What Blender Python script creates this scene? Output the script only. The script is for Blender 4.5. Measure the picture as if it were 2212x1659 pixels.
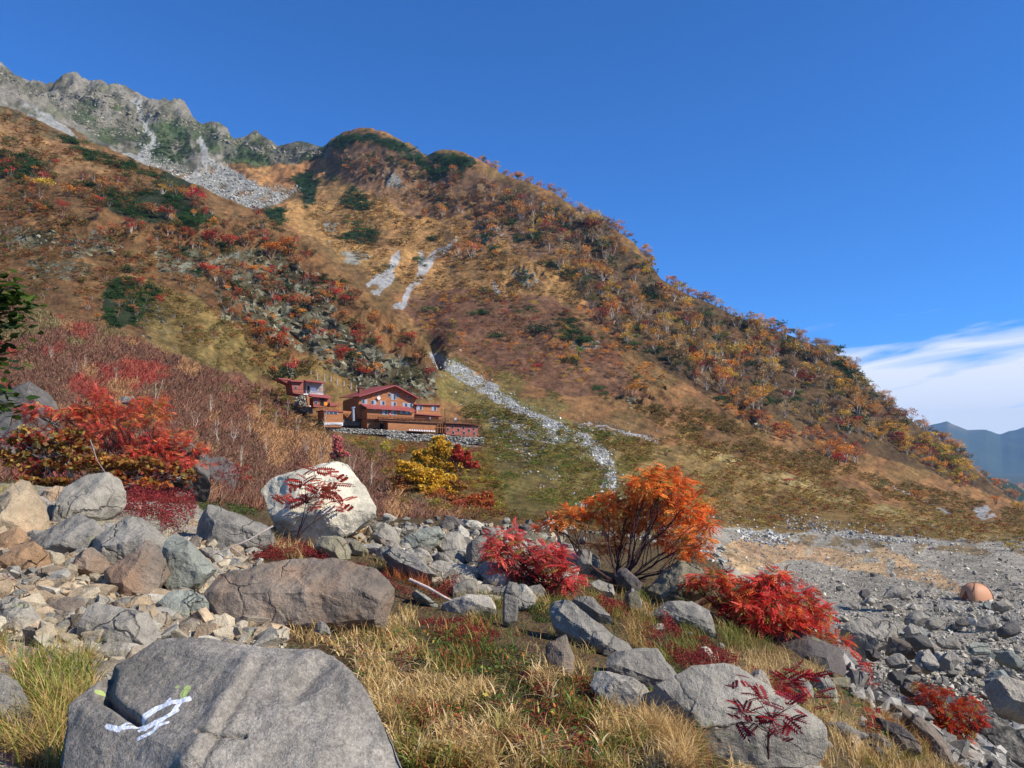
import bpy, bmesh, math, random
import numpy as np
from mathutils import Vector, Matrix
for o in list(bpy.data.objects): bpy.data.objects.remove(o)
SC = bpy.context.scene
COL = SC.collection
# ---------------------------------------------------------------- camera, sky, sun, exposure
F = 1722.0                       # focal length in the units of a 2212 x 1659 frame
PITCH = math.atan((1000-829.5)/F)
cam = bpy.data.cameras.new('camera'); cam.sensor_width = 36; cam.lens = 36*F/2212
cam.clip_start = 0.05; cam.clip_end = 60000
camo = bpy.data.objects.new('camera', cam); COL.objects.link(camo)
camo.location = (0,0,0); camo.rotation_euler = (math.pi/2+PITCH, 0, 0)
SC.camera = camo
SUN_EL = math.radians(38); SUN_AZ = math.radians(112)      # azimuth clockwise from the view direction (+Y)
sd = Vector((math.sin(SUN_AZ)*math.cos(SUN_EL), math.cos(SUN_AZ)*math.cos(SUN_EL), math.sin(SUN_EL)))
sl = bpy.data.lights.new('sun', 'SUN'); sl.energy = 5.0; sl.angle = math.radians(0.53); sl.color = (1.0, 0.95, 0.88)
so = bpy.data.objects.new('sun', sl); COL.objects.link(so)
so.rotation_euler = sd.to_track_quat('Z', 'Y').to_euler(); so.location = (50,-20,60)
W = bpy.data.worlds.new('World'); SC.world = W; W.use_nodes = True
nt = W.node_tree; nt.nodes.clear()
def N(nt, t, **k):
    n = nt.nodes.new(t)
    for a, b in k.items():
        if a.startswith('i_'): n.inputs[a[2:].replace('_', ' ')].default_value = b
        else: setattr(n, a, b)
    return n
def L(nt, a, b): nt.links.new(a, b)
def MATH(nt, op, a, b=None, c=None, clamp=False):
    n = nt.nodes.new('ShaderNodeMath'); n.operation = op; n.use_clamp = clamp
    for i, v in enumerate((a, b, c)):
        if v is None: continue
        if hasattr(v, 'is_linked') or hasattr(v, 'links'): nt.links.new(v, n.inputs[i])
        else: n.inputs[i].default_value = v
    return n.outputs[0]
def MIX(nt, fac, a, b, mode='MIX'):
    n = nt.nodes.new('ShaderNodeMix'); n.data_type = 'RGBA'; n.blend_type = mode
    for s, v in ((n.inputs[0], fac), (n.inputs[6], a), (n.inputs[7], b)):
        if hasattr(v, 'links'): nt.links.new(v, s)
        else: s.default_value = v if not isinstance(v, tuple) else (tuple(v)+(1,))[:4]
    return n.outputs[2]
sky = N(nt, 'ShaderNodeTexSky', sky_type='NISHITA', sun_disc=False)
sky.sun_elevation = SUN_EL; sky.sun_rotation = SUN_AZ
sky.altitude = 2300; sky.air_density = 1.0; sky.dust_density = 0.25; sky.ozone_density = 2.0
tc = N(nt, 'ShaderNodeTexCoord'); sp = N(nt, 'ShaderNodeSeparateXYZ'); L(nt, tc.outputs['Generated'], sp.inputs[0])
ysafe = MATH(nt, 'MAXIMUM', sp.outputs[1], 0.05)
az = MATH(nt, 'DIVIDE', sp.outputs[0], ysafe); el = MATH(nt, 'DIVIDE', sp.outputs[2], ysafe)
# cirrus: long streaks, leaning gently upward to the right, low on the right-hand side
sk = MATH(nt, 'SUBTRACT', el, MATH(nt, 'MULTIPLY', az, 0.16))
cb = N(nt, 'ShaderNodeCombineXYZ'); L(nt, MATH(nt, 'MULTIPLY', az, 5.0), cb.inputs[0]); L(nt, MATH(nt, 'MULTIPLY', sk, 42.0), cb.inputs[1])
n1 = N(nt, 'ShaderNodeTexNoise', i_Scale=1.0, i_Detail=7.0, i_Roughness=0.55, i_Distortion=0.4); L(nt, cb.outputs[0], n1.inputs['Vector'])
cb2 = N(nt, 'ShaderNodeCombineXYZ'); L(nt, MATH(nt, 'MULTIPLY', az, 3.0), cb2.inputs[0]); L(nt, MATH(nt, 'MULTIPLY', el, 9.0), cb2.inputs[1])
n2 = N(nt, 'ShaderNodeTexNoise', i_Scale=1.0, i_Detail=3.0); L(nt, cb2.outputs[0], n2.inputs['Vector'])
lim = MATH(nt, 'ADD', MATH(nt, 'MULTIPLY', az, 0.05), 0.116)
below = MATH(nt, 'MULTIPLY', MATH(nt, 'SUBTRACT', lim, el), 13.0)          # >0 below the deck's upper edge
dens = MATH(nt, 'ADD', MATH(nt, 'MINIMUM', below, 0.62), MATH(nt, 'MULTIPLY', MATH(nt, 'SUBTRACT', n1.outputs[0], 0.5), 2.6))
dens = MATH(nt, 'ADD', dens, MATH(nt, 'MULTIPLY', MATH(nt, 'SUBTRACT', n2.outputs[0], 0.5), 0.8))
dens = MATH(nt, 'MULTIPLY', MATH(nt, 'ADD', dens, 0.42), 1.35, clamp=True)
rs = MATH(nt, 'MULTIPLY', MATH(nt, 'SUBTRACT', az, 0.27), 9.0, clamp=True)
dens = MATH(nt, 'MULTIPLY', dens, rs)
skyc = MIX(nt, 1.0, sky.outputs[0], (0.31, 0.90, 1.62, 1), 'MULTIPLY')
cl = MIX(nt, MATH(nt, 'MULTIPLY', dens, 0.93), skyc, (8.6, 8.8, 9.1, 1))
bg = N(nt, 'ShaderNodeBackground', i_Strength=0.095); L(nt, cl, bg.inputs[0])
wo = N(nt, 'ShaderNodeOutputWorld'); L(nt, bg.outputs[0], wo.inputs[0])
SC.view_settings.view_transform = 'Standard'; SC.view_settings.look = 'None'
SC.view_settings.exposure = 0.37; SC.view_settings.gamma = 1.0
SC.render.engine = 'CYCLES'
SC.cycles.max_bounces = 5; SC.cycles.diffuse_bounces = 3; SC.cycles.volume_bounces = 0
# ---------------------------------------------------------------- helpers
rng = np.random.default_rng(7)
def lin(r, g=None, b=None):
    if g is None: r, g, b = r
    f = lambda c: (c/255/12.92) if c/255 <= 0.04045 else ((c/255+0.055)/1.055)**2.4
    return np.array([f(r), f(g), f(b)])
cp_, sp_ = math.cos(PITCH), math.sin(PITCH)
def ah(px, py):                                   # frame position -> x/Y and z/Y of its line of sight
    u = (np.asarray(px, float)-1106)/F; v = (829.5-np.asarray(py, float))/F
    y = cp_-v*sp_
    return u/y, (sp_+v*cp_)/y
def P(px, py, Y):
    a, h = ah(px, py); return np.array([a*Y, Y, h*Y])
def proj(x, y, z):
    fw = cp_*y+sp_*z; up = -sp_*y+cp_*z
    return 1106+F*x/fw, 829.5-F*up/fw
def hash3(i, j, k, s):
    n = (i*374761393+j*668265263+k*1442695041+s*974711) & 0xffffffff
    n = ((n ^ (n >> 13))*1274126177) & 0xffffffff
    n = ((n ^ (n >> 16))*2246822519) & 0xffffffff
    return ((n ^ (n >> 15)) & 0xffff)/65535.0
def vnoise(p, s=0):
    p = np.asarray(p, float); i = np.floor(p).astype(np.int64); f = p-i; f = f*f*(3-2*f)
    r = 0
    for dx in (0,1):
        wx = f[...,0] if dx else 1-f[...,0]
        for dy in (0,1):
            wy = f[...,1] if dy else 1-f[...,1]
            for dz in (0,1):
                wz = f[...,2] if dz else 1-f[...,2]
                r = r+wx*wy*wz*hash3(i[...,0]+dx, i[...,1]+dy, i[...,2]+dz, s)
    return r
def fbm(p, oct=4, s=0, gain=0.5):
    p = np.asarray(p, float); a = 1; t = 0; w = 0
    for o in range(oct):
        t = t+a*(vnoise(p*(2.03**o)+o*17.3, s+o)-0.5)*2; w += a; a *= gain
    return t/w
def fbm2(x, y, oct=4, s=0): return fbm(np.stack([x, y, np.zeros_like(x)+s*3.7], -1), oct, s)
def mesh_np(name, V, Fc, C=None, smooth=False, attrs=None):
    me = bpy.data.meshes.new(name)
    V = np.ascontiguousarray(V, np.float32); n = Fc.shape[1]
    me.vertices.add(len(V)); me.vertices.foreach_set('co', V.ravel())
    me.loops.add(Fc.size); me.loops.foreach_set('vertex_index', np.ascontiguousarray(Fc, np.int32).ravel())
    me.polygons.add(len(Fc)); me.polygons.foreach_set('loop_start', np.arange(0, Fc.size, n, dtype=np.int32))
    try: me.polygons.foreach_set('loop_total', np.full(len(Fc), n, np.int32))
    except Exception: pass
    me.polygons.foreach_set('use_smooth', np.full(len(Fc), smooth))
    me.update(calc_edges=True)
    if C is not None:
        ca = me.color_attributes.new('Col', 'FLOAT_COLOR', 'POINT')
        ca.data.foreach_set('color', np.concatenate([C, np.ones((len(C),1))], 1).astype(np.float32).ravel())
    for k, v in (attrs or {}).items():
        at = me.attributes.new(k, 'FLOAT', 'POINT'); at.data.foreach_set('value', np.asarray(v, np.float32))
    return me
def link(name, me, mat=None, parent=None):
    o = bpy.data.objects.new(name, me); COL.objects.link(o)
    if mat and me is not None and not me.materials: me.materials.append(mat)
    if parent: o.parent = parent
    return o
def tag(o, label=None, cat=None, group=None, kind=None):
    if label: o['label'] = label
    if cat: o['category'] = cat
    if group: o['group'] = group
    if kind: o['kind'] = kind
    return o
def empty(name, loc, label, cat, group=None):
    o = bpy.data.objects.new(name, None); COL.objects.link(o); o.location = loc; o.empty_display_size = 0.2
    return tag(o, label, cat, group)
class MB:                                          # collects triangles/quads with colours
    def __init__(s): s.V = []; s.T = []; s.C = []; s.n = 0
    def add(s, V, Fc, C=None):
        V = np.asarray(V, float); Fc = np.asarray(Fc)
        if Fc.shape[1] == 4: Fc = np.concatenate([Fc[:,[0,1,2]], Fc[:,[0,2,3]]])
        s.V.append(V); s.T.append(Fc+s.n); s.n += len(V)
        C = np.array([1.,1.,1.]) if C is None else np.asarray(C, float)
        s.C.append(np.broadcast_to(C, (len(V),3)).copy() if C.ndim == 1 else C)
    def mesh(s, name, smooth=False, origin=(0,0,0)):
        return mesh_np(name, np.concatenate(s.V)-np.array(origin), np.concatenate(s.T), np.concatenate(s.C), smooth)
    def obj(s, name, mat, parent=None, smooth=False, origin=(0,0,0)):
        o = link(name, s.mesh(name, smooth, origin), mat, parent)
        if parent is None: o.location = origin
        return o
def rand_frames(n, r, flat=0.0):
    a = r.normal(size=(n,3)); a[:,2] *= (1-flat); a /= np.linalg.norm(a, axis=1)[:,None]
    b = r.normal(size=(n,3)); b -= (a*b).sum(1)[:,None]*a; b /= np.linalg.norm(b, axis=1)[:,None]
    return a, b
def leaves(mb, c, size, col, r, aspect=0.55, flat=0.3):   # c (n,3), size (n,), col (n,3): diamond leaves
    n = len(c); a, b = rand_frames(n, r, flat); size = np.broadcast_to(size, (n,))[:,None]
    V = np.stack([c-a*size, c-b*size*aspect, c+a*size, c+b*size*aspect], 1).reshape(-1,3)
    Fc = np.arange(4*n).reshape(n,4)
    mb.add(V, Fc, np.repeat(col, 4, axis=0))
def tube(mb, pts, rad, col, k=5):
    pts = np.asarray(pts, float); n = len(pts); rad = np.broadcast_to(rad, (n,))
    t = np.gradient(pts, axis=0); t /= np.linalg.norm(t, axis=1)[:,None]+1e-9
    up = np.array([0.31,0.22,1.0]); a = np.cross(t, up); a /= np.linalg.norm(a, axis=1)[:,None]+1e-9; b = np.cross(t, a)
    th = np.arange(k)*2*math.pi/k
    V = (pts[:,None]+rad[:,None,None]*(np.cos(th)[None,:,None]*a[:,None]+np.sin(th)[None,:,None]*b[:,None])).reshape(-1,3)
    i = np.arange(n-1)[:,None]*k; j = np.arange(k)[None]; j2 = (j+1)%k
    Fc = np.stack([i+j, i+j2, i+k+j2, i+k+j], -1).reshape(-1,4)
    mb.add(V, Fc, col)
# ---------------------------------------------------------------- materials
def new_mat(name):
    m = bpy.data.materials.new(name); m.use_nodes = True; t = m.node_tree; t.nodes.clear(); return m, t
def principled(t, col, rough=0.9, spec=0.2, normal=None, metallic=0.0):
    b = N(t, 'ShaderNodeBsdfPrincipled'); o = N(t, 'ShaderNodeOutputMaterial')
    if hasattr(col, 'links'): L(t, col, b.inputs['Base Color'])
    else: b.inputs['Base Color'].default_value = tuple(col)[:3]+(1,)
    b.inputs['Roughness'].default_value = rough; b.inputs['Specular IOR Level'].default_value = spec; b.inputs['Metallic'].default_value = metallic
    if normal is not None: L(t, normal, b.inputs['Normal'])
    L(t, b.outputs[0], o.inputs[0]); return b
def noise(t, vec, scale, detail=4, rough=0.55):
    n = N(t, 'ShaderNodeTexNoise', i_Scale=scale, i_Detail=float(detail), i_Roughness=rough)
    if vec is not None: L(t, vec, n.inputs['Vector'])
    return n.outputs[0]
def ramp(t, v, lo, hi, a, b):                     # linear remap
    n = N(t, 'ShaderNodeMapRange'); L(t, v, n.inputs[0]); n.inputs[1].default_value = lo; n.inputs[2].default_value = hi
    n.inputs[3].default_value = a; n.inputs[4].default_value = b; return n.outputs[0]
def grey(t, v):
    c = N(t, 'ShaderNodeCombineColor'); [L(t, v, c.inputs[i]) for i in range(3)]; return c.outputs[0]
def mat_terrain():
    m, t = new_mat('terrain_soil'); g = N(t, 'ShaderNodeNewGeometry'); at = N(t, 'ShaderNodeVertexColor', layer_name='Col')
    p = g.outputs['Position']; rk = N(t, 'ShaderNodeAttribute', attribute_name='rock')
    cdist = N(t, 'ShaderNodeVectorMath', operation='LENGTH'); L(t, p, cdist.inputs[0])
    v1 = ramp(t, noise(t, p, 0.16, 8, 0.75), 0.32, 0.68, 0.5, 1.5); v2 = ramp(t, noise(t, p, 1.3, 5, 0.7), 0.3, 0.7, 0.6, 1.4)
    col = MIX(t, 1.0, at.outputs[0], grey(t, v1), 'MULTIPLY'); col = MIX(t, 0.7, col, grey(t, v2), 'MULTIPLY')
    bm_ = N(t, 'ShaderNodeBump', i_Strength=1.0, i_Distance=1.5); L(t, noise(t, p, 0.5, 7, 0.75), bm_.inputs['Height'])
    b2 = N(t, 'ShaderNodeBump', i_Strength=0.7, i_Distance=0.03); L(t, noise(t, p, 14.0, 5, 0.7), b2.inputs['Height'])
    L(t, bm_.outputs[0], b2.inputs['Normal'])
    principled(t, col, 0.95, 0.1, b2.outputs[0]); return m
def mat_near_ground():
    m, t = new_mat('stony_ground'); g = N(t, 'ShaderNodeNewGeometry'); at = N(t, 'ShaderNodeVertexColor', layer_name='Col')
    p = g.outputs['Position']
    v1 = ramp(t, noise(t, p, 3.0, 6, 0.7), 0.3, 0.7, 0.6, 1.35); v2 = ramp(t, noise(t, p, 45.0, 5, 0.75), 0.3, 0.7, 0.6, 1.4)
    vo = N(t, 'ShaderNodeTexVoronoi', i_Scale=26.0); L(t, p, vo.inputs['Vector'])
    col = MIX(t, 1.0, at.outputs[0], grey(t, v1), 'MULTIPLY'); col = MIX(t, 0.8, col, grey(t, v2), 'MULTIPLY')
    col = MIX(t, 0.25, col, vo.outputs['Color'], 'OVERLAY')
    b2 = N(t, 'ShaderNodeBump', i_Strength=1.0, i_Distance=0.03); L(t, MATH(t, 'ADD', noise(t, p, 30.0, 6, 0.7), vo.outputs['Distance']), b2.inputs['Height'])
    principled(t, col, 0.95, 0.1, b2.outputs[0]); return m
def mat_rock(name, scale=1.0, speck=0.5, lichen=0.3, stain=0.0, paint=False, objcol=True, veg=0.0):
    """stone: colour from the object (or its vertices) with grain, weathering, lichen and rust stains"""
    m, t = new_mat(name); tc = N(t, 'ShaderNodeTexCoord'); p = tc.outputs['Object']
    oi = N(t, 'ShaderNodeObjectInfo')
    off = N(t, 'ShaderNodeVectorMath', operation='ADD'); L(t, p, off.inputs[0])
    rv = N(t, 'ShaderNodeVectorMath', operation='SCALE'); rv.inputs[0].default_value = (31.0, 17.0, 23.0); L(t, oi.outputs['Random'], rv.inputs['Scale']); L(t, rv.outputs[0], off.inputs[1])
    p = off.outputs[0]
    base = oi.outputs['Color'] if objcol else N(t, 'ShaderNodeVertexColor', layer_name='Col').outputs[0]
    s = scale; base = MIX(t, 1.0, base, (1.05, 0.99, 0.88, 1), 'MULTIPLY')
    w1 = ramp(t, noise(t, p, 1.6*s, 5, 0.62), 0.32, 0.68, 0.68, 1.3)
    w2 = ramp(t, noise(t, p, 14*s, 5, 0.7), 0.3, 0.7, 0.78, 1.2)
    gr = ramp(t, noise(t, p, 110*s, 3, 0.8), 0.32, 0.68, 1-speck, 1+speck)
    col = MIX(t, 1.0, base, grey(t, w1), 'MULTIPLY'); col = MIX(t, 1.0, col, grey(t, w2), 'MULTIPLY'); col = MIX(t, 1.0, col, grey(t, gr), 'MULTIPLY')
    if paint: col = MIX(t, 0.75, col, grey(t, ramp(t, noise(t, p, 38, 4, 0.8), 0.36, 0.64, 0.62, 1.35)), 'MULTIPLY'); col = MIX(t, 1.0, col, grey(t, ramp(t, noise(t, p, 0.9, 3, 0.5), 0.35, 0.65, 0.78, 1.2)), 'MULTIPLY')
    dk = ramp(t, noise(t, p, 3.5*s, 8, 0.8), 0.53, 0.66, 0, 0.55)
    col = MIX(t, dk, col, (0.05, 0.052, 0.045, 1))
    wv = N(t, 'ShaderNodeVectorMath', operation='SCALE'); wn_ = N(t, 'ShaderNodeTexNoise', i_Scale=2.2*s, i_Detail=4.0); L(t, p, wn_.inputs['Vector']); L(t, wn_.outputs['Color'], wv.inputs[0]); wv.inputs['Scale'].default_value = 0.55/s
    wa = N(t, 'ShaderNodeVectorMath', operation='ADD'); L(t, p, wa.inputs[0]); L(t, wv.outputs[0], wa.inputs[1]); vo = N(t, 'ShaderNodeTexVoronoi', feature='DISTANCE_TO_EDGE', i_Scale=1.5*s); L(t, wa.outputs[0], vo.inputs['Vector'])
    ck = MATH(t, 'MULTIPLY', ramp(t, vo.outputs['Distance'], 0.0, 0.022, 1, 0), ramp(t, noise(t, p, 1.1*s, 3), 0.42, 0.56, 0, 0.9)); ck = MATH(t, 'MAXIMUM', ck, 0.0)
    col = MIX(t, MATH(t, 'MULTIPLY', ck, 0.12 if paint else 0.6), col, (0.03, 0.028, 0.025, 1))
    if stain: col = MIX(t, ramp(t, noise(t, p, 1.3*s, 4), 0.5, 0.64, 0, stain), col, (0.42, 0.2, 0.08, 1))
    if lichen: col = MIX(t, ramp(t, noise(t, p, 4.1*s, 5, 0.7), 0.63, 0.67, 0, lichen), col, (0.36, 0.42, 0.14, 1))
    if paint:
        a = N(t, 'ShaderNodeAttribute', attribute_name='paint').outputs['Fac']
        n = noise(t, p, 60, 4, 0.75)
        f = MATH(t, 'MULTIPLY', MATH(t, 'SUBTRACT', MATH(t, 'ADD', a, MATH(t, 'MULTIPLY', n, 0.55)), 0.72), 3.4, clamp=True)
        col = MIX(t, f, col, (0.82, 0.83, 0.85, 1))
        a = N(t, 'ShaderNodeAttribute', attribute_name='lichen').outputs['Fac']
        f = MATH(t, 'MULTIPLY', MATH(t, 'SUBTRACT', MATH(t, 'ADD', a, MATH(t, 'MULTIPLY', n, 0.8)), 0.9), 6.0, clamp=True)
        col = MIX(t, f, col, (0.42, 0.5, 0.16, 1))
    h = MATH(t, 'ADD', MATH(t, 'SUBTRACT', noise(t, p, 7*s, 8, 0.68), MATH(t, 'MULTIPLY', ck, 0.1 if paint else 0.5)), MATH(t, 'MULTIPLY', noise(t, p, 80*s, 3, 0.7), 0.12))
    b2 = N(t, 'ShaderNodeBump', i_Strength=0.85, i_Distance=0.06/s); L(t, h, b2.inputs['Height'])
    principled(t, col, 0.88, 0.22, b2.outputs[0]); return m
def mat_leaf(name, trans=0.35, vary=0.5, objcol=False):
    m, t = new_mat(name); at = N(t, 'ShaderNodeVertexColor', layer_name='Col'); col = at.outputs[0]
    if objcol: col = MIX(t, 1.0, col, N(t, 'ShaderNodeObjectInfo').outputs['Color'], 'MULTIPLY')
    d = N(t, 'ShaderNodeBsdfPrincipled'); L(t, col, d.inputs['Base Color']); d.inputs['Roughness'].default_value = 0.6; d.inputs['Specular IOR Level'].default_value = 0.25
    tr = N(t, 'ShaderNodeBsdfTranslucent'); L(t, col, tr.inputs[0]); mx = N(t, 'ShaderNodeMixShader'); mx.inputs[0].default_value = trans
    L(t, d.outputs[0], mx.inputs[1]); L(t, tr.outputs[0], mx.inputs[2]); o = N(t, 'ShaderNodeOutputMaterial'); L(t, mx.outputs[0], o.inputs[0]); return m
def mat_bark():
    m, t = new_mat('bark'); at = N(t, 'ShaderNodeVertexColor', layer_name='Col'); tc = N(t, 'ShaderNodeTexCoord')
    col = MIX(t, 1.0, at.outputs[0], grey(t, ramp(t, noise(t, tc.outputs['Object'], 12, 5, 0.7), 0.3, 0.7, 0.6, 1.35)), 'MULTIPLY')
    principled(t, col, 0.85, 0.2); return m
def mat_planks(name, c, horiz=True, size=0.25, var=0.25, rough=0.7):
    m, t = new_mat(name); tc = N(t, 'ShaderNodeTexCoord'); p = tc.outputs['Object']; s = N(t, 'ShaderNodeSeparateXYZ'); L(t, p, s.inputs[0])
    z = MATH(t, 'DIVIDE', s.outputs[2], size); fr = MATH(t, 'FRACT', z); fl = MATH(t, 'FLOOR', z)
    wn = N(t, 'ShaderNodeTexWhiteNoise', noise_dimensions='1D'); L(t, fl, wn.inputs['W'])
    v = ramp(t, wn.outputs[0], 0, 1, 1-var, 1+var)
    gap = MATH(t, 'LESS_THAN', fr, 0.1)
    mp = N(t, 'ShaderNodeMapping'); L(t, p, mp.inputs[0]); mp.inputs['Scale'].default_value = (0.8, 0.8, 6)
    v2 = ramp(t, noise(t, mp.outputs[0], 0.9, 6, 0.7), 0.3, 0.7, 0.68, 1.3)
    col = MIX(t, 1.0, tuple(c), grey(t, v), 'MULTIPLY'); col = MIX(t, 1.0, col, grey(t, v2), 'MULTIPLY')
    col = MIX(t, MATH(t, 'MULTIPLY', gap, 0.6), col, (0.03, 0.015, 0.01, 1))
    principled(t, col, rough, 0.3); return m
def mat_plain(name, c, rough=0.7, spec=0.3, metallic=0.0, var=0.25, scale=2.0):
    m, t = new_mat(name); tc = N(t, 'ShaderNodeTexCoord')
    col = MIX(t, 1.0, tuple(c), grey(t, ramp(t, noise(t, tc.outputs['Object'], scale, 5, 0.65), 0.3, 0.7, 1-var, 1+var)), 'MULTIPLY')
    principled(t, col, rough, spec, metallic=metallic); return m
M_TER = mat_terrain(); M_NEAR = mat_near_ground(); M_BARK = mat_bark()
M_LEAF = mat_leaf('leaves', 0.45); M_LEAFO = mat_leaf('tree_leaves', 0.3, objcol=True); M_GRASS = mat_leaf('grass_blades', 0.3); M_TWIG = mat_leaf('fine_twigs', 0.05)
M_ROCK = mat_rock('weathered_stone', 1.0, 0.35, 0.35); M_ROCKTAN = mat_rock('rusty_stone', 1.0, 0.3, 0.1, 0.35)
M_ROCKFAR = mat_rock('boulder_stone', 0.25, 0.3, 0.05); M_PAINTROCK = mat_rock('painted_stone', 1.0, 0.28, 0.0, 0, True)
M_STONES = mat_rock('loose_stone', 1.0, 0.3, 0.0, 0, False, False); M_MASONRY = mat_rock('dry_stone', 0.3, 0.3, 0.1, 0, False, False)
# ---------------------------------------------------------------- the lie of the land
GP = [-500,0,300,600,900,1200,1500,1650,1800,1850,2000,2212,2700]
GZ = [(-1.4,-1.2,-.9,-.6,-.3,14),(-1.5,-1.45,-1.35,-1.0,-.42,14),(-1.5,-1.5,-1.45,-1.15,-.62,15),(-1.5,-1.55,-1.5,-1.35,-1.0,14.5),
      (-1.5,-1.6,-1.6,-1.5,-1.15,16),(-1.5,-1.6,-1.65,-1.65,-1.46,18),(-1.5,-1.7,-1.85,-1.9,-1.8,16),(-1.5,-1.75,-2.0,-2.1,-2.19,13),
      (-1.6,-1.9,-2.15,-2.4,-2.5,11),(-1.6,-1.95,-2.2,-2.6,-2.8,10),(-1.7,-2.1,-2.5,-3.1,-3.7,12),(-1.8,-2.3,-2.9,-3.9,-6.5,20),(-2,-2.8,-4,-6,-12,26)]
# far profile: (py, Y) at D1 T1 T2 T3 T4 S0 S H N1 N2
FP = {-500:[(1020,22),(980,30),(800,80),(560,185),(480,230),(330,300),(60,640),(60,760),(40,900),(20,1100)],
 0:[(1040,22),(1000,35),(900,80),(700,185),(620,230),(520,280),(235,620),(260,760),(215,950),(185,1150)],
 150:[(1050,22),(1000,38),(880,85),(690,190),(610,230),(530,270),(300,560),(330,680),(280,900),(235,1100)],
 300:[(1060,24),(1010,42),(890,100),(740,190),(680,225),(580,265),(355,480),(395,600),(335,900),(280,1100)],
 450:[(1080,24),(1030,50),(920,110),(790,200),(720,235),(620,268),(415,420),(455,540),(400,850),(335,1050)],
 600:[(1130,25),(1060,58),(970,140),(885,225),(835,258),(710,280),(482,370),(530,480),(430,800),(370,1000)],
 680:[(1135,25),(1065,60),(970,145),(925,232),(868,257),(740,280),(540,350),(600,450),(470,730),(390,930)],
 750:[(1140,25),(1070,60),(975,150),(935,236),(905,262),(800,278),(610,328),(665,420),(520,650),(400,850)],
 850:[(1150,27),(1080,65),(990,155),(945,236),(915,264),(830,280),(695,308),(790,380),(600,560),(430,780)],
 930:[(1150,27),(1085,68),(1000,160),(950,236),(918,266),(860,282),(775,302),(830,360),(680,520),(480,760)],
 958:[(1150,28),(1090,72),(1000,160),(955,236),(920,266),(875,286),(848,305),(805,345),(655,520),(470,760)],
 1040:[(1155,30),(1100,80),(1010,165),(962,228),(930,262),(900,285),(868,310),(800,370),(650,520),(480,720)],
 1200:[(1180,32),(1110,90),(1060,140),(990,200),(950,240),(905,280),(850,330),(780,400),(660,500),(530,640)],
 1350:[(1240,35),(1130,105),(1075,150),(1030,195),(985,245),(940,290),(880,340),(800,410),(700,500),(600,590)],
 1500:[(1330,45),(1165,115),(1120,150),(1080,190),(1020,250),(975,300),(910,360),(840,420),(760,490),(700,550)],
 1650:[(1500,50),(1222,118),(1165,160),(1125,200),(1065,260),(1010,310),(955,370),(890,430),(830,490),(770,545)],
 1800:[(1534,50),(1222,120),(1168,160),(1132,200),(1095,255),(1050,320),(1000,380),(930,440),(870,500),(810,550)],
 2000:[(1534,50),(1222,120),(1174,153),(1148,200),(1125,260),(1105,330),(1080,400),(1030,460),(990,510),(950,550)],
 2212:[(1534,50),(1222,120),(1182,147),(1160,190),(1145,260),(1135,340),(1125,420),(1115,480),(1108,520),(1102,550)],
 2700:[(1534,50),(1222,120),(1192,139),(1185,190),(1180,260),(1180,340),(1180,420),(1185,480),(1190,520),(1200,550)]}
RIDGE = [(-500,60,1400),(-150,60,1350),(0,150,1350),(60,188,1370),(100,207,1380),(130,195,1390),(155,185,1400),(190,200,1400),(200,192,1400),(240,190,1400),(270,205,1400),(290,217,1400),
 (330,232,1380),(368,248,1370),(385,246,1360),(410,265,1350),(428,292,1330),(450,292,1320),(470,283,1310),(492,297,1300),(505,311,1280),(540,305,1260),(570,313,1240),(600,322,1200),(640,315,1160),
 (700,320,1100),(716,312,1060),(740,297,1030),(765,290,1010),(800,290,990),(850,305,960),(900,333,930),(922,347,920),(940,338,910),(960,333,900),(1000,337,880),(1030,352,860),(1080,380,840),(1150,407,790),(1190,420,770),
 (1240,455,740),(1280,480,720),(1330,505,690),(1370,530,670),(1400,565,655),(1428,605,640),(1470,632,630),(1500,645,620),(1600,690,605),(1700,725,595),(1800,762,590),(1850,800,588),(1900,858,585),(1980,920,580),(2060,970,580),(2150,1050,580),(2212,1096,580),(2350,1190,580),(2700,1230,580)]
acols = np.unique(np.concatenate([np.linspace(-1.7,-0.72,60), np.linspace(-0.72,0.72,960), np.linspace(0.72,1.7,60)]))
def colint(pxs, pys, Ys):                       # samples a curve at every column: height ratio and distance
    a, h = ah(np.array(pxs), np.array(pys)); Ys = np.array(Ys, float)
    return np.interp(acols, a, h), np.interp(acols, a, Ys)
KY = []; KZ = []
ga = ah(np.array(GP), np.full(len(GP), 1250))[0]
for k in range(5):
    Yk = np.interp(acols, ga, [g[5] for g in GZ]) if k == 4 else np.full(len(acols), (0.8,3,5,8)[k])
    KZ.append(np.interp(acols, ga, [g[k] for g in GZ])); KY.append(Yk)
fps = sorted(FP)
for k in range(10):
    h, Y = colint(fps, [FP[q][k][0] for q in fps], [FP[q][k][1] for q in fps]); KZ.append(h*Y); KY.append(Y)
h, Y = colint([r[0] for r in RIDGE], [r[1] for r in RIDGE], [r[2] for r in RIDGE]); KZ.append(h*Y); KY.append(Y)
zr = h*Y; KZ.append(zr-Y*0.13-10); KY.append(Y*1.18); KZ.append(np.full_like(Y, -60.0)); KY.append(Y*1.9); KZ.append(np.full_like(Y, -120.0)); KY.append(Y*3.4)
def csm(v, w):
    k = np.hanning(w+2)[1:-1]; k /= k.sum(); e = np.pad(v, w//2, mode='edge'); return np.convolve(e, k, 'valid')[:len(v)]
for k in range(len(KY)):
    if k in (15,16): continue
    w = 25 if k in (9,10,11,12) else 61
    KY[k] = csm(KY[k], w); KZ[k] = csm(KZ[k], w)
KY = np.log(np.stack(KY, 1)); KZ = np.stack(KZ, 1)
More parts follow.
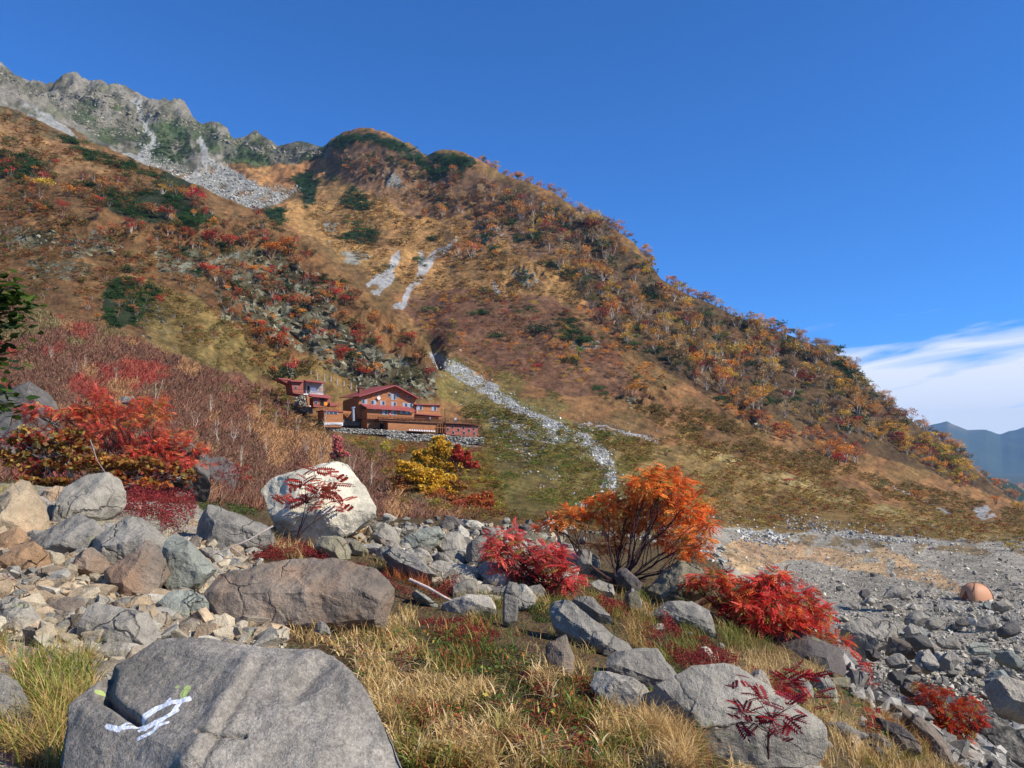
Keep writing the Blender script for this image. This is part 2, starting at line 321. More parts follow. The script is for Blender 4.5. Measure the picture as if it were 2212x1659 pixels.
def pchip(x, y, xq):                              # rows share xq
    h = np.diff(x, axis=1); d = np.diff(y, axis=1)/h; m = np.zeros_like(y)
    w1 = 2*h[:,1:]+h[:,:-1]; w2 = h[:,1:]+2*h[:,:-1]
    with np.errstate(all='ignore'):
        mm = (w1+w2)/(w1/d[:,:-1]+w2/d[:,1:])
    m[:,1:-1] = np.where(d[:,:-1]*d[:,1:] > 0, mm, 0); m[:,0] = d[:,0]; m[:,-1] = 0
    out = np.zeros((len(x), len(xq)))
    for i in range(len(x)):
        k = np.clip(np.searchsorted(x[i], xq)-1, 0, x.shape[1]-2); t = (xq-x[i,k])/h[i,k]; t = np.clip(t, 0, 1)
        out[i] = y[i,k]*(1+2*t)*(1-t)**2+h[i,k]*m[i,k]*t*(1-t)**2+y[i,k+1]*t*t*(3-2*t)+h[i,k]*m[i,k+1]*t*t*(t-1)
    return out
lrows = np.concatenate([np.linspace(math.log(0.8), math.log(42), 260)[:-1], np.linspace(math.log(42), math.log(225), 190)[:-1],
                        np.linspace(math.log(225), math.log(1450), 560)[:-1], np.linspace(math.log(1450), math.log(4300), 40)])
Z = pchip(KY, KZ, lrows)
YR = np.exp(lrows)[None,:]; XX = acols[:,None]*YR; YY = np.broadcast_to(YR, XX.shape)
# hut shelf: keep calm there
PX, PY = proj(XX, YY, Z)
def smooth(a, b, x): t = np.clip((x-a)/(b-a), 0, 1); return t*t*(3-2*t)
kr = np.where(YY > 300, 1.0, 0.0)
Rdist = np.exp(KY[:,15])[:,None]
nb = fbm2(XX/60, YY/60, 5, 3); nr = 1-np.abs(fbm2(XX/38+nb*0.4, YY/90, 5, 9))*2
calm = smooth(232,268,YY)*0+1
shelf = np.exp(-((PX-830)/190)**4)*np.exp(-((YY-248)/22)**4)
amp = smooth(60, 400, YY)*(YY*0.0085)*(1-0.75*shelf)
peak = smooth(800, 1100, YY)*smooth(780, 640, PX)
cliff = np.zeros_like(Z)
crag = 1-np.abs(fbm2(XX/26, YY/45, 6, 21))*2; crag2 = 1-np.abs(fbm2(XX/9, YY/14, 4, 27))*2
nearridge = np.exp(-((YY-Rdist)/(Rdist*0.04))**2)
pk = 1-np.abs(fbm2(XX/120+nb*0.5, YY/150, 6, 23))*2; pk2 = fbm2(XX/22, YY/30, 5, 24)
sm = fbm2(XX/11, YY/13, 4, 29)*smooth(150, 420, YY)*np.minimum(YY, 900)*0.0035*(1-shelf)
Z = Z+amp*(nr-0.35)*0.8*(1-nearridge*0.6)+peak*(pk-0.8)*34*(1-nearridge*0.97)+peak*pk2*15*(1-nearridge*.85)+peak*fbm2(XX/9, YY/12, 3, 25)*6*(1-nearridge*.5)+sm*(1-nearridge*.5)
def blob(px0, py0, rx, ry): return np.exp(-(((PX-px0)/rx)**2+((PY-py0)/ry)**2))
cl = np.clip(blob(610,640,110,90)+blob(560,560,100,60)+blob(720,700,90,80)+blob(840,760,90,70)+blob(900,790,50,60)+blob(370,520,110,40)+blob(150,500,110,40)+blob(330,700,80,50),0,1)*smooth(225,262,YY)*smooth(470,400,YY)*(1-shelf)
Z = Z+cl*((crag2-0.5)*6.5+(crag-0.5)*5+fbm2(XX/4,YY/5,3,31)*1.6)
cl2 = np.clip(blob(1060,490,30,50)+blob(1140,600,60,30)+blob(830,380,60,25)+blob(1240,740,50,20)+blob(1400,860,60,30)+blob(1620,900,60,30),0,1)*(YY > 300)
Z = Z+cl2*(crag2-0.4)*9
nearn = smooth(60, 8, YY); Z = Z+nearn*fbm2(XX/1.7, YY/1.7, 4, 40)*0.10+smooth(30,60,YY)*smooth(230,120,YY)*fbm2(XX/7,YY/7,4,44)*0.35
HR = Z/YR
def hit(px, py, dz=0.0):
    """where the line of sight through a frame position meets the ground"""
    px = np.atleast_1d(np.asarray(px, float)); py = np.atleast_1d(np.asarray(py, float))
    a, h = ah(px, py); ci = np.clip(np.searchsorted(acols, a), 1, len(acols)-1); f = ((a-acols[ci-1])/(acols[ci]-acols[ci-1]))[:,None]
    col = HR[ci-1]*(1-f)+HR[ci]*f; ok = col >= h[:,None]; i = np.argmax(ok, 1); bad = ~ok.any(1); i = np.clip(i, 1, None)
    r = np.arange(len(px)); h0 = col[r,i-1]; h1 = col[r,i]; t = np.clip((h-h0)/(h1-h0+1e-12), 0, 1)
    Y = np.exp(lrows[i-1]*(1-t)+lrows[i]*t); Y[bad] = np.nan
    return np.stack([a*Y, Y, h*Y], 1)
def gz(x, y):
    x = np.atleast_1d(np.asarray(x, float)); y = np.atleast_1d(np.asarray(y, float)); a = x/y; l = np.log(y)
    ci = np.clip(np.searchsorted(acols, a), 1, len(acols)-1); ri = np.clip(np.searchsorted(lrows, l), 1, len(lrows)-1)
    f = (a-acols[ci-1])/(acols[ci]-acols[ci-1]); g = (l-lrows[ri-1])/(lrows[ri]-lrows[ri-1])
    return Z[ci-1,ri-1]*(1-f)*(1-g)+Z[ci,ri-1]*f*(1-g)+Z[ci-1,ri]*(1-f)*g+Z[ci,ri]*f*g
def inpoly(px, py, poly):
    c = np.zeros(np.shape(px), bool); n = len(poly)
    for i in range(n):
        x0, y0 = poly[i]; x1, y1 = poly[(i+1) % n]
        with np.errstate(all='ignore'):
            c ^= ((y0 > py) != (y1 > py)) & (px < (x1-x0)*(py-y0)/(y1-y0+1e-12)+x0)
    return c
# region colours: the ground's own colour by what grows or lies there
PX, PY = proj(XX, YY, Z)
wx = PX+(fbm2(XX/YY*60, Z/YY*60, 4, 51))*16; wy = PY+(fbm2(XX/YY*60+9, Z/YY*60, 4, 52))*12
C = np.zeros(Z.shape+(3,)); C[:] = lin(128,92,52)
U1 = XX/YY; U2 = Z/YY
def paint(poly, col, amt=1.0, yr=(40, 5000), thr=None, sc=40, seed=60):
    pa = np.array(poly); m = (wx > pa[:,0].min()) & (wx < pa[:,0].max()) & (wy > pa[:,1].min()) & (wy < pa[:,1].max()) & (YY > yr[0]) & (YY < yr[1])
    ii = np.nonzero(m); k = np.where(inpoly(wx[ii], wy[ii], poly), amt, 0.0)
    if thr is not None: k = k*smooth(thr-0.08, thr+0.08, fbm2(U1[ii]*sc, U2[ii]*sc*1.4, 4, seed))
    C[ii] = C[ii]*(1-k[:,None])+lin(col)*k[:,None]
GREY = (128,120,102); SCREE = (166,166,160); PINE = (46,58,36); RUST = (140,86,54); OLIVE = (112,104,48)
ALL = [(-900,-200),(3000,-200),(3000,2500),(-900,2500)]
paint(ALL, (156,104,60), 0.75, (40,5000), 0.05, 18, 61); paint(ALL, (112,84,46), 0.6, (40,5000), 0.12, 45, 62)
paint([(-900,-200),(720,-200),(720,300),(700,360),(600,352),(480,352),(400,375),(330,360),(250,325),(120,265),(-600,120)], GREY, 1, (740,5000))
paint([(-900,-200),(720,-200),(720,300),(700,360),(600,352),(400,375),(250,325),(120,265),(-600,120)], (92,90,66), 0.75, (740,5000), 0.02, 60, 63)
paint([(60,200),(700,300),(700,360),(300,350)], (72,80,48), 0.9, (740,5000), -0.05, 30, 64)
paint([(315,335),(345,272),(385,250),(408,290),(415,345),(380,350)], (58,70,40), 0.9, (740,5000), -0.15, 60, 65)
paint([(475,345),(510,308),(560,303),(600,325),(560,352),(500,355)], (58,70,40), 0.9, (740,5000), -0.2, 60, 66)
paint([(640,350),(660,325),(710,315),(690,345)], (54,66,38), 1, (740,5000), -0.2, 60, 66)
paint([(500,370),(700,340),(730,370),(640,405),(600,415),(545,400)], (172,116,64), 0.9, (600,5000))
paint([(45,225),(100,245),(170,300),(300,340),(325,300),(285,215),(293,210),(335,290),(345,318),(318,330),(330,352),(410,378),(440,360),(422,300),(432,292),(455,340),(520,378),(560,402),(625,420),(660,400),(600,440),(540,452),(430,400),(300,368),(180,330),(60,250)], (152,150,140), .9, (600,5000), -.25, 70, 171)
paint([(620,440),(700,400),(900,400),(1000,400),(1130,470),(1250,600),(1260,660),(1200,650),(900,620),(760,570),(620,480)], (170,120,64), 0.8)
paint([(720,320),(860,310),(1000,360),(1150,420),(1300,520),(1150,560),(1000,470),(900,470),(760,400),(700,360)], (128,90,66), 0.7)
for pl in ([(705,318),(740,290),(800,286),(860,303),(930,350),(890,345),(830,312),(770,302),(735,318)], [(900,350),(940,332),(1010,335),(1035,355),(985,372),(940,392),(915,378)], [(740,425),(765,400),(805,435),(790,455),(750,450)], [(565,450),(612,452),(612,490),(585,485)],
           [(745,500),(815,500),(810,525),(750,525)], [(630,380),(680,368),(670,395),(640,410)], [(650,395),(690,385),(680,440),(655,440)], [(1200,680),(1240,690),(1280,740),(1220,740)], [(1130,700),(1190,695),(1210,725),(1150,730)], [(1370,620),(1405,620),(1400,650),(1375,645)]):
    paint(pl, PINE, 1)
paint([(860,650),(1000,620),(1200,640),(1330,760),(1400,860),(1200,850),(1000,770),(900,700)], (122,80,58), 0.85)
paint([(1190,440),(1400,560),(1700,700),(1900,860),(2212,1096),(2130,1060),(1980,1010),(1880,980),(1700,920),(1500,840),(1340,740),(1230,610)], (88,66,44), 0.85)
paint([(930,740),(1060,830),(1200,900),(1400,960),(1560,1150),(1300,1100),(1100,1120),(1060,1000),(1040,900),(940,850)], (128,110,52), 0.75)
paint([(960,760),(1100,800),(1230,880),(1200,900),(1060,850),(960,800)], (112,110,50), 0.5, (40,5000), 0.0, 40, 70)
paint([(1300,960),(1500,960),(1800,1070),(2212,1140),(2300,1200),(2212,1185),(1900,1150),(1600,1150),(1450,1080)], (152,116,62), 0.8)
paint([(1480,962),(1600,990),(1800,1060),(2000,1120),(2150,1160),(2140,1170),(1980,1135),(1780,1078),(1590,1008)], (176,146,92), 0.7, (40,5000), -0.1, 60, 71)
for pl in ([(868,543),(872,550),(850,590),(826,640),(808,640),(788,612),(800,600),(828,580)], [(984,510),(980,525),(945,560),(925,585),(905,612),(868,668),(855,664),(880,628),(900,600),(908,575),(900,548),(906,542),(916,560),(935,545),(960,528)],
           [(1058,610),(1066,608),(1092,634),(1080,636)], [(930,760),(962,768),(1022,798),(1082,845),(1150,888),(1230,922),(1300,958),(1328,1006),(1330,1060),(1308,1060),(1300,1010),(1270,972),(1210,935),(1150,908),(1095,878),(1040,845),(985,815),(935,785)],
           [(1040,888),(1100,905),(1130,925),(1200,940),(1230,960),(1150,950),(1080,930)], [(1420,940),(1430,950),(1330,930),(1240,912)], [(2085,985),(2100,990),(2190,1060),(2180,1062)], [(1890,1030),(1905,1035),(2060,1110),(2050,1112)], [(2100,1100),(2130,1095),(2150,1115),(2120,1118)]):
    paint(pl, SCREE, 0.85, (40,5000), -0.32 if pl[0][1] < 560 else -0.2, 90, 172)
for pl in ([(820,375),(850,372),(880,405),(840,400)], [(1045,455),(1080,460),(1085,520),(1050,525),(1035,490)], [(1110,585),(1150,580),(1165,610),(1130,620)], [(700,480),(730,478),(725,505),(705,500)], [(1225,730),(1290,740),(1285,755),(1230,750)], [(740,545),(800,540),(790,575),(745,570)]):
    paint(pl, (140,138,122), 0.9, (300,5000), -0.12, 120, 73)
# the near spur with its cliffs
SPUR = [(-900,-100),(-100,190),(0,225),(120,290),(222,323),(372,381),(450,415),(547,453),(620,482),(700,550),(790,640),(880,720),(945,780),(950,860),(700,860),(0,1200),(-900,1200)]
paint(SPUR, (124,82,48), 0.8, (40,640)); paint(SPUR, (132,94,56), 0.6, (40,640), 0.0, 25, 74)
paint([(-900,-100),(0,228),(120,292),(222,325),(235,372),(120,375),(0,325),(-900,200)], (160,114,70), 0.9, (40,700))
paint([(-200,190),(0,222),(150,300),(300,362),(372,385),(300,378),(150,330),(0,245)], (66,74,44), 0.6, (40,700), 0.0, 60, 75)
paint([(300,600),(420,640),(520,720),(590,800),(500,850),(400,790),(330,760),(300,680)], (140,112,60), 0.85, (40,640))
paint([(560,740),(700,780),(800,830),(720,870),(600,850)], (140,106,56), 0.8, (40,640))
for pl in ([(-200,310),(0,320),(85,350),(90,372),(20,385),(-200,370)], [(210,422),(300,410),(375,412),(425,440),(470,480),(350,485),(240,462)], [(380,470),(420,470),(425,490),(380,490)], [(228,602),(290,598),(312,640),(308,690),(260,712),(225,690)], [(310,620),(345,620),(340,650),(312,650)], [(355,360),(420,380),(440,420),(330,400)]):
    paint(pl, PINE, 0.95, (40,700))
CLF = [[(455,560),(560,535),(640,560),(700,620),(730,690),(790,735),(880,785),(942,800),(945,850),(900,870),(800,845),(720,800),(640,745),(560,720),(480,680)],
       [(130,520),(240,500),(250,540),(150,560)], [(330,530),(450,540),(440,600),(340,590)], [(0,490),(120,500),(110,540),(20,540)], [(285,650),(350,660),(370,740),(300,740)], [(60,560),(200,570),(190,600),(70,600)]]
for i, pl in enumerate(CLF):
    paint(pl, (104,100,80), 0.9, (225,460), -0.1 if i == 0 else 0.0, 55, 80+i); paint(pl, (140,140,116), 0.75, (225,460), 0.18, 70, 90+i); paint(pl, (84,70,44), 0.85, (225,460), 0.05, 50, 70+i)
paint([(-900,640),(0,650),(250,720),(430,790),(580,820),(700,920),(800,985),(900,1020),(900,1130),(0,1130),(-900,1100)], (112,72,58), 0.9, (26,232))
paint([(-900,640),(0,650),(250,720),(430,790),(580,820),(700,920),(700,1130),(0,1130),(-900,1100)], (150,70,56), 0.5, (26,232), 0.1, 30, 95)
paint([(720,950),(1060,985),(1090,1110),(900,1120),(860,1000)], (128,98,48), 0.85, (40,232))
# valley floor
paint([(1340,1130),(1480,1135),(1580,1140),(1700,1150),(1850,1150),(2000,1162),(2700,1190),(2700,1900),(1500,1900),(1300,1240)], (180,168,144), 1, (32,185))
paint([(1560,1180),(1600,1158),(1700,1165),(1760,1180),(1850,1192),(1900,1180),(2000,1225),(2130,1285),(2120,1300),(1990,1258),(1850,1232),(1760,1215),(1690,1210),(1620,1238),(1560,1230)], (216,164,118), 0.95, (32,200), -0.3, 60, 97)
paint([(1600,1150),(1900,1165),(2212,1190),(2212,1200),(1900,1185),(1650,1175)], (150,112,66), 0.8, (32,200), 0.0, 60, 98)
paint([(1640,1215),(1800,1290),(2212,1290),(2212,1700),(1700,1500)], (140,140,134), 0.5, (20,120), 0.05, 60, 99)
# foreground
near = YY < 40
paint(ALL, (96,80,54), 1, (0,34))
paint([(-900,1040),(0,1040),(420,1090),(520,1170),(600,1330),(560,1400),(180,1500),(100,1800),(-900,1800)], (168,156,134), 0.9, (0,22))
paint([(1850,1300),(2300,1300),(2300,1700),(1950,1600),(1870,1520)], (110,106,98), 0.9, (8,60))
g1 = fbm2(U1*34, U2*46, 4, 111); g2 = fbm2(U1*110, U2*150, 3, 112); g3 = fbm2(U1*300, U2*380, 2, 113)
veg = ((C[...,0] > C[...,2]*1.8) & (YY > 60))[...,None]
C = np.where(veg, C*(1+0.45*g1+0.5*g2+.4*g3)[...,None]*np.array([1,1,1])*(1+np.stack([.10*g2,.10*g1-.04*g2,-.15*g2],-1)), C*(1+.25*g2+.2*g3)[...,None])
lum = C@np.array([.3,.59,.11]); fy = np.where(YY > 36, 1.0, 0.0)[...,None]; C = C*(1-.12*fy)+lum[...,None]*.12*fy; sl_ = ((C[...,0] > C[...,2]*1.8) & (YY > 60))[...,None]; C = np.where(sl_, C*np.array([.90,.97,.86]), C); C = np.clip(C*(1-.04*fy), 0.005, 0.75)
nI, nJ = Z.shape; VID = np.arange(nI*nJ).reshape(nI, nJ)
def sheet(name, j0, j1, mat):
    q = VID[:, j0:j1+1]; V = np.stack([XX[:,j0:j1+1], YY[:,j0:j1+1], Z[:,j0:j1+1]], -1).reshape(-1,3)
    k = j1+1-j0; b = np.arange(nI-1)[:,None]*k+np.arange(k-1)[None]; Fc = np.stack([b, b+k, b+k+1, b+1], -1).reshape(-1,4)
    return tag(link(name, mesh_np(name, V, Fc, C[:,j0:j1+1].reshape(-1,3), True, {'rock': np.zeros(len(V))}), mat), kind='structure')
jn = int(np.searchsorted(lrows, math.log(30)))
sheet('ground', 0, jn, M_NEAR); sheet('mountain_terrain', jn, nJ-1, M_TER)
# ground behind the camera and out to the horizon
def plane(name, x0, x1, y0, y1, z, mat, col, n=40):
    x, y = np.meshgrid(np.linspace(x0, x1, n), np.linspace(y0, y1, n), indexing='ij'); V = np.stack([x, y, np.full_like(x, z)], -1).reshape(-1,3)
    b = np.arange(n-1)[:,None]*n+np.arange(n-1)[None]; Fc = np.stack([b, b+n, b+n+1, b+1], -1).reshape(-1,4)
    return tag(link(name, mesh_np(name, V, Fc, np.broadcast_to(lin(col), (len(V),3)), True, {'rock': np.zeros(len(V))}), mat), kind='structure')
plane('valley_ground', -22000, 22000, -6000, 24000, -130, M_TER, (70,78,52), 60)
plane('moraine_ground', -2.2, 2.2, -12, 0.81, -1.55, M_NEAR, (120,104,76), 30)
# far mountains
def far_range(name, prof, Y, depth, base, col, rough, seed):
    px = np.linspace(prof[0][0], prof[-1][0], 420); py = np.interp(px, [p[0] for p in prof], [p[1] for p in prof])
    a, h = ah(px, py); t = np.linspace(-1, 1, 90)
    top = h*Y+fbm2(a*90, a*0, 4, seed)*rough
    X = a[:,None]*(Y+t*depth); Yv = np.broadcast_to(Y+t*depth, X.shape)
    rid = 1-np.abs(fbm2(X/(depth*.3), Yv/(depth*.3)+X/(depth*.5), 6, seed+1))*2
    Zv = base+(top[:,None]-base)*(1-np.abs(t)**1.25)[None]+rid*rough*9*(1-np.exp(-(t/.25)**2))[None]*(1-np.abs(t))[None]
    V = np.stack([X, Yv, Zv], -1).reshape(-1,3); k = len(t); b = np.arange(len(px)-1)[:,None]*k+np.arange(k-1)[None]
    Cc = np.broadcast_to(lin(col), (len(V),3)).copy(); hi = ((Zv-base)/(top.max()-base)).reshape(-1); bare = smooth(0.12,0.3,fbm2(X/(depth*.16), Zv/(depth*.07), 4, seed+6).reshape(-1))*smooth(.6,.8,hi)*.6
    Cc = Cc*(1-bare[:,None])+lin(165,130,98)*bare[:,None]
    return tag(link(name, mesh_np(name, V, np.stack([b, b+k, b+k+1, b+1], -1).reshape(-1,4), Cc, True, {'rock': np.zeros(len(V))}), M_TER), kind='structure')
far_range('far_mountain', [(1700,960),(1950,930),(2025,914),(2045,910),(2090,928),(2130,928),(2160,938),(2212,922),(2260,890),(2400,850),(2800,900)], 11500, 2600, -600, (60,72,44), 14, 201)
far_range('wooded_hill', [(1900,1010),(2000,1010),(2110,1020),(2160,1035),(2212,1055),(2400,1120),(2800,1150)], 2600, 700, -500, (42,56,34), 8, 211)
# ---------------------------------------------------------------- stones
def z2(x,y): return (x*.3418, 972+y*.3418)
def z3(x,y): return (648+x*.3418, 1092+y*.3418)
def z4(x,y): return (1296+x*.3418, 1092+y*.3418)
def z6(x,y): return (x*.2769, 1200+y*.2769)
def z7(x,y): return (1780+x*.2604, 1227+y*.2604)
def zb(x,y): return (x*.2441, 810+y*.2441)
def dd(x,y): return (x,y)
FR = {'2':z2,'3':z3,'4':z4,'6':z6,'7':z7,'b':zb,'d':dd}
def fine_hull(pts, Lmax, seed, size, rough=1.0, smooth_n=2, bedding=0.0, chops=11):
    bm = bmesh.new()
    for p in pts: bm.verts.new(p)
    r = bmesh.ops.convex_hull(bm, input=bm.verts)
    bad = list({e for e in r['geom_interior']+r['geom_unused'] if isinstance(e, bmesh.types.BMVert)})
    if bad: bmesh.ops.delete(bm, geom=bad, context='VERTS')
    bmesh.ops.triangulate(bm, faces=bm.faces)
    for it in range(9):
        es = [e for e in bm.edges if e.calc_length() > Lmax]
        if not es or len(bm.faces) > (40000 if seed != 77 else 260000): break
        bmesh.ops.subdivide_edges(bm, edges=es, cuts=1, use_grid_fill=False); bmesh.ops.triangulate(bm, faces=bm.faces, quad_method='SHORT_EDGE')
    for _ in range(smooth_n): bmesh.ops.smooth_vert(bm, verts=bm.verts, factor=0.5, use_axis_x=True, use_axis_y=True, use_axis_z=True)
    bm.normal_update(); V = np.array([v.co for v in bm.verts]); Nn = np.array([v.normal for v in bm.verts]); T = np.array([[l.index for l in f.verts] for f in bm.faces])
    bm.free()
    rp = np.random.default_rng(seed+11)
    for _ in range(chops):
        u = rp.normal(size=3); u /= np.linalg.norm(u); s_ = V@u; lim = np.quantile(s_, rp.uniform(.84,.975)); V = V-np.maximum(s_-lim, 0)[:,None]*u*0.985
    q = V/size; rg = 1-np.abs(fbm(q*2.6+seed, 4, seed))*2
    d = fbm(q*1.3+seed*1.7, 4, seed+3)*0.035+(rg-0.5)*0.035+fbm(q*9+seed, 3, seed+5)*0.02
    st = np.floor((q[:,2]*0.8+q[:,0]*0.35+fbm(q*1.5, 3, seed+8)*0.15)*7)
    d += (hash3(st.astype(np.int64), st.astype(np.int64)*0, st.astype(np.int64)*0, seed)-0.5)*bedding
    return V+Nn*(d*size*rough)[:,None], T
def rockmat(kind): return {'tan':M_ROCKTAN,'far':M_ROCKFAR}.get(kind, M_ROCK)
CG = {'grey':(138,134,126),'light':(164,158,146),'white':(200,194,176),'dark':(98,95,92),'tan':(172,154,128),'brown':(130,118,106),'rust':(172,140,108),'green':(146,150,140),'slate':(96,90,88),'lgrey':(152,147,137),'olive':(132,126,106)}
def rock(fr, out, label, col='grey', lean=0.7, thick=0.55, Y=None, front=None, seed=None, name='boulder', rough=1.0, kind=None, bed=0.012, bulge=0.3, keep=False, Lf=0.0022):
    f = FR[fr]; o = [f(*p) for p in out]; mx_ = sum(p[0] for p in o)/len(o); my_ = sum(p[1] for p in o)/len(o); o = [(mx_+(p[0]-mx_)*1.09, my_+(p[1]-my_)*1.12+1.0) for p in o]; seed = seed or (abs(hash(label)) % 1000 if False else sum(map(ord, label)) % 997)
    cx = sum(p[0] for p in o)/len(o); cy = sum(p[1] for p in o)/len(o); by = max(p[1] for p in o)
    bx = np.mean([p[0] for p in o if p[1] > by-8]); 
    if Y is None: Y = float(hit(min(max(bx,-30),2240), min(by, 1690)-1)[0,1])
    base = P(bx, by, Y); n = np.array([0,-1.0,lean]); n /= np.linalg.norm(n)
    def onp(px, py, off=0.0):                      # on the leaning plane through the base
        a, h = ah(px, py); d = np.array([a, 1.0, h]); t = (base@n+off)/(d@n); return d*t
    pts = [onp(*p) for p in o]; c = np.mean(pts, 0); pts = np.array(pts)
    w = np.ptp(pts[:,0]); hgt = np.linalg.norm(np.ptp(pts[:,1:], axis=0)); size = min(w, hgt); T = size*thick
    rs_ = np.random.default_rng(seed); allp = list(pts)
    if front is None:
        k = 5
        for i in range(k):
            q = pts[(i*len(o))//k]; s = rs_.uniform(0.6,0.86); allp.append(c+(q-c)*s+n*size*bulge*rs_.uniform(0.65,1.0))
    else:
        for (x,y,off) in front: allp.append(onp(*f(x,y), off*size))
    for q in pts[::1]:
        allp.append(c+(q-c)*rs_.uniform(0.75,0.92)-n*T)
        allp.append(c+(q-c)*0.97-n*T*0.5)
    V, T3 = fine_hull([Vector(p-c) for p in allp], max(Y*Lf*2.0, size*0.03), seed, size, rough, 0, bed, 8)
    me = mesh_np(name, V, T3, None, False); ob = link(name, me, rockmat(kind or ('tan' if col in ('tan','rust','brown') else 'x')))
    ob.location = c; ob.color = tuple(lin(CG[col]))+(1,); me.update()
    tag(ob, label, 'rock' if name == 'stone' else 'boulder'); return ob
# --- the big painted boulder by the camera
def painted_boulder():
    o = [(152,1530),(175,1512),(219,1500),(222,1462),(250,1441),(305,1413),(335,1389),(370,1382),(415,1391),(471,1399),(526,1405),(582,1399),(612,1396),(640,1395),(692,1405),(722,1418),(750,1454),(785,1492),(812,1533),(839,1570),(860,1605),(893,1680),(900,1800),(560,1900),(250,1880),(120,1740),(146,1650)]
    n = np.array([0.03,-0.62,0.78]); n /= np.linalg.norm(n); base = P(500,1659,3.05)
    def onp(px, py, off=0.0):
        a, h = ah(px, py); d = np.array([a,1.0,h]); return d*((base@n+off)/(d@n))
    pts = np.array([onp(*p) for p in o]); c = pts.mean(0); allp = list(pts)
    for (x,y,off) in [(540,1440,.10),(470,1540,.16),(420,1640,.2),(560,1600,.12),(330,1470,.04),(690,1480,.04),(700,1600,.06),(260,1560,.03),(500,1480,.12),(800,1690,.06),(520,1750,.2)]: allp.append(onp(x,y,off))
    for q in pts: allp.append(c+(q-c)*0.9-n*0.9); allp.append(c+(q-c)*1.0-n*0.25)
    V, T = fine_hull([Vector(p-c) for p in allp], 0.0105, 77, 2.2, 0.45, 2, 0.0, 0)
    X = V+c; px, py = proj(X[:,0], X[:,1], X[:,2])
    # a broken-away hollow at its upper left and the diagonal rib
    def seg(a, b):
        a = np.array(a, float); b = np.array(b, float); ab = b-a; t = np.clip(((px-a[0])*ab[0]+(py-a[1])*ab[1])/(ab@ab), 0, 1)
        return np.hypot(px-a[0]-t*ab[0], py-a[1]-t*ab[1])
    V = V+n*(0.022*np.exp(-(seg((540,1425),(400,1659))/20)**2)-0.022*np.exp(-(seg((562,1430),(430,1659))/12)**2)-0.04*np.exp(-(seg((700,1430),(640,1500))/22)**2)-0.05*np.exp(-(seg((238,1460),(228,1506))/13)**2)-0.05*np.exp(-(seg((228,1510),(300,1560))/9)**2)-0.03*np.exp(-(seg((430,1590),(530,1594))/4)**2))[:,None]
    V = V+n*(0.022*(1-np.abs(fbm(V*2.3,4,15))*2)+0.012*fbm(V*7,4,5)+0.004*fbm(V*28,3,6))[:,None]
    def Z6(x,y): return z6(x,y)
    pt = np.zeros(len(V))
    for a, b, w in [((845,1345),(930,1370),7),((930,1360),(1060,1350),4.2),((925,1360),(1015,1308),3),((1060,1350),(1130,1350),4.5),((1095,1330),(1130,1260),5.5),((1130,1260),(1220,1200),6),((1220,1200),(1340,1155),6),((1300,1150),(1330,1120),3),((1340,1155),(1480,1130),5.5),((1420,1140),(1360,1230),5),((1390,1220),(1270,1300),4.5),((1270,1300),(1130,1370),6),((1130,1370),(1090,1390),3),((1090,1330),(1140,1375),6),((1085,1450),(1190,1405),3.8),((1190,1405),(1240,1350),3.5),((1240,1350),(1320,1325),3)]:
        pt = np.maximum(pt, 1-smooth(0.5, 1.45, seg(z6(*a), z6(*b))/w))
    lc = np.maximum.reduce([1-smooth(0.6,1.4,seg(z6(*a), z6(*b))/w) for a, b, w in [((1430,1100),(1470,1050),7),((1375,1040),(1395,1035),2.5),((760,1080),(800,1060),4)]])
    me = mesh_np('painted_boulder', V, T, None, True, {'paint': pt, 'lichen': lc}); ob = link('painted_boulder', me, M_PAINTROCK)
    ob.location = c; ob.color = tuple(lin(136,131,124))+(1,)
    tag(ob, 'huge grey boulder with a white painted loop and a patch of yellow lichen', 'boulder')
painted_boulder()
R = rock
R('6',[(570,1300),(610,1180),(680,1105),(790,1110),(900,1250),(960,1400),(1010,1560),(1000,1700),(480,1760),(540,1500)],'low bluish grey stone ledge touching the left flank of the painted boulder','grey',0.8,0.5,Y=3.5)
# left group
R('b',[(0,1130),(180,1110),(320,1120),(385,1150),(400,1260),(300,1330),(220,1370),(120,1420),(0,1430),(-200,1400),(-200,1150)],'broad flat tan slab cut by the photo edge above smaller rusty slabs','tan',2.6,0.25)
R('b',[(0,1440),(110,1430),(215,1400),(240,1490),(150,1550),(20,1560),(-150,1540)],'short rusty orange slab below the broad flat tan slab','rust',2.0,0.3)
R('b',[(0,1620),(70,1560),(200,1520),(330,1520),(415,1580),(425,1659),(200,1760),(0,1720),(-100,1650)],'wedge of orange stone lying lowest of the rusty slabs','rust',1.8,0.3)
R('b',[(365,1060),(420,1010),(520,990),(640,985),(740,990),(760,1010),(700,1060),(600,1090),(480,1110),(400,1095)],'half pale and half brown stone at the foot of the yellow-leaved bush','tan',1.3,0.5)
R('b',[(490,1150),(540,1110),(640,1060),(760,1010),(880,965),(980,955),(1060,970),(1160,1020),(1090,1060),(990,1090),(900,1140),(800,1215),(700,1260),(560,1300),(500,1290)],'long grey flat-topped boulder behind the dark red berry mat','lgrey',1.7,0.35)
R('b',[(410,1180),(450,1130),(500,1130),(495,1230),(490,1270),(430,1260)],'small brown stone wedged between tan slab and long grey boulder','brown',0.8,0.6, name='stone')
R('b',[(225,1420),(280,1370),(400,1330),(560,1300),(700,1250),(860,1270),(960,1330),(940,1400),(860,1450),(760,1510),(640,1550),(560,1530),(470,1550),(420,1580),(300,1480),(240,1480)],'wide grey boulder with a dark undercut hollow at its left end','grey',1.2,0.45, front=[(400,1370,.10),(700,1330,.12),(500,1470,.22),(800,1420,.14)])
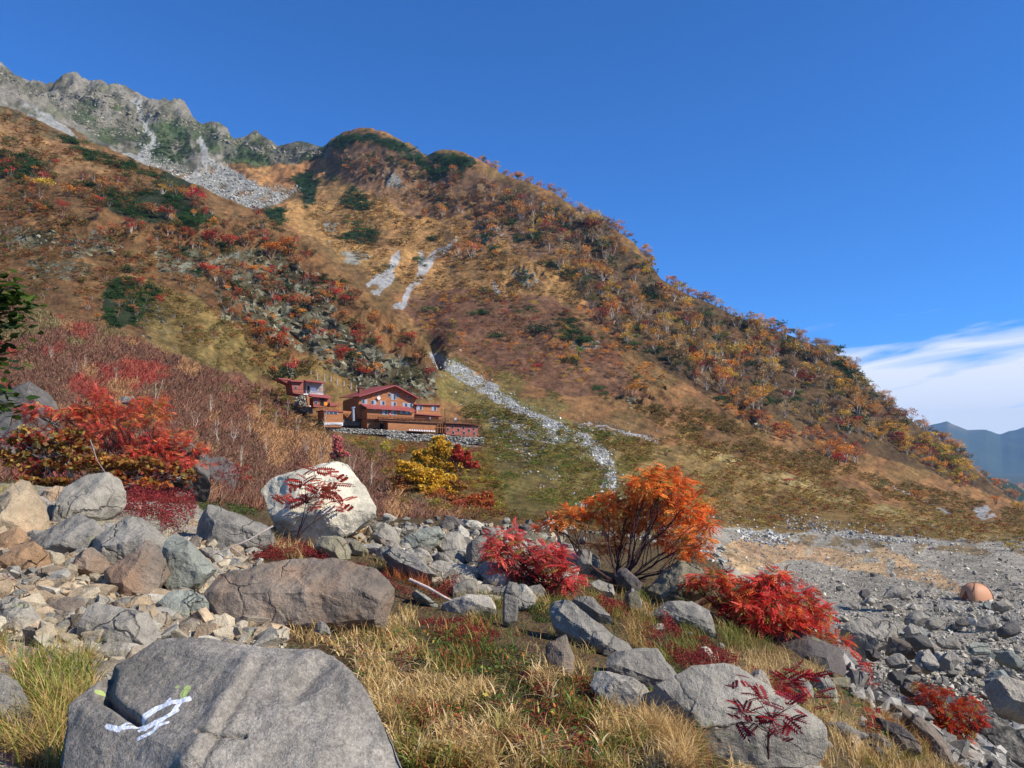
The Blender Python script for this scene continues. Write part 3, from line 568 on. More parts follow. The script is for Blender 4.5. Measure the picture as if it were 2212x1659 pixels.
R('b',[(770,1510),(840,1470),(960,1380),(1060,1310),(1140,1280),(1240,1290),(1310,1340),(1370,1390),(1440,1450),(1440,1540),(1390,1560),(1300,1550),(1180,1560),(1040,1640),(960,1700),(900,1690),(780,1590)],'grey boulder with a yellow lichen patch on its top corner','lgrey',0.9,0.5, front=[(860,1530,.2),(1100,1480,.28),(1300,1450,.2)])
R('2',[(530,830),(620,760),(720,690),(820,630),(920,595),(990,640),(1003,700),(1000,800),(985,880),(900,890),(780,920),(760,880),(700,845),(620,855)],'brown pyramid-shaped boulder beside the upright split slab','brown',0.7,0.5, front=[(860,720,.3),(780,840,.26),(900,860,.2)])
R('2',[(1050,530),(1110,535),(1200,600),(1270,680),(1320,740),(1355,800),(1280,825),(1160,870),(1095,890),(1040,850),(1040,620)],'upright sharp-edged grey slab with a black shaded left face','green',0.25,0.5, front=[(1130,600,.16),(1110,860,.22),(1240,760,.2)])
R('2',[(1210,380),(1270,355),(1350,360),(1460,400),(1580,440),(1690,480),(1705,520),(1690,560),(1600,575),(1500,590),(1440,620),(1330,590),(1240,560),(1200,530)],'long grey block sloping down beside the white boulder','grey',0.75,0.5, front=[(1300,450,.2),(1500,500,.24),(1400,570,.26)])
R('2',[(540,600),(600,640),(650,690),(640,750),(560,790),(420,770),(430,740),(520,680)],'dark brown shadowed rock under the lichen-marked boulder','brown',0.3,0.5, name='stone')
R('2',[(1170,890),(1240,850),(1340,790),(1500,750),(1700,715),(1850,710),(1960,700),(2100,700),(2200,730),(2300,760),(2400,830),(2480,920),(2490,960),(2460,1010),(2350,1040),(2200,1010),(2000,1010),(1700,1010),(1660,1060),(1700,1100),(1500,1090),(1350,1060),(1310,960)],'very long rounded brown and grey boulder stained orange at its left end','brown',1.0,0.4, front=[(1400,900,.15),(1700,900,.2),(2100,830,.18),(2300,900,.2)])
R('2',[(930,970),(980,930),(1120,895),(1210,890),(1280,930),(1310,970),(1260,1040),(1180,1065),(1080,1050),(1010,1040)],'blue-green angular stone in front of the split slab','green',0.8,0.6, front=[(1040,970,.15),(1240,985,.2),(1150,1040,.25)])
R('2',[(460,1120),(520,1050),(620,1030),(760,1028),(900,1040),(1000,1070),(1090,1130),(1100,1160),(1020,1180),(940,1220),(850,1170),(700,1200),(600,1250),(500,1220)],'flat bluish grey slab lying behind the painted boulder','lgrey',1.6,0.35)
R('2',[(0,985),(80,980),(190,1000),(310,1060),(280,1110),(150,1130),(0,1140),(-120,1100)],'pale flat slab at the photo edge above the tall dry grass','light',2.2,0.25)
R('2',[(540,980),(600,960),(660,970),(670,1030),(600,1045),(530,1040)],'small pale stone behind the flat bluish slab','light',1.0,0.5,name='stone')
R('2',[(730,1010),(790,960),(860,900),(940,930),(930,960),(930,1010),(840,1030),(760,1035)],'tan knobbly stone left of the blue-green stone','tan',0.8,0.6)
R('2',[(1050,1110),(1100,1075),(1200,1080),(1220,1150),(1130,1155)],'flat brown stone just below the blue-green stone','brown',1.2,0.4,name='stone')
R('2',[(1210,1160),(1260,1110),(1360,1100),(1470,1150),(1480,1190),(1400,1210),(1260,1200)],'speckled tan slab right of the flat bluish slab','tan',1.4,0.4)
R('2',[(1290,1080),(1380,1085),(1465,1110),(1450,1130),(1370,1120)],'thin flat tan flake beside the long rounded boulder','tan',1.5,0.4,name='stone')
R('2',[(1500,1180),(1540,1150),(1570,1190),(1560,1230),(1510,1225)],'cream cube-like stone at the edge of the grass','light',0.6,0.7,name='stone')
R('2',[(560,1260),(700,1230),(850,1230),(910,1250),(850,1310),(730,1350),(620,1340),(560,1300)],'pale crumbly slab above the hollow of the painted boulder','light',1.4,0.4)
R('2',[(720,1330),(770,1300),(850,1270),(900,1280),(820,1330),(740,1350)],'small cream stone on the crumbly slab','tan',1.2,0.5,name='stone')
R('2',[(200,975),(360,950),(520,950),(540,1000),(430,1050),(280,1050)],'dull brown flat slab next to the pale flat slab','brown',2.0,0.3)
R('6',[(0,940),(80,960),(160,1030),(190,1120),(120,1220),(80,1290),(0,1310),(-150,1300),(-150,960)],'rounded grey stone among the grass at the photo edge','grey',0.9,0.6)
R('2',[(340,900),(470,870),(600,860),(720,860),(770,900),(740,930),(620,950),(450,940),(330,930)],'long low tan stone in front of the brown pyramid boulder','tan',1.6,0.35)
R('2',[(30,850),(90,825),(160,850),(250,880),(200,905),(60,890)],'smooth pale stone among rubble near the photo edge','tan',1.4,0.5,name='stone')
R('2',[(470,720),(500,660),(560,600),(545,680),(480,725)],'pale wedge under the wide grey boulder','light',0.6,0.5,name='stone')
R('2',[(1255,635),(1330,625),(1400,660),(1415,720),(1350,740),(1290,690)],'cream rounded stone behind the split slab','light',0.8,0.6)
# the white boulder
R('d',[(560,1095),(566,1070),(590,1042),(622,1012),(660,1006),(690,995),(712,994),(735,998),(752,1020),(775,1045),(795,1085),(799,1105),(780,1118),(745,1150),(690,1165),(640,1160),(600,1140),(575,1125)],'huge white boulder with a red-leaved rowan in front of it','white',0.22,0.6, front=[(625,1045,.10),(700,1010,.03),(620,1120,.22),(700,1110,.26),(770,1085,.12),(640,1060,.18)], bed=0.008)
R('b',[(1045,205),(1090,190),(1180,190),(1190,235),(1130,250),(1050,245)],'grey boulder poking out above the big red bush','grey',0.5,0.5,Y=42)
R('b',[(-60,170),(80,110),(180,100),(300,140),(400,190),(470,260),(470,500),(300,800),(0,820),(-160,400)],'large dark grey rock dome behind the green branch','dark',0.8,0.5,Y=34,bed=0)
R('b',[(1740,750),(1840,722),(1960,732),(2080,800),(2130,870),(2100,980),(1900,1010),(1740,960)],'smooth dark slab behind the end of the big red bush','slate',0.9,0.4,bed=0)
R('b',[(1060,640),(1200,590),(1400,640),(1600,620),(1750,660),(1850,740),(1860,860),(1850,1020),(1700,1060),(1500,1030),(1300,900),(1100,760)],'dark grey boulder hidden inside the big red bush','dark',0.7,0.4,Y=17.5)
R('b',[(1500,1060),(1590,1035),(1680,1050),(1700,1080),(1600,1100)],'small round stone at the back of the dark red berry mat','grey',0.6,0.6,name='stone')
# middle rubble behind the grass
R('3',[(90,240),(150,200),(220,193),(280,215),(303,260),(300,330),(240,335),(170,310),(120,280)],'rounded lichen-spotted grey boulder behind the dark red mat','olive',0.6,0.6)
R('3',[(450,180),(520,110),(590,140),(625,190),(610,260),(540,240),(480,215)],'light grey pointed boulder at the top of the rubble row','lgrey',0.6,0.6)
R('3',[(625,180),(660,140),(740,100),(755,140),(700,170),(640,215)],'dark-sided grey rock between pointed boulder and striped slab','grey',0.6,0.5)
R('3',[(640,230),(740,180),(850,135),(920,130),(950,160),(900,190),(800,250),(700,285),(660,270)],'slanting layered slab with fine parallel grooves','green',0.8,0.4,bed=0.05)
R('3',[(840,290),(880,200),(960,160),(1020,190),(1060,240),(1050,290),(960,300),(880,300)],'speckled grey boulder right of the grooved slab','lgrey',0.8,0.5)
R('3',[(670,300),(740,275),(800,275),(835,340),(790,375),(710,360)],'pale rounded boulder below the grooved slab','light',0.7,0.6)
R('3',[(870,330),(900,290),(990,290),(1040,330),(1030,370),(960,380),(900,360)],'low light stone tucked under the speckled grey boulder','lgrey',0.9,0.5)
R('3',[(1045,380),(1060,260),(1090,205),(1160,195),(1200,230),(1215,380),(1130,400)],'blocky grey boulder with a black crack behind the crimson rowan','grey',0.3,0.6)
R('3',[(780,400),(860,360),(980,365),(1080,390),(1140,400),(1150,450),(1060,480),(920,470),(850,440)],'wide flat pale boulder in front of the blocky grey one','light',1.0,0.4)
R('3',[(480,300),(540,270),(640,330),(760,380),(920,490),(880,500),(760,460),(620,400),(520,340)],'long narrow grey slab running diagonally above the red mat','grey',1.0,0.4)
R('3',[(480,220),(530,210),(600,270),(590,300),(520,270)],'brownish stone below the light pointed boulder','brown',0.7,0.6,name='stone')
R('3',[(310,240),(360,235),(440,290),(430,320),(340,300)],'half buried grey stone left of the long narrow slab','olive',0.9,0.5,name='stone')
R('3',[(1070,540),(1110,500),(1180,500),(1210,530),(1190,580),(1100,570)],'pale rounded block beside the dark cleft','light',0.7,0.5)
R('3',[(880,560),(950,560),(1060,590),(1180,570),(1250,640),(1240,700),(1180,690),(1080,690),(980,660),(890,630)],'pale wedge-shaped boulder left of the dark cleft','light',0.8,0.5)
R('3',[(1180,565),(1270,575),(1270,605),(1215,610)],'thin cream stone bridging two blocks','light',1.0,0.4,name='stone')
R('3',[(1285,740),(1290,560),(1320,495),(1370,500),(1380,560),(1375,660),(1370,760),(1320,750)],'upright grey pillar stone at the dark cleft','grey',0.1,0.6)
R('3',[(1375,640),(1385,550),(1430,545),(1480,580),(1485,630),(1430,660),(1370,660)],'rounded grey block leaning on the pillar stone','lgrey',0.5,0.6)
R('3',[(680,525),(720,525),(800,580),(870,630),(850,640),(740,580)],'narrow bluish stone ridge among the grass','green',0.8,0.5,name='stone')
R('3',[(1580,700),(1600,650),(1650,620),(1750,680),(1850,760),(1960,830),(2130,910),(2150,960),(1980,960),(1880,950),(1700,880),(1590,790)],'long grey slab sloping right, half sunk in the turf','grey',1.0,0.4)
R('3',[(1520,940),(1580,870),(1680,840),(1730,980),(1720,1060),(1640,1080),(1540,1000)],'dull brown triangular slab below the long sloping slab','brown',1.1,0.35)
R('3',[(1850,1000),(1900,960),(2020,930),(2180,915),(2260,920),(2330,960),(2400,1060),(2440,1180),(2380,1220),(2250,1170),(2100,1100),(1950,1060)],'grey cracked boulder resting above a cream one','grey',0.9,0.45)
R('3',[(1840,1010),(1960,1040),(2100,1100),(2200,1150),(2220,1260),(2150,1340),(2000,1260),(1900,1200),(1850,1120)],'cream boulder under the cracked grey one','light',0.6,0.45)
R('3',[(80,780),(130,730),(180,760),(190,820),(120,840)],'small grey stone peeping through the dry grass','grey',0.7,0.6,name='stone')
R('3',[(1680,590),(1760,560),(1850,590),(1900,680),(1980,740),(1900,740),(1780,660)],'low grey outcrop above the long sloping slab','grey',1.0,0.4)
R('3',[(1800,500),(1880,480),(1990,520),(1980,570),(1890,560)],'low pale rock at the feet of the orange bush','lgrey',1.0,0.4)
R('3',[(1400,150),(1450,150),(1530,180),(1560,240),(1440,240),(1390,200)],'flat grey-green slab behind the crimson rowan','olive',0.9,0.4)
R('3',[(1740,260),(1790,240),(1840,300),(1840,400),(1800,450),(1760,380)],'grey boulder at the base of the orange bush stems','grey',0.4,0.6)
R('3',[(890,120),(920,70),(970,70),(1040,100),(1030,140),(950,150)],'dark grooved rock at the crest of the rubble','slate',0.5,0.5)
R('3',[(690,1060),(700,1060)] and [(2060,560),(2130,540),(2160,600),(2150,670),(2080,650)],'grey-green knob of rock below the orange bush','olive',0.5,0.6)
# right of the grass
R('4',[(290,480),(360,420),(440,370),(540,360),(620,390),(660,450),(680,510),(560,560),(400,610),(300,580)],'big olive-brown boulder below the orange bush','olive',0.8,0.5)
R('4',[(160,540),(210,530),(260,600),(270,650),(190,660),(165,600)],'grey pitted stone left of the big olive-brown boulder','grey',0.7,0.6,name='stone')
R('4',[(280,640),(420,620),(580,625),(640,720),(700,700),(770,830),(700,830),(560,760),(400,720),(300,690)],'broken grey ledge left of the scarlet rowan','grey',1.0,0.4,bed=0.04)
R('4',[(90,480),(130,390),(150,380),(200,440),(260,490),(250,560),(180,540),(120,520)],'black shaded rock under the stems of the orange bush','slate',0.4,0.6)
R('4',[(310,760),(370,745),(415,745),(410,790),(340,790)],'small cream stone above the red mat','white',0.8,0.5,name='stone')
R('4',[(1030,830),(1190,780),(1300,800),(1460,870),(1560,920),(1590,960),(1590,1080),(1440,1080),(1260,1010),(1050,900)],'smooth dark brown slab below the scarlet rowan','slate',1.3,0.3,bed=0,rough=0.5)
R('4',[(1450,1090),(1590,1085),(1580,1150),(1480,1150)],'pale underside block supporting the dark slab','olive',0.3,0.6)
R('4',[(340,1190),(400,1160),(480,1120),(600,1060),(720,1040),(830,1045),(900,1110),(990,1190),(1090,1250),(1250,1300),(1360,1350),(1420,1480),(1440,1580),(1300,1600),(1100,1600),(900,1580),(700,1620),(500,1600),(400,1580),(320,1480),(310,1300)],'huge light grey boulder with a dark red rowan seedling before it','lgrey',0.6,0.5, front=[(530,1330,.16),(480,1200,.06),(760,1120,.04),(900,1300,.18),(560,1560,.2),(1200,1400,.14),(1150,1570,.16),(700,1300,.18)],rough=0.7)
R('4',[(820,1600),(900,1570),(1100,1600),(1250,1590),(1360,1560),(1480,1590),(1560,1659),(1500,1850),(900,1850),(790,1680)],'light grey boulder top at the lower photo border','light',0.9,0.5)
R('4',[(1350,1090),(1400,1035),(1440,1080),(1500,1160),(1550,1240),(1450,1240),(1330,1190)],'pale pointed stone behind the small crimson rowan spray','lgrey',0.5,0.5)
R('4',[(380,940),(420,930),(440,950),(400,960)] and [(640,900),(680,890),(735,960),(720,985),(660,950)],'whitish stone showing through the red mat','white',0.8,0.5,name='stone')
R('4',[(780,430),(830,430),(900,470),(880,510),(800,490)],'cream stone behind the scarlet rowan','tan',0.6,0.6,name='stone')
R('4',[(1560,1440),(1600,1430),(1650,1490),(1640,1550),(1570,1500)],'tan stone in the dry grass right of the huge light boulder','tan',0.7,0.6,name='stone')
# flank of the moraine and the boulder field
FQ = {}
def RF(out, Y, label, col='grey', lean=0.7, thick=0.6, **k): return R('7',out,label,col,lean,thick,Y=Y,kind='far',**k)
RF([(165,510),(240,450),(330,415),(450,410),(560,430),(630,490),(665,560),(560,590),(470,640),(360,640),(330,690),(280,690),(200,600)],38,'largest pale grey boulder at the foot of the moraine','lgrey',0.8,front=[(320,510,.1),(560,560,.15),(350,630,.25),(260,480,.08)])
RF([(480,190),(560,150),(700,140),(740,180),(640,240),(500,235)],82,'pale lone boulder standing on the open gravel','lgrey',0.5)
RF([(320,180),(375,170),(380,230),(330,250),(300,220)],84,'dark blocky rock left of the lone pale boulder','dark',0.2)
RF([(100,150),(150,145),(165,180),(110,185)],90,'small dark rock on the gravel by the scarlet rowan','dark',0.3)
RF([(470,600),(560,580),(700,620),(790,680),(800,720),(700,700),(560,680),(500,650)],34,'brownish long slab leaning against the largest boulder','brown',0.9)
RF([(520,740),(590,710),(660,710),(705,790),(640,810),(560,800)],31,'rounded grey boulder below the brownish long slab','grey',0.8)
RF([(350,680),(420,670),(475,740),(460,770),(390,760)],31,'dark rough rock at the lower end of the largest boulder','slate',0.6)
RF([(690,580),(820,550),(880,600),(915,700),(840,690),(760,650)],42,'tilted grey slab right of the brownish long slab','dark',0.8)
RF([(760,790),(790,690),(860,680),(930,760),(960,840),(880,840),(800,820)],33,'grey double-humped boulder in the middle of the boulder field','lgrey',0.8)
RF([(680,420),(720,370),(790,345),(880,410),(860,460),(780,470),(700,450)],58,'peaked dark-faced boulder behind the tilted slab','grey',0.5)
RF([(830,480),(860,430),(940,420),(990,450),(980,500),(880,500)],55,'pale boulder beside the peaked dark-faced one','lgrey',0.6)
RF([(650,510),(700,460),(780,490),(815,550),(730,560)],48,'wedge boulder just right of the largest pale boulder','lgrey',0.6)
RF([(950,760),(1010,700),(1100,700),(1130,760),(1080,830),(980,820)],36,'squat grey boulder with a dark overhang','grey',0.7)
RF([(870,590),(960,590),(1130,620),(1120,660),(960,650)],46,'flat grey plank-like slab among the boulders','grey',1.0,0.3)
RF([(1150,640),(1250,625),(1400,640),(1390,700),(1240,710)],44,'wide greenish slab lying flat in the boulder field','green',1.0,0.3)
RF([(1400,290),(1500,260),(1610,300),(1590,330),(1420,330)],72,'pale flat boulder in front of the tent','lgrey',0.8)
RF([(1250,460),(1380,400),(1450,420),(1430,480),(1300,520)],58,'sloping pale slab between dark hollows','lgrey',0.8,0.4)
RF([(1100,440),(1150,410),(1210,450),(1190,480),(1110,480)],60,'dark cube-like boulder left of the sloping pale slab','dark',0.3)
RF([(1460,500),(1540,440),(1610,440),(1620,540),(1540,560),(1470,540)],52,'brown-grey block at the photo edge of the boulder field','dark',0.5)
RF([(1440,720),(1520,690),(1620,780),(1700,840),(1659,860),(1560,800)],38,'long greenish slab in the boulder field cut by the photo edge','green',0.9,0.4)
RF([(1300,1010),(1340,960),(1430,920),(1530,915),(1620,960),(1760,1000),(1760,1240),(1659,1200),(1540,1170),(1420,1130),(1340,1070)],16,'biggest pale slab at the photo edge with a black overhang','light',0.9,0.4)
RF([(1290,1290),(1330,1170),(1400,1210),(1520,1290),(1600,1400),(1659,1480),(1760,1659),(1600,1620),(1500,1540),(1400,1450),(1300,1380)],13,'grey rounded slab below the biggest pale slab','grey',0.9,0.4)
RF([(1550,1350),(1659,1330),(1800,1400),(1800,1520),(1640,1440)],14,'flat dark-edged slab at the photo edge near the lower corner','grey',0.9,0.4)
RF([(1340,1659),(1390,1600),(1480,1640),(1520,1700),(1380,1720)],9,'small dark stone at the lower photo border near the corner','slate',0.6,0.5)
RF([(460,1170),(520,1180),(600,1180),(760,1250),(880,1310),(940,1380),(960,1440),(1100,1580),(1180,1659),(1050,1659),(900,1540),(780,1440),(640,1320),(520,1240)],9.5,'very long grey-brown slab pointing down to the lower border','brown',1.2,0.35,Lf=.002)
RF([(440,1250),(520,1290),(700,1350),(820,1420),(800,1460),(640,1400),(500,1340)],8.6,'dark long stone under the very long slab','slate',0.8,0.4)
RF([(560,1380),(700,1440),(800,1480),(800,1540),(680,1520),(580,1450)],8.4,'brown slab below the dark long stone','brown',1.0,0.4)
RF([(610,970),(680,950),(760,980),(800,1060),(740,1080),(680,1030)],18,'dark angular slab beside the orange-red rowan','slate',0.7,0.5)
RF([(680,1150),(710,1130),(760,1180),(740,1210),(690,1190)],12,'small white stone left of the orange-red rowan','white',0.6,0.6,name='stone')
RF([(520,860),(600,850),(680,880),(640,960),(560,930)],22,'rough dark rock above the dry orange grass','dark',0.6,0.6)
RF([(680,820),(760,800),(820,850),(760,870),(700,860)],25,'rounded brown rock on the slope of the moraine','brown',0.7,0.6)
RF([(660,920),(740,880),(800,910),(780,960),(700,950)],22,'pair-forming grey stone beside the rough dark rock','grey',0.7,0.6)
RF([(180,1400),(230,1370),(310,1440),(300,1480),(220,1460)],7.6,'pale weathered stone in the grass left of the long slabs','tan',0.8,0.5,name='stone')
RF([(340,1440),(400,1460),(470,1520),(540,1590),(500,1610),(400,1540)],7.2,'speckled dark stone ridge poking out of the grass','dark',0.9,0.5)
RF([(210,1100),(260,1090),(320,1130),(290,1160),(220,1140)],11,'grey stone between dark slab and dry grass','grey',0.7,0.6,name='stone')
RF([(1090,1080),(1150,1060),(1200,1100),(1150,1140),(1090,1120)],15,'dark stone half covered by the orange-red rowan','dark',0.6,0.6)
# ---- libraries of smaller stones
def lib_rock(seed, sx, sy, sz, Lm):
    r = np.random.default_rng(seed); p = r.normal(size=(16,3)); p /= np.linalg.norm(p, axis=1)[:,None]; p *= r.uniform(0.75,1.1,(16,1))*np.array([sx,sy,sz])*0.5
    V, T = fine_hull([Vector(q) for q in p], Lm, seed, 1.0, 0.8, 1, 0.02)
    return V, T
LIBV = [lib_rock(300+i, 1.0, [0.8,0.6,0.7,0.9][i%4], [0.3,0.45,0.6,0.7][i%4], 0.13) for i in range(12)]
LIBM = [mesh_np('stone', V, T, None, False) for V, T in LIBV]
for m in LIBM: m.materials.append(M_ROCK)
LIBF = [mesh_np('boulder', V, T, None, False) for V, T in LIBV]
for m in LIBF: m.materials.append(M_ROCKFAR)
PEB = []
for i in range(8):
    r = np.random.default_rng(500+i); bm = bmesh.new(); p = r.normal(size=(9,3)); p /= np.linalg.norm(p, axis=1)[:,None]; p *= np.array([1,0.8,0.6])*0.5
    for q in p: bm.verts.new(q)
    rr = bmesh.ops.convex_hull(bm, input=bm.verts); bmesh.ops.triangulate(bm, faces=bm.faces); bm.verts.index_update()
    PEB.append((np.array([v.co for v in bm.verts]), np.array([[v.index for v in f.verts] for f in bm.faces]))); bm.free()
def sample(poly, n, r):
    xs = [p[0] for p in poly]; ys = [p[1] for p in poly]; out = np.zeros((0,2))
    while len(out) < n:
        q = np.stack([r.uniform(min(xs), max(xs), n*2+50), r.uniform(min(ys), max(ys), n*2+50)], 1); out = np.concatenate([out, q[inpoly(q[:,0], q[:,1], poly)]])
    return out[:n]
def rotm(n, r, tilt=0.5):
    yaw = r.uniform(0, 2*math.pi, n); tx = r.normal(0, tilt, n); ty = r.normal(0, tilt, n); c, s = np.cos, np.sin
    Rz = np.stack([np.stack([c(yaw), -s(yaw), yaw*0], -1), np.stack([s(yaw), c(yaw), yaw*0], -1), np.stack([yaw*0, yaw*0, yaw*0+1], -1)], 1)
    Rx = np.stack([np.stack([tx*0+1, tx*0, tx*0], -1), np.stack([tx*0, c(tx), -s(tx)], -1), np.stack([tx*0, s(tx), c(tx)], -1)], 1)
    Ry = np.stack([np.stack([c(ty), ty*0, s(ty)], -1), np.stack([ty*0, ty*0+1, ty*0], -1), np.stack([-s(ty), ty*0, c(ty)], -1)], 1)
    return Rz@Rx@Ry
def pebbles(name, poly, n, smin, smax, cols, label, seed, pw=2.2, sink=0.25, yr=(0,9999), mat=None, jit=3.0):
    r = np.random.default_rng(seed); q = np.concatenate([sample(p_, int(n*f_), r) for p_, f_ in poly]); q = q+r.normal(size=q.shape)*jit*(r.random((len(q),1)) < .35); H = hit(q[:,0], q[:,1]); ok = np.isfinite(H[:,1]) & (H[:,1] > yr[0]) & (H[:,1] < yr[1]); H = H[ok]; m = len(H)
    s = smin*(1-r.random(m)*(1-(smin/smax)**pw))**(-1/pw); Rm = rotm(m, r); pal = np.array([lin(c) for c in cols]); cc = pal[r.integers(0, len(pal), m)]*r.uniform(0.75,1.25,(m,1))
    mb = MB(); k = r.integers(0, len(PEB), m)
    for t, (V, T) in enumerate(PEB):
        idx = np.nonzero(k == t)[0]
        if not len(idx): continue
        Vt = np.einsum('nij,vj->nvi', Rm[idx], V)*s[idx,None,None]+H[idx,None]+np.array([0,0,1])*(s[idx]*sink)[:,None,None]
        mb.add(Vt.reshape(-1,3), (T[None]+np.arange(len(idx))[:,None,None]*len(V)).reshape(-1,3), np.repeat(cc[idx], len(V), 0))
    return tag(mb.obj(name, mat or M_STONES), label, None, None, 'stuff')
def stones(poly, n, smin, smax, cols, label, group, seed, lib=LIBM, name='stone', pw=2.0, sink=0.12, tilt=0.25, yr=(0,9999)):
    r = np.random.default_rng(seed); q = sample(poly, n, r); H = hit(q[:,0], q[:,1])
    for i in range(n):
        if not np.isfinite(H[i,1]) or not yr[0] < H[i,1] < yr[1]: continue
        s = smin*(1-r.random()*(1-(smin/smax)**pw))**(-1/pw)
        o = bpy.data.objects.new(name, lib[int(r.integers(0, len(lib)))]); COL.objects.link(o)
        o.location = (H[i,0], H[i,1], H[i,2]+s*sink); o.rotation_euler = (r.normal(0,tilt), r.normal(0,tilt), r.uniform(0,6.28)); o.scale = (s, s, s*r.uniform(0.8,1.2))
        c = lin(cols[int(r.integers(0, len(cols)))])*r.uniform(0.8,1.2); o.color = tuple(c)+(1,)
        tag(o, label, 'boulder' if name == 'boulder' else 'stone', group)
TANS = [(178,166,144),(168,150,126),(188,180,162),(150,140,126),(154,152,144),(176,156,130)]
GRYS = [(150,146,138),(132,128,122),(166,162,152),(114,110,104),(142,138,126),(152,144,132)]
stones([(-20,1240),(140,1225),(260,1240),(420,1270),(560,1340),(600,1385),(540,1395),(420,1385),(260,1400),(180,1430),(60,1350),(-20,1330)], 110, 0.14, 0.45, TANS, 'flat tan stone in the pale rubble behind the painted boulder', 'pale rubble stones left of the grass', 11)
stones([(-20,1100),(150,1130),(300,1180),(460,1200),(560,1180),(420,1260),(200,1250),(0,1240)], 45, 0.14, 0.42, TANS, 'small stone lying among the large grey and brown boulders on the left', 'small stones among the left boulders', 12)
stones([(660,1140),(820,1125),(1000,1130),(1180,1150),(1260,1230),(1200,1300),(1000,1290),(900,1230),(760,1190)], 70, 0.2, 0.62, GRYS, 'grey stone in the rubble row between white boulder and crimson rowan', 'rubble between the white boulder and the crimson rowan', 13)
stones([(1260,1290),(1450,1270),(1560,1330),(1620,1400),(1500,1400),(1350,1370),(1250,1340)], 12, 0.1, 0.35, GRYS, 'grey stone sunk in turf left of the scarlet rowan', 'stones in the turf left of the scarlet rowan', 14)
stones([(1850,1480),(1960,1500),(2100,1560),(2212,1620),(2150,1659),(1950,1659),(1800,1560)], 20, 0.1, 0.4, GRYS, 'grey stone lying on the grassy flank near the lower photo corner', 'stones near the lower corner', 15)
stones([(600,1120),(800,1120),(1000,1125),(1180,1135),(1300,1180),(1290,1250),(1150,1300),(1000,1290),(860,1220),(700,1180)], 120, 0.3, 0.85, GRYS+[(176,172,160)], 'angular grey block packed in the boulder band from the white boulder to the orange bush', 'blocks of the boulder band', 33, LIBM, 'angular_block', 2.0, 0.1, 0.35)
stones([(-20,1090),(200,1080),(430,1110),(560,1190),(620,1330),(560,1390),(300,1380),(60,1340),(-20,1300)], 80, 0.28, 0.75, TANS+GRYS[:3], 'broad pale slab packed between the larger left boulders', 'pale slabs between the left boulders', 34, LIBM, 'flat_rock', 2.0, 0.0, 0.2)
stones([(1560,1440),(1850,1440),(1950,1500),(2060,1580),(1950,1640),(1700,1600)], 26, 0.14, 0.5, GRYS, 'small grey block sunk in the grass of the right slope', 'small blocks in the grass of the right slope', 35, LIBM, 'small_block', 2.0, 0.05, 0.3)
FIELD = [(1790,1330),(1860,1290),(2000,1290),(2212,1270),(2250,1300),(2250,1560),(2150,1530),(2000,1480),(1900,1470),(1840,1400)]
stones(FIELD, 230, 0.55, 2.6, GRYS+[(128,134,130)], 'grey angular boulder in the dense boulder field below the moraine', 'boulders of the boulder field', 16, LIBF, 'boulder', 1.6, 0.18, 0.4, (24,200))
stones([(1640,1200),(1800,1200),(2212,1195),(2212,1290),(1900,1300),(1800,1320)], 36, 0.4, 1.5, GRYS, 'single grey rock on the open gravel flat', 'scattered rocks on the gravel flat', 17, LIBF, 'boulder', 1.8, 0.2, 0.3, (60,220))
pebbles('gravel', [([(1560,1150),(1850,1165),(2260,1185),(2260,1300),(1860,1300),(1760,1290),(1600,1215)],0.5),(FIELD,0.5)], 22000, 0.10, 0.8, [(192,184,168),(172,166,152),(146,140,128),(204,198,184)], 'grey gravel and small stones covering the flat valley floor', 21, 2.4, 0.2, (24,240))
pebbles('rubble', [([(-30,1090),(300,1160),(560,1180),(620,1400),(180,1480),(60,1380),(-30,1350)],0.75),([(660,1130),(1200,1140),(1260,1240),(1000,1290)],0.25)], 15000, 0.03, 0.34, TANS, 'fine tan chips and pebbles between the foreground stones', 22, 1.8, 0.15, (2,20))
pebbles('moraine_rubble', [([(1780,1330),(1860,1400),(1930,1480),(2100,1530),(2260,1570),(2260,1700),(2080,1659),(1900,1540),(1840,1500)],1.0)], 5000, 0.08, 0.5, [(150,148,142),(110,108,104),(168,164,156)], 'grey rubble covering the steep flank of the moraine', 23, 2.0, 0.2, (7,60))
SCR = [(930,762),(962,770),(1022,800),(1082,847),(1150,890),(1230,924),(1300,960),(1328,1006),(1330,1055),(1308,1058),(1300,1010),(1270,974),(1210,938),(1150,910),(1095,880),(1040,848),(985,818),(935,786)]
pebbles('scree_stones', [(SCR,0.6),([(1040,888),(1130,920),(1230,945),(1230,960),(1100,935)],0.1),([(940,790),(1000,850),(1060,890),(1200,940),(1160,1010),(1060,960),(1000,900)],0.06),([(1380,1130),(1560,1180),(1600,1230),(1520,1220),(1380,1180)],0.05),([(1240,912),(1420,945),(1420,960),(1240,925)],0.05),([(1690,1110),(1900,1160),(2100,1180),(1900,1175),(1700,1140)],0.08),([(1600,1140),(1700,1160),(1700,1180),(1600,1170)],0.06)], 6500, 0.35, 1.5, [(200,200,196),(180,180,176),(150,150,146)], 'pale grey stones of the scree tongues running down the slope', 24, 2.2, 0.2, (60,460), None, 11.0)
pebbles('slope_stones', [([(960,860),(1400,980),(1560,1130),(1250,1100),(1080,1000)],0.4),([(620,450),(1000,430),(1230,620),(880,620)],0.35),([(1420,1080),(2212,1160),(2212,1180),(1560,1150)],0.25)], 900, 0.3, 1.3, [(200,200,194),(176,174,166)], 'pale single stones scattered over the grassy slopes', 25, 2.0, 0.25, (90,800))
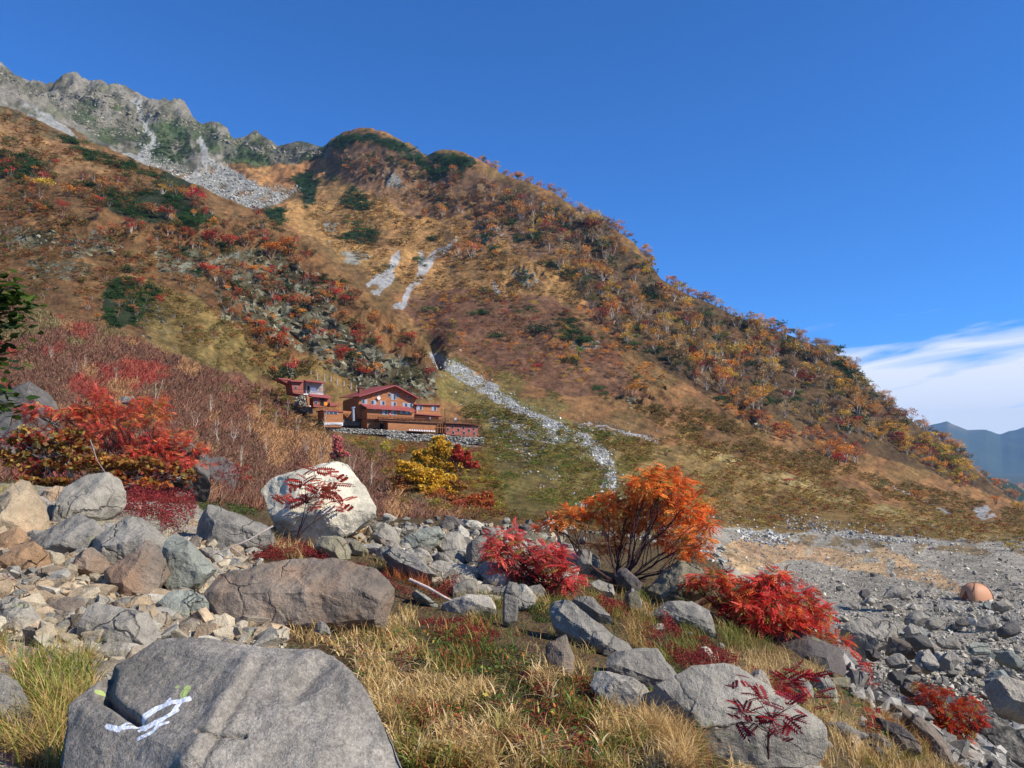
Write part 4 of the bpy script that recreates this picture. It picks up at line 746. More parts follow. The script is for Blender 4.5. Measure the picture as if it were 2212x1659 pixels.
pebbles('talus_stones', [([(290,300),(420,378),(440,350),(455,345),(560,402),(660,402),(600,442),(540,452),(430,400),(320,368)],1.0)], 3500, 1.0, 5.0, [(190,190,184),(160,160,154),(134,134,130)], 'pale talus stones below the rocky peaks', 26, 2.2, 0.2, (500,2000))
pebbles('path_stones', [([(1690,1125),(1800,1150),(1900,1162),(1860,1168),(1760,1150)],0.5),([(1100,900),(1300,960),(1220,955)],0.5)], 10, 0.3, 0.5, [(190,190,184)], 'stones edging the footpath', 27, 2.0, 0.2, (60,400)) if False else None

CLR = [(108,106,88),(124,122,102),(92,88,72),(136,136,114),(84,76,58)]
pebbles('cliff_rocks', [(CLF[0],.6),(CLF[1],.09),(CLF[2],.12),(CLF[3],.06),(CLF[4],.07),(CLF[5],.06)], 1700, 1.8, 8.0, CLR, 'broken grey-green rock ledges of the cliffs above the hut', 28, 1.3, -0.30, (200,520), None, 8.0)
pebbles('outcrop_rocks', [([(1045,455),(1080,460),(1085,520),(1050,525),(1035,490)],.22),([(1110,585),(1150,580),(1165,610),(1130,620)],.12),([(820,375),(850,372),(880,405),(840,400)],.12),([(700,480),(730,478),(725,505),(705,500)],.06),([(1225,730),(1290,740),(1285,755),(1230,750)],.1),([(960,500),(1000,540),(1000,560),(960,530)],.08),([(1350,860),(1375,850),(1370,870),(1355,875)],.05),([(1640,890),(1660,900),(1650,930),(1620,910)],.08),([(740,545),(850,500),(900,520),(800,560)],.1),([(1100,500),(1200,560),(1190,590),(1100,540)],.07)], 700, 1.2, 6.5, CLR+[(150,148,140)], 'grey rock outcrops on the upper mountainside', 29, 1.4, -0.15, (240,1100), None, 10.0)
pebbles('crest_rocks', [([(0,150),(60,188),(130,200),(190,195),(240,192),(290,220),(370,250),(390,250),(470,285),(600,325),(700,322),(700,335),(600,345),(470,300),(380,270),(290,245),(190,220),(60,205),(0,175)],.7),([(100,210),(300,250),(330,300),(200,290)],.3)], 1500, 3.0, 13.0, [(128,122,108),(110,106,92),(146,142,130)], 'jagged rocks along the crest of the grey peaks', 30, 1.8, -0.2, (700,2000), None, 6.0)

def flank():                                      # rubble on the steep outer flank of the moraine, over its whole width
    r = np.random.default_rng(41); n = 9000; a = r.uniform(.02, .85, n); Y = np.exp(r.uniform(math.log(12), math.log(46), n)); z = gz(a*Y, Y)
    H = np.stack([a*Y, Y, z], 1); px_, py_ = proj(H[:,0], H[:,1], H[:,2]); vis = hit(px_, py_-2)[:,1]; hid = np.abs(np.nan_to_num(vis, nan=-1)-Y) > Y*.08; H = H[hid]; n = len(H)
    s = .12*(1-r.random(n)*.93)**-.55; cc = np.array([lin(c) for c in [(150,144,132),(126,120,110),(166,160,146),(110,100,80)]])[r.integers(0,4,n)]*r.uniform(.8,1.2,(n,1)); Rm = rotm(n, r); mb = MB(); V, T = PEB[3]
    mb.add((np.einsum('nij,vj->nvi', Rm, V)*s[:,None,None]+H[:,None]).reshape(-1,3), (T[None]+np.arange(n)[:,None,None]*len(V)).reshape(-1,3), np.repeat(cc, len(V), 0))
    tag(mb.obj('flank_rubble', M_STONES), 'loose rubble on the hidden outer flank of the moraine', None, None, 'stuff')
flank()
# ---------------------------------------------------------------- trees and bushes on the slopes
YEL=(226,176,60); ORG=(220,138,64); RST=(190,116,74); RED=(192,66,50); DRD=(142,54,42); MAU=(164,126,106); TAN=(194,150,110); PIN=(44,62,34); OLV=(122,118,48); LIM=(150,150,60); BRN=(128,88,54); SCA=(206,66,48)
def crown_pts(r, n, lobes):
    """points scattered through a crown made of lobes (centre, radii)"""
    w = np.array([l[1][0]*l[1][1]+l[1][0]*l[1][2] for l in lobes]); k = r.choice(len(lobes), n, p=w/w.sum())
    d = r.normal(size=(n,3)); d /= np.linalg.norm(d, axis=1)[:,None]; rr = r.random(n)[:,None]**0.45
    c = np.array([l[0] for l in lobes])[k]; s = np.array([l[1] for l in lobes])[k]
    return c+d*rr*s, k
def grow(mb, base, tips, r, rad, col, wob=0.12, k=4, seg=5):
    for t in tips:
        t = np.asarray(t, float); d = t-base; ln = np.linalg.norm(d); s = np.linspace(0, 1, seg)[:,None]
        mid = base+d*np.array([0.35,0.35,0.55])+r.normal(size=3)*ln*wob
        p = (1-s)**2*base+2*s*(1-s)*mid+s*s*t; tube(mb, p, rad*(1-0.75*s[:,0]), col, k)
def make_tree(seed, nleaf, lsize, kind='birch', leafcol=(1,1,1)):
    """unit-height tree: (trunk MB, crown MB)"""
    r = np.random.default_rng(seed); tr = MB(); cr = MB()
    if kind == 'pine':
        lob = [((r.normal()*.22, r.normal()*.22, .2+.18*r.random()), (.3+.15*r.random(), .3+.15*r.random(), .2+.1*r.random())) for _ in range(7)]
        c, k = crown_pts(r, nleaf, lob); lv = r.uniform(0.55, 1.25, len(lob))[k]*r.uniform(0.7,1.3,nleaf)
        leaves(cr, c, lsize*r.uniform(.6,1.3,nleaf), leafcol*lv[:,None], r, 0.4, 0.2); grow(tr, np.zeros(3), [np.array(l[0])*0.9 for l in lob[:4]], r, .03, lin(92,74,58)); return tr, cr
    nl = int(r.integers(6,10)); lob = []
    for i in range(nl):
        a = i*2.4+r.random(); q = (0.1+0.25*r.random()) if i else 0.0
        lob.append(((math.cos(a)*q, math.sin(a)*q, r.uniform(.45,.86)-q*.35), (r.uniform(.13,.22), r.uniform(.13,.22), r.uniform(.09,.15))))
    c, k = crown_pts(r, nleaf, lob); c += r.normal(size=c.shape)*0.015
    lv = r.uniform(0.8, 1.35, nl)[k]*r.uniform(0.75,1.4,nleaf); hue = 1+r.normal(size=(nleaf,3))*np.array([.06,.12,.1])
    asp = 0.09 if kind == 'bare' else 0.6
    leaves(cr, c, lsize*(2.2 if kind == 'bare' else 1)*r.uniform(.6,1.3,nleaf), np.clip(np.array(leafcol)*lv[:,None]*hue, 0.01, 1.5), r, asp, 0.2)
    wc = lin(186,170,150) if kind != 'bush' else lin(110,86,68)
    b = np.array([0,0,-0.05]); grow(tr, b, [np.array(l[0])+np.array([0,0,.05]) for l in lob], r, .022, wc, 0.16); 
    return tr, cr
TL = {'birch':[make_tree(40+i, 420, .030) for i in range(6)], 'bare':[make_tree(60+i, 420, .035, 'bare') for i in range(4)], 'pine':[make_tree(80+i, 500, .045, 'pine') for i in range(4)], 'bush':[make_tree(90+i, 380, .035, 'bush') for i in range(4)]}
TM = {k: [(t.mesh('trunk'), c.mesh('crown')) for t, c in v] for k, v in TL.items()}
for v in TM.values():
    for t, c in v: t.materials.append(M_BARK); c.materials.append(M_LEAFO)
NAMEK = {'birch':'mountain_birch','bare':'bare_birch','pine':'dwarf_pine','bush':'autumn_bush'}
def tone(c): c = np.asarray(c, float); return c*np.array([.88,1.05,.88]) if np.all(c[..., 0] > 0) else c
def put_tree(kind, pos, h, col, r, label, group, w=1.0, cat='tree'):
    v = int(r.integers(0, len(TM[kind]))); o = empty(NAMEK[kind], pos, label, cat, group); o.rotation_euler = (0,0,r.uniform(0,6.28)); o.scale = (h*w, h*w, h)
    t = link('trunk', TM[kind][v][0], None, o); c = link('crown', TM[kind][v][1], None, o); c.color = tuple(tone(lin(col))*r.uniform(.85,1.15))+(1,)
    return o
# notable trees and bushes one can point to: (px, py of foot, height in frame units, colour, kind, width, label)
NOT = [(90,415,36,YEL,'bush',1.5,'bright yellow bush on the upper left spur, largest of its colour there'),(352,420,26,(224,156,50),'birch',1.2,'orange-yellow tree at the upper end of the dark pine patch on the spur'),(70,415,22,DRD,'bush',1.5,'dark red bush at the foot of the bright yellow bush'),
(150,425,26,ORG,'bush',1.4,'orange bush right of the bright yellow bush on the spur'),(135,455,26,RED,'bush',1.5,'red bush on the scree below the bright yellow bush'),(215,445,24,RED,'bush',1.4,'red bush at the lower edge of the spur pine patch'),(420,435,30,(214,60,60),'bush',2.0,'crimson bush on the crest of the near spur'),(395,425,24,ORG,'bush',1.6,'orange bush left of the crimson bush on the spur crest'),
(330,470,34,RST,'bush',1.8,'rust-brown round bush in the middle of the upper spur'),(360,475,30,DRD,'bush',1.6,'dark red round bush beside the rust-brown one'),(245,505,30,RST,'bush',1.4,'rust bush above the left cliff of the spur'),(300,500,28,RED,'bush',1.6,'red bush above the pale rock of the spur'),
(460,530,38,DRD,'bush',1.6,'dark red tree at the head of the main cliff'),(495,545,40,RED,'bush',1.4,'red tree at the head of the main cliff'),(530,535,34,RST,'bush',1.5,'rusty tree behind the head of the main cliff'),(400,520,30,RED,'bush',1.5,'red bush on the spur face above the pale slab rock'),
(585,560,44,(206,110,40),'bush',1.6,'orange tree on the spur crest above the main cliff'),(625,550,40,(200,100,44),'bush',1.6,'large orange tree furthest along the spur crest'),(640,585,34,RST,'bush',1.4,'rusty bush right under the large orange crest tree'),(450,600,34,RED,'bush',1.7,'red bush in the left part of the main cliff'),
(485,605,24,DRD,'bush',1.4,'small dark red bush in the left part of the main cliff'),(590,595,26,RED,'bush',1.4,'red bush high on the right part of the main cliff'),(635,660,26,(200,44,40),'bush',1.2,'small bright red bush halfway down the cliff'),(700,640,24,PIN,'pine',1.6,'dark pine clump on the right shoulder of the main cliff'),
(600,760,50,(196,88,46),'bush',1.4,'big rust-orange bush low on the cliff left of the hut'),(560,745,44,(186,96,44),'bush',1.6,'big orange-brown bush at the left foot of the cliff'),(630,815,50,(206,52,44),'birch',0.9,'tall bright red tree behind the uppermost hut building'),(600,825,54,PIN,'pine',1.5,'dark green pine clump behind the uppermost hut building'),(590,810,22,(214,90,40),'bush',1.2,'small orange bush in the pine clump'),
(720,740,30,RST,'bush',1.3,'rusty bush on the cliff above the hut'),(770,735,26,RED,'bush',1.3,'red bush on the cliff above the hut roof'),(845,720,24,ORG,'bush',1.3,'orange bush on the right end of the spur'),(900,790,34,RST,'bush',1.4,'rust bush at the right end of the cliff'),(925,830,40,(170,70,60),'bush',0.9,'reddish bush at the tip of the cliff beside the scree'),(890,745,30,(190,74,50),'bush',1.5,'orange-red bush on the last knob of the spur'),
(805,700,22,RST,'bush',1.4,'rusty bush on the descending spur crest'),(745,660,24,(176,60,52),'bush',1.6,'red bush on the spur crest beside the light scree chute'),(865,760,20,DRD,'bush',1.4,'dark red bush on the spur tip'),(680,715,28,ORG,'bush',1.2,'orange bush under the pine clump of the cliff'),(500,690,30,RST,'bush',1.5,'rust bush at the left edge of the main cliff'),
(280,590,30,(60,80,44),'pine',1.6,'dark pine bush at the top of the lower pine patch'),(300,620,26,(190,74,46),'bush',1.4,'orange-red bush beside the lower pine patch'),(210,695,20,ORG,'bush',1.2,'orange bush left of the lower pine patch'),(345,660,24,RED,'bush',1.2,'red bush right of the lower pine patch'),(215,520,24,RST,'bush',1.5,'rust bush near the pale rock of the left spur'),
(885,1072,38,(180,60,54),'bush',1.3,'crimson bush left of the yellow shrub below the hut'),
(955,1090,40,(200,104,54),'bush',1.5,'orange bush under the yellow shrub below the hut'),(990,1110,36,(176,80,56),'bush',1.3,'rust-red bush between the orange bushes below the hut'),
(865,1000,40,(190,110,56),'bush',1.2,'orange-brown bush left of the tall yellow bush'),(830,990,44,(196,160,60),'bush',0.7,'slender yellow tree standing left of the yellow shrub'),
(1165,720,36,(50,70,40),'pine',2.0,'dark green pine clump on the purple slope'),(1160,805,22,(200,60,56),'bush',1.4,'crimson bush at the lower edge of the purple slope'),(1245,790,26,(206,150,52),'bush',1.2,'yellow bush on the purple slope'),(1250,770,26,LIM,'bush',1.0,'lime green bush on the purple slope'),(955,470,34,(206,130,56),'birch',1.1,'orange birch in the upper middle of the central slope'),(1065,435,22,(210,140,56),'birch',1.1,'orange-yellow birch high on the ridge flank'),
(1020,560,44,(196,104,52),'birch',1.1,'orange birch left of the grey rock tower'),(990,555,34,(176,92,54),'birch',1.1,'rust birch beside the scree chute head'),(1060,480,26,(200,120,56),'birch',1.2,'orange birch on top of the grey rock tower'),(1325,700,60,(190,104,54),'birch',1.1,'tall rust-orange birch at the lower edge of the forest'),(1300,700,44,DRD,'bush',1.2,'dark red bush beneath the tall rust-orange birch'),(1395,640,38,PIN,'pine',1.4,'dark green pine in the middle of the birch forest'),
(1250,590,34,(206,124,54),'birch',1.1,'orange birch at the upper edge of the birch forest'),(1640,880,50,(200,130,60),'birch',1.2,'large pale orange birch at the lower forest edge'),(1560,840,52,(210,116,48),'birch',1.1,'bright orange birch in the lower forest'),(1860,890,34,(214,150,52),'birch',1.1,'yellow birch on the right forest edge'),(1675,935,24,(170,44,44),'bush',1.3,'crimson bush on a small rock at the lower forest edge'),
(1365,860,34,(204,128,50),'bush',1.3,'orange bush over the little rock on the fan'),(1440,985,18,OLV,'bush',1.6,'olive bush on the grassy fan'),(1825,1000,50,(208,126,54),'birch',1.3,'broad orange birch in the grove right of the forest'),(1795,990,46,(200,110,50),'birch',1.2,'rust-orange birch in the grove right of the forest'),(1850,1005,44,(176,110,80),'bare',1.3,'pale bare birch in the grove right of the forest'),(1810,1005,30,(176,50,40),'bush',1.5,'dark red bush under the grove'),
(1960,965,34,(206,150,56),'birch',1.4,'yellow birch beside the grove near the far mountain'),(2010,980,36,(196,150,60),'birch',1.3,'yellow-green birch near the far mountain'),(2085,1035,48,(214,158,58),'birch',1.2,'large golden birch low on the right ridge'),(2060,1015,36,(120,124,54),'bush',1.4,'green bush beside the large golden birch'),(1700,1048,16,(190,80,80),'bush',2.2,'pinkish red shrub on the grassy fan'),
(1670,1010,16,(206,150,50),'bush',0.9,'small yellow bush standing alone on the fan'),(2185,1190,20,(190,150,60),'bush',2.0,'yellow bush at the photo edge above the gravel'),(2200,1105,24,(204,150,56),'bush',1.6,'golden bush at the photo edge on the far slope'),(1980,1080,24,(200,122,60),'bush',2.0,'orange bush on the slope above the gravel'),(2150,1090,20,(204,120,54),'bush',1.4,'orange bush above the far scree patch'),(1900,1060,24,(110,104,52),'bush',2.4,'olive bush on the slope above the gravel')]
r0 = np.random.default_rng(5)
for (px,py,hh,col,kind,w,lab) in NOT:
    H = hit(px, py)[0]
    if not np.isfinite(H[1]): continue
    put_tree(kind, H, hh*H[1]/F*1.1, col, r0, lab, 'autumn trees and bushes on the slopes', w, 'bush' if kind in ('bush','pine') else 'tree')
FOREST = [(1190,440),(1260,475),(1330,520),(1400,580),(1430,625),(1500,655),(1700,735),(1800,770),(1850,815),(1900,870),(1980,930),(2060,985),(2130,1050),(2050,1015),(1960,975),(1880,960),(1760,935),(1690,905),(1620,895),(1500,840),(1440,780),(1340,740),(1290,690),(1240,620),(1150,520),(1100,470),(1080,420)]
UPPER = [(720,340),(860,330),(1000,375),(1100,410),(1150,440),(1180,520),(1090,500),(1000,470),(900,470),(860,400),(760,380)]
PURP = [(880,650),(1000,630),(1200,650),(1330,760),(1400,860),(1250,850),(1100,800),(1000,770),(920,720)]
SPURP = [(0,340),(100,340),(230,390),(370,395),(550,465),(620,500),(690,560),(780,650),(860,720),(930,790),(900,800),(780,740),(720,680),(640,640),(600,700),(520,640),(440,620),(420,560),(330,520),(200,510),(100,470),(0,460)]
SPURL = [(0,480),(200,500),(420,560),(440,640),(620,760),(700,790),(560,800),(430,760),(300,700),(0,640)]
REG = [(FOREST,175,(30,46),[ORG,(206,140,60),(180,120,64),(176,110,64),TAN,MAU,(150,108,70),(214,160,60),(150,60,44),(150,110,74)],['birch','birch','birch','bare'],'orange and rust birch of the forest band below the right ridge','birches of the ridge forest'),
 (UPPER,40,(18,28),[TAN,MAU,RST,(150,104,80)],['bare','bare','birch'],'leafless pale birch under the two green summits','pale birches under the summits'),
 (SPURP,45,(20,32),[RST,RED,ORG,DRD,BRN,(150,84,54)],['bush','bush','birch'],'rust or red bush on the crest and face of the near spur','bushes on the near spur')]
big = []
for (poly,n,hr,pal,kinds,lab,grp) in REG:
    q = sample(poly, n, r0); q = q[np.argsort(-q[:,1])]; H = hit(q[:,0], q[:,1])
    for i in range(n):
        if not np.isfinite(H[i,1]): continue
        k = kinds[int(r0.integers(0, len(kinds)))]; put_tree(k, H[i], r0.uniform(*hr)*min(H[i,1],640)/F, pal[int(r0.integers(0, len(pal)))], r0, lab, grp, r0.uniform(.85,1.3), 'tree' if k != 'bush' else 'bush')
# the countless rest, as a wood
def wood(name, specs, label, seed, mat=None):
    r = np.random.default_rng(seed); mb = MB(); tb = []
    for (poly,n,hr,pal,kinds,w,sub) in specs:
        if poly == 'ridge':
            xx_ = r.uniform(1040, 2180, n); Yr = np.interp(xx_, [a[0] for a in RIDGE], [a[2] for a in RIDGE])*r.uniform(.985,1.0,n); aa_ = ah(xx_, np.full(n, 800))[0]; H = np.stack([aa_*Yr, Yr, gz(aa_*Yr, Yr)], 1)
        else:
            q = sample(poly, n, r); q = q+r.normal(size=q.shape)*(7 if kinds == ['pine'] else 3)*(r.random((len(q),1)) < .5); q = q[fbm2(q[:,0]/34, q[:,1]/22, 3, 77) > (-.14 if n > 200 else -9)]; H = hit(q[:,0], q[:,1])
        ok = np.isfinite(H[:,1]) & (H[:,1] > 40); H = H[ok]
        kk = r.integers(0, len(kinds), len(H)); pc = tone(np.array([lin(c) for c in pal])); vv = r.integers(0, 4, len(H))
        for ki, kn in enumerate(kinds):
            for v in range(4):
                idx = np.nonzero((kk == ki) & (vv == v))[0]
                if not len(idx): continue
                h = (hr[0]*.8+(hr[1]*1.3-hr[0]*.8)*r.random(len(idx))**1.8)*np.minimum(H[idx,1], 700)/F; ya = r.uniform(0, 6.28, len(idx)); ww = w*r.uniform(.8,1.3,len(idx)); cc = pc[r.integers(0, len(pc), len(idx))]*r.uniform(.8,1.25,(len(idx),1))
                for part, cc_ in ((TL[kn][v % len(TL[kn])][1], cc), (TL[kn][v % len(TL[kn])][0], None)):
                    if sub >= 0.99 or cc_ is None:
                        V = np.concatenate(part.V); T = np.concatenate(part.T); Cc = np.concatenate(part.C)
                    else:
                        V0 = part.V[0].reshape(-1,4,3); m = max(8, int(len(V0)*sub)); ch = r.choice(len(V0), m, False); g = V0[ch]; ce = g.mean(1, keepdims=True); V = (ce+(g-ce)*min(2.6, 0.95/math.sqrt(sub))).reshape(-1,3)
                        T = np.arange(4*m).reshape(m,4); T = np.concatenate([T[:,[0,1,2]], T[:,[0,2,3]]]); Cc = part.C[0].reshape(-1,4,3)[ch].reshape(-1,3)
                    if cc_ is None and sub < 0.3: continue
                    if cc_ is None:
                        if kn in ('pine','bush'): continue
                    c, s = np.cos(ya), np.sin(ya); X = V[None,:,0]*c[:,None]-V[None,:,1]*s[:,None]; Yv = V[None,:,0]*s[:,None]+V[None,:,1]*c[:,None]
                    hw = (h*ww)[:,None]; Vw = np.stack([X*hw+H[idx,0:1], Yv*hw+H[idx,1:2], V[None,:,2]*h[:,None]+H[idx,2:3]], -1)
                    Cw = np.broadcast_to(Cc[None], Vw.shape)*(cc_[:,None] if cc_ is not None else 1.0)
                    mb.add(Vw.reshape(-1,3), (T[None]+np.arange(len(idx))[:,None,None]*len(V)).reshape(-1,3), Cw.reshape(-1,3))
    return tag(mb.obj(name, mat or M_LEAF), label, None, None, 'stuff')
PINES = [[(705,322),(740,294),(800,290),(860,307),(925,352),(890,350),(830,318),(770,306),(735,322)],[(900,354),(940,337),(1010,340),(1035,358),(985,375),(940,395),(915,380)],[(740,430),(765,402),(805,435),(790,455),(750,452)],[(565,452),(612,454),(612,492),(585,487)],[(745,500),(815,500),(810,528),(750,528)],[(630,382),(680,370),(670,398),(640,412)],[(650,398),(690,388),(680,440),(655,440)],
 [(0,325),(85,352),(90,376),(20,388),(0,380)],[(212,425),(300,412),(375,415),(425,442),(470,482),(350,487),(240,464)],[(380,470),(430,475),(425,495),(380,490)],[(228,612),(290,600),(312,640),(308,695),(260,715),(225,695)],[(310,630),(345,625),(340,655),(312,655)],[(1200,690),(1240,690),(1290,745),(1220,745)],[(140,300),(240,345),(360,385),(330,388),(200,350)],[(1820,760),(1870,800),(1900,850),(1850,830),(1800,790)],[(1600,685),(1640,700),(1620,712),(1590,700)],[(475,348),(510,312),(560,306),(598,328),(560,354),(500,357)],[(320,338),(348,276),(388,256),(408,292),(412,345),(380,350)]]
wood('dwarf_pine_scrub', [(p, max(12, int(abs(sum(p[i][0]*p[(i+1)%len(p)][1]-p[(i+1)%len(p)][0]*p[i][1] for i in range(len(p))))/2/(26 if min(a[1] for a in p) > 299 or p[0][0] > 640 else 9))), ((8,14) if i_ < 16 else (4,6)), [(62,84,46),(54,74,42),(80,102,54)], ['pine'], 1.6, 0.25) for i_, p in enumerate(PINES)], 'dark green dwarf pine thickets in patches over the mountainside', 301)
rp_ = np.random.default_rng(88); EXP = []
for pl_, m_ in ((FOREST,26),(UPPER,12),(SPURP,14),(PURP,8),([(620,440),(1000,400),(1250,600),(900,640)],12),([(0,230),(120,290),(370,385),(300,400),(0,330)],8)):
    for cx_, cy_ in sample(pl_, m_, rp_):
        w_ = rp_.uniform(8,26); EXP.append([(cx_-w_, cy_), (cx_-w_*.4, cy_-w_*.45), (cx_+w_*.7, cy_-w_*.3), (cx_+w_, cy_+w_*.3), (cx_, cy_+w_*.45)])
wood('dwarf_pine_clumps', [(p, 9, (8,16), [(62,84,46),(54,74,42),(80,102,54)], ['pine'], 1.5, 0.3) for p in EXP], 'small dark green dwarf pine clumps between the autumn birches', 305)
wood('mountain_wood', [('ridge',260,(12,26),[ORG,RST,MAU,TAN,(150,104,74),(70,76,46)],['birch','bare','bush'],1.1,0.5),(FOREST,950,(18,34),[ORG,(200,140,64),BRN,(166,114,68),TAN,MAU,BRN,(206,156,64),DRD,(140,104,70),(66,76,42),(56,66,38),(72,80,44),(110,92,50)],['birch','bare','bush'],1.15,0.35),
 (UPPER,520,(12,20),[TAN,MAU,RST,(140,98,78),BRN],['bare','bush'],1.2,0.25), (PURP,700,(8,15),[MAU,(140,96,70),(150,104,70),(140,90,62),ORG,(160,80,60),(200,150,60),(110,100,52)],['bush','bare','bare'],1.4,0.25),
 (CLF[0],230,(16,30),[RST,(150,70,48),BRN,RED,(96,84,46),(70,80,44),ORG],['bush','bush','birch'],1.4,0.5), (SPURP,480,(12,24),[RST,BRN,BRN,(140,90,54),RED,ORG,(90,80,44),(120,100,54),(100,84,46),DRD],['bush','bush','birch'],1.3,0.4), (SPURL,420,(10,18),[BRN,RST,(150,104,60),(112,100,50),(150,90,60)],['bush','bare'],1.4,0.3),
 ([(1240,650),(1300,760),(1400,870),(1500,870),(1400,770)],60,(10,18),[ORG,RST,BRN],['bush'],1.3,0.3), ([(1560,860),(1700,920),(1760,960),(1700,960),(1600,920)],60,(14,24),[ORG,RST,DRD,BRN],['birch','bush'],1.2,0.4),
 ([(1740,930),(1800,940),(1870,990),(1840,1010),(1780,990)],40,(16,26),[ORG,RST,DRD],['birch','bush'],1.2,0.4), ([(1900,930),(2000,960),(2110,1050),(2080,1060),(1980,1000)],90,(16,28),[(196,150,60),ORG,DRD,BRN,OLV],['birch','bush'],1.2,0.4),
 ([(1020,470),(1080,470),(1080,560),(980,570)],60,(10,18),[ORG,RST,MAU],['birch','bush'],1.2,0.3)], 'countless small birches and bushes in orange, rust and brown on the mountain flank', 302)
wood('hillside_shrubs', [([(-20,225),(120,292),(372,390),(420,560),(300,640),(0,640),(-20,400)],1800,(6,12),[(150,100,56),(130,92,54),(112,94,50),(150,84,54)],['bush'],1.8,0.12),
 ([(620,440),(1000,400),(1250,600),(1260,660),(900,650),(760,570)],2600,(4,11),[(160,112,60),(140,96,54),(112,88,50),(176,130,74)],['bush'],2.0,0.09),
 ([(300,600),(560,720),(720,800),(600,830),(430,790),(320,700)],1000,(6,12),[(150,112,60),(130,100,50),(112,100,50)],['bush'],1.7,0.07),
 ([(960,860),(1400,960),(1560,1150),(1300,1110),(1060,1080),(1040,940)],4000,(6,13),[(140,116,58),(120,106,48),(112,84,46),(156,120,62),(104,110,44)],['bush'],1.8,0.09),
 ([(1300,960),(1500,940),(1900,1060),(2212,1150),(2230,1190),(1850,1150),(1600,1140),(1450,1080)],4000,(5,12),[(160,120,66),(140,94,52),(124,104,50),(150,84,50),(176,140,84)],['bush'],2.0,0.09),
 ([(1350,880),(1500,880),(1700,960),(1900,1030),(2212,1110),(2212,1150),(1900,1070),(1500,960)],2600,(5,11),[(134,98,54),(120,90,50),(150,110,62),(110,96,50)],['bush'],2.0,0.09),
 ([(930,740),(1100,790),(1240,880),(1100,830),(960,780)],300,(4,8),[(104,114,44),(122,112,50),(130,90,50)],['bush'],1.8,0.08),
 ([(720,955),(1050,985),(1100,1110),(900,1130),(800,1000)],900,(10,22),[(140,104,54),(160,112,60),(120,104,50),(150,90,56),(170,140,60)],['bush','bush','bare'],1.5,0.25),
 ([(1000,1110),(1260,1110),(1500,1140),(1560,1190),(1300,1180),(1050,1150)],500,(8,16),[(130,108,56),(150,110,60),(120,84,56)],['bush'],1.6,0.15),
 ([(600,840),(700,925),(720,950),(600,930),(520,850)],400,(8,14),[(116,112,48),(140,104,56),(130,92,54)],['bush'],1.6,0.15)], 'low brown, olive and orange shrubs covering the grassy slopes', 303)
# the yellow shrub below the hut: a bush of its own, seen large
def shaped_bush(name, lobes, Y, nleaf, lsz, cols, label, cat='bush', group=None, base=None, stemcol=(120,96,76), nst=9, srad=0.03, leafy='diamond', seed=1, dark=0.35, asp=0.6, depthf=0.8):
    """lobes: (px, py, rx, ry, dY) in frame units at distance Y; real leaves on real stems"""
    r = np.random.default_rng(seed); k = Y/F; lb = []
    for (px,py,rx,ry,dY) in lobes:
        rx *= .80; ry *= .80; lb.append((P(px,py,Y+dY), (rx*k, (rx+ry)/2*k*depthf, ry*k)))
        for _ in range(3):
            a_ = r.uniform(-.4, 3.5); q_ = r.uniform(.8,1.25); s_ = r.uniform(.25,.45); lb.append((P(px+math.cos(a_)*rx*q_, py-math.sin(a_)*ry*q_, Y+dY+r.normal(0,.3)*rx*k), (rx*k*s_, rx*k*s_, ry*k*s_)))
    lobes = lb
    b = base if base is not None else None
    c, li = crown_pts(r, nleaf, lb); pal = np.array([lin(q) for q in cols]); lobecol = r.integers(0, len(cols), len(lobes))
    mix = np.where(r.random(nleaf) < 0.6, lobecol[li], r.integers(0, len(cols), nleaf)); col = pal[mix]*r.uniform(.65,1.25,(nleaf,1)); am = r.random(nleaf); col[am < .07] = lin(170,150,70); col[(am > .07) & (am < .14)] = lin(140,92,60)
    cr = MB(); tr = MB()
    if leafy == 'pinnate': pinnate(cr, c, lsz, col, r, lb, li)
    else: leaves(cr, c, lsz*r.uniform(.7,1.3,nleaf), col, r, asp, 0.35)
    tips = [c[i] for i in r.choice(nleaf, min(nst*5, nleaf), False)]
    mains = []
    for l in lb[::4]:
        e = np.array(l[0]); e[2] -= l[1][2]*0.2; mains.append(e)
    o = empty(name, b, label, cat, group)
    for e in mains:
        for j in range(max(1, nst//len(mains)+1)):
            ee = e+r.normal(size=3)*np.array(lb[0][1])*0.35; d = ee-b; s = np.linspace(0,1,8)[:,None]; sag = np.array([0,0,-1.0])*np.linalg.norm(d)*0.10
            mid = b+d*0.5+sag+r.normal(size=3)*np.linalg.norm(d)*0.11; p = (1-s)**2*b+2*s*(1-s)*mid+s*s*ee; p[1:-1] += r.normal(size=(6,3))*np.linalg.norm(d)*.022; tube(tr, p, srad*(1-0.7*s[:,0]), lin(stemcol)*r.uniform(.6,1.0), 6)
            near_ = sorted(range(len(tips)), key=lambda i: np.linalg.norm(tips[i]-ee))[:7]
            for ti in near_:
                f = r.uniform(0.3,0.95); st = (1-f)**2*b+2*f*(1-f)*mid+f*f*ee; grow(tr, st, [tips[ti]], r, srad*0.38, lin(stemcol), 0.1, 4, 5)
    link('stems', tr.mesh('stems', True, b), M_BARK, o); link('foliage', cr.mesh('foliage', False, b), M_LEAF, o)
    return o
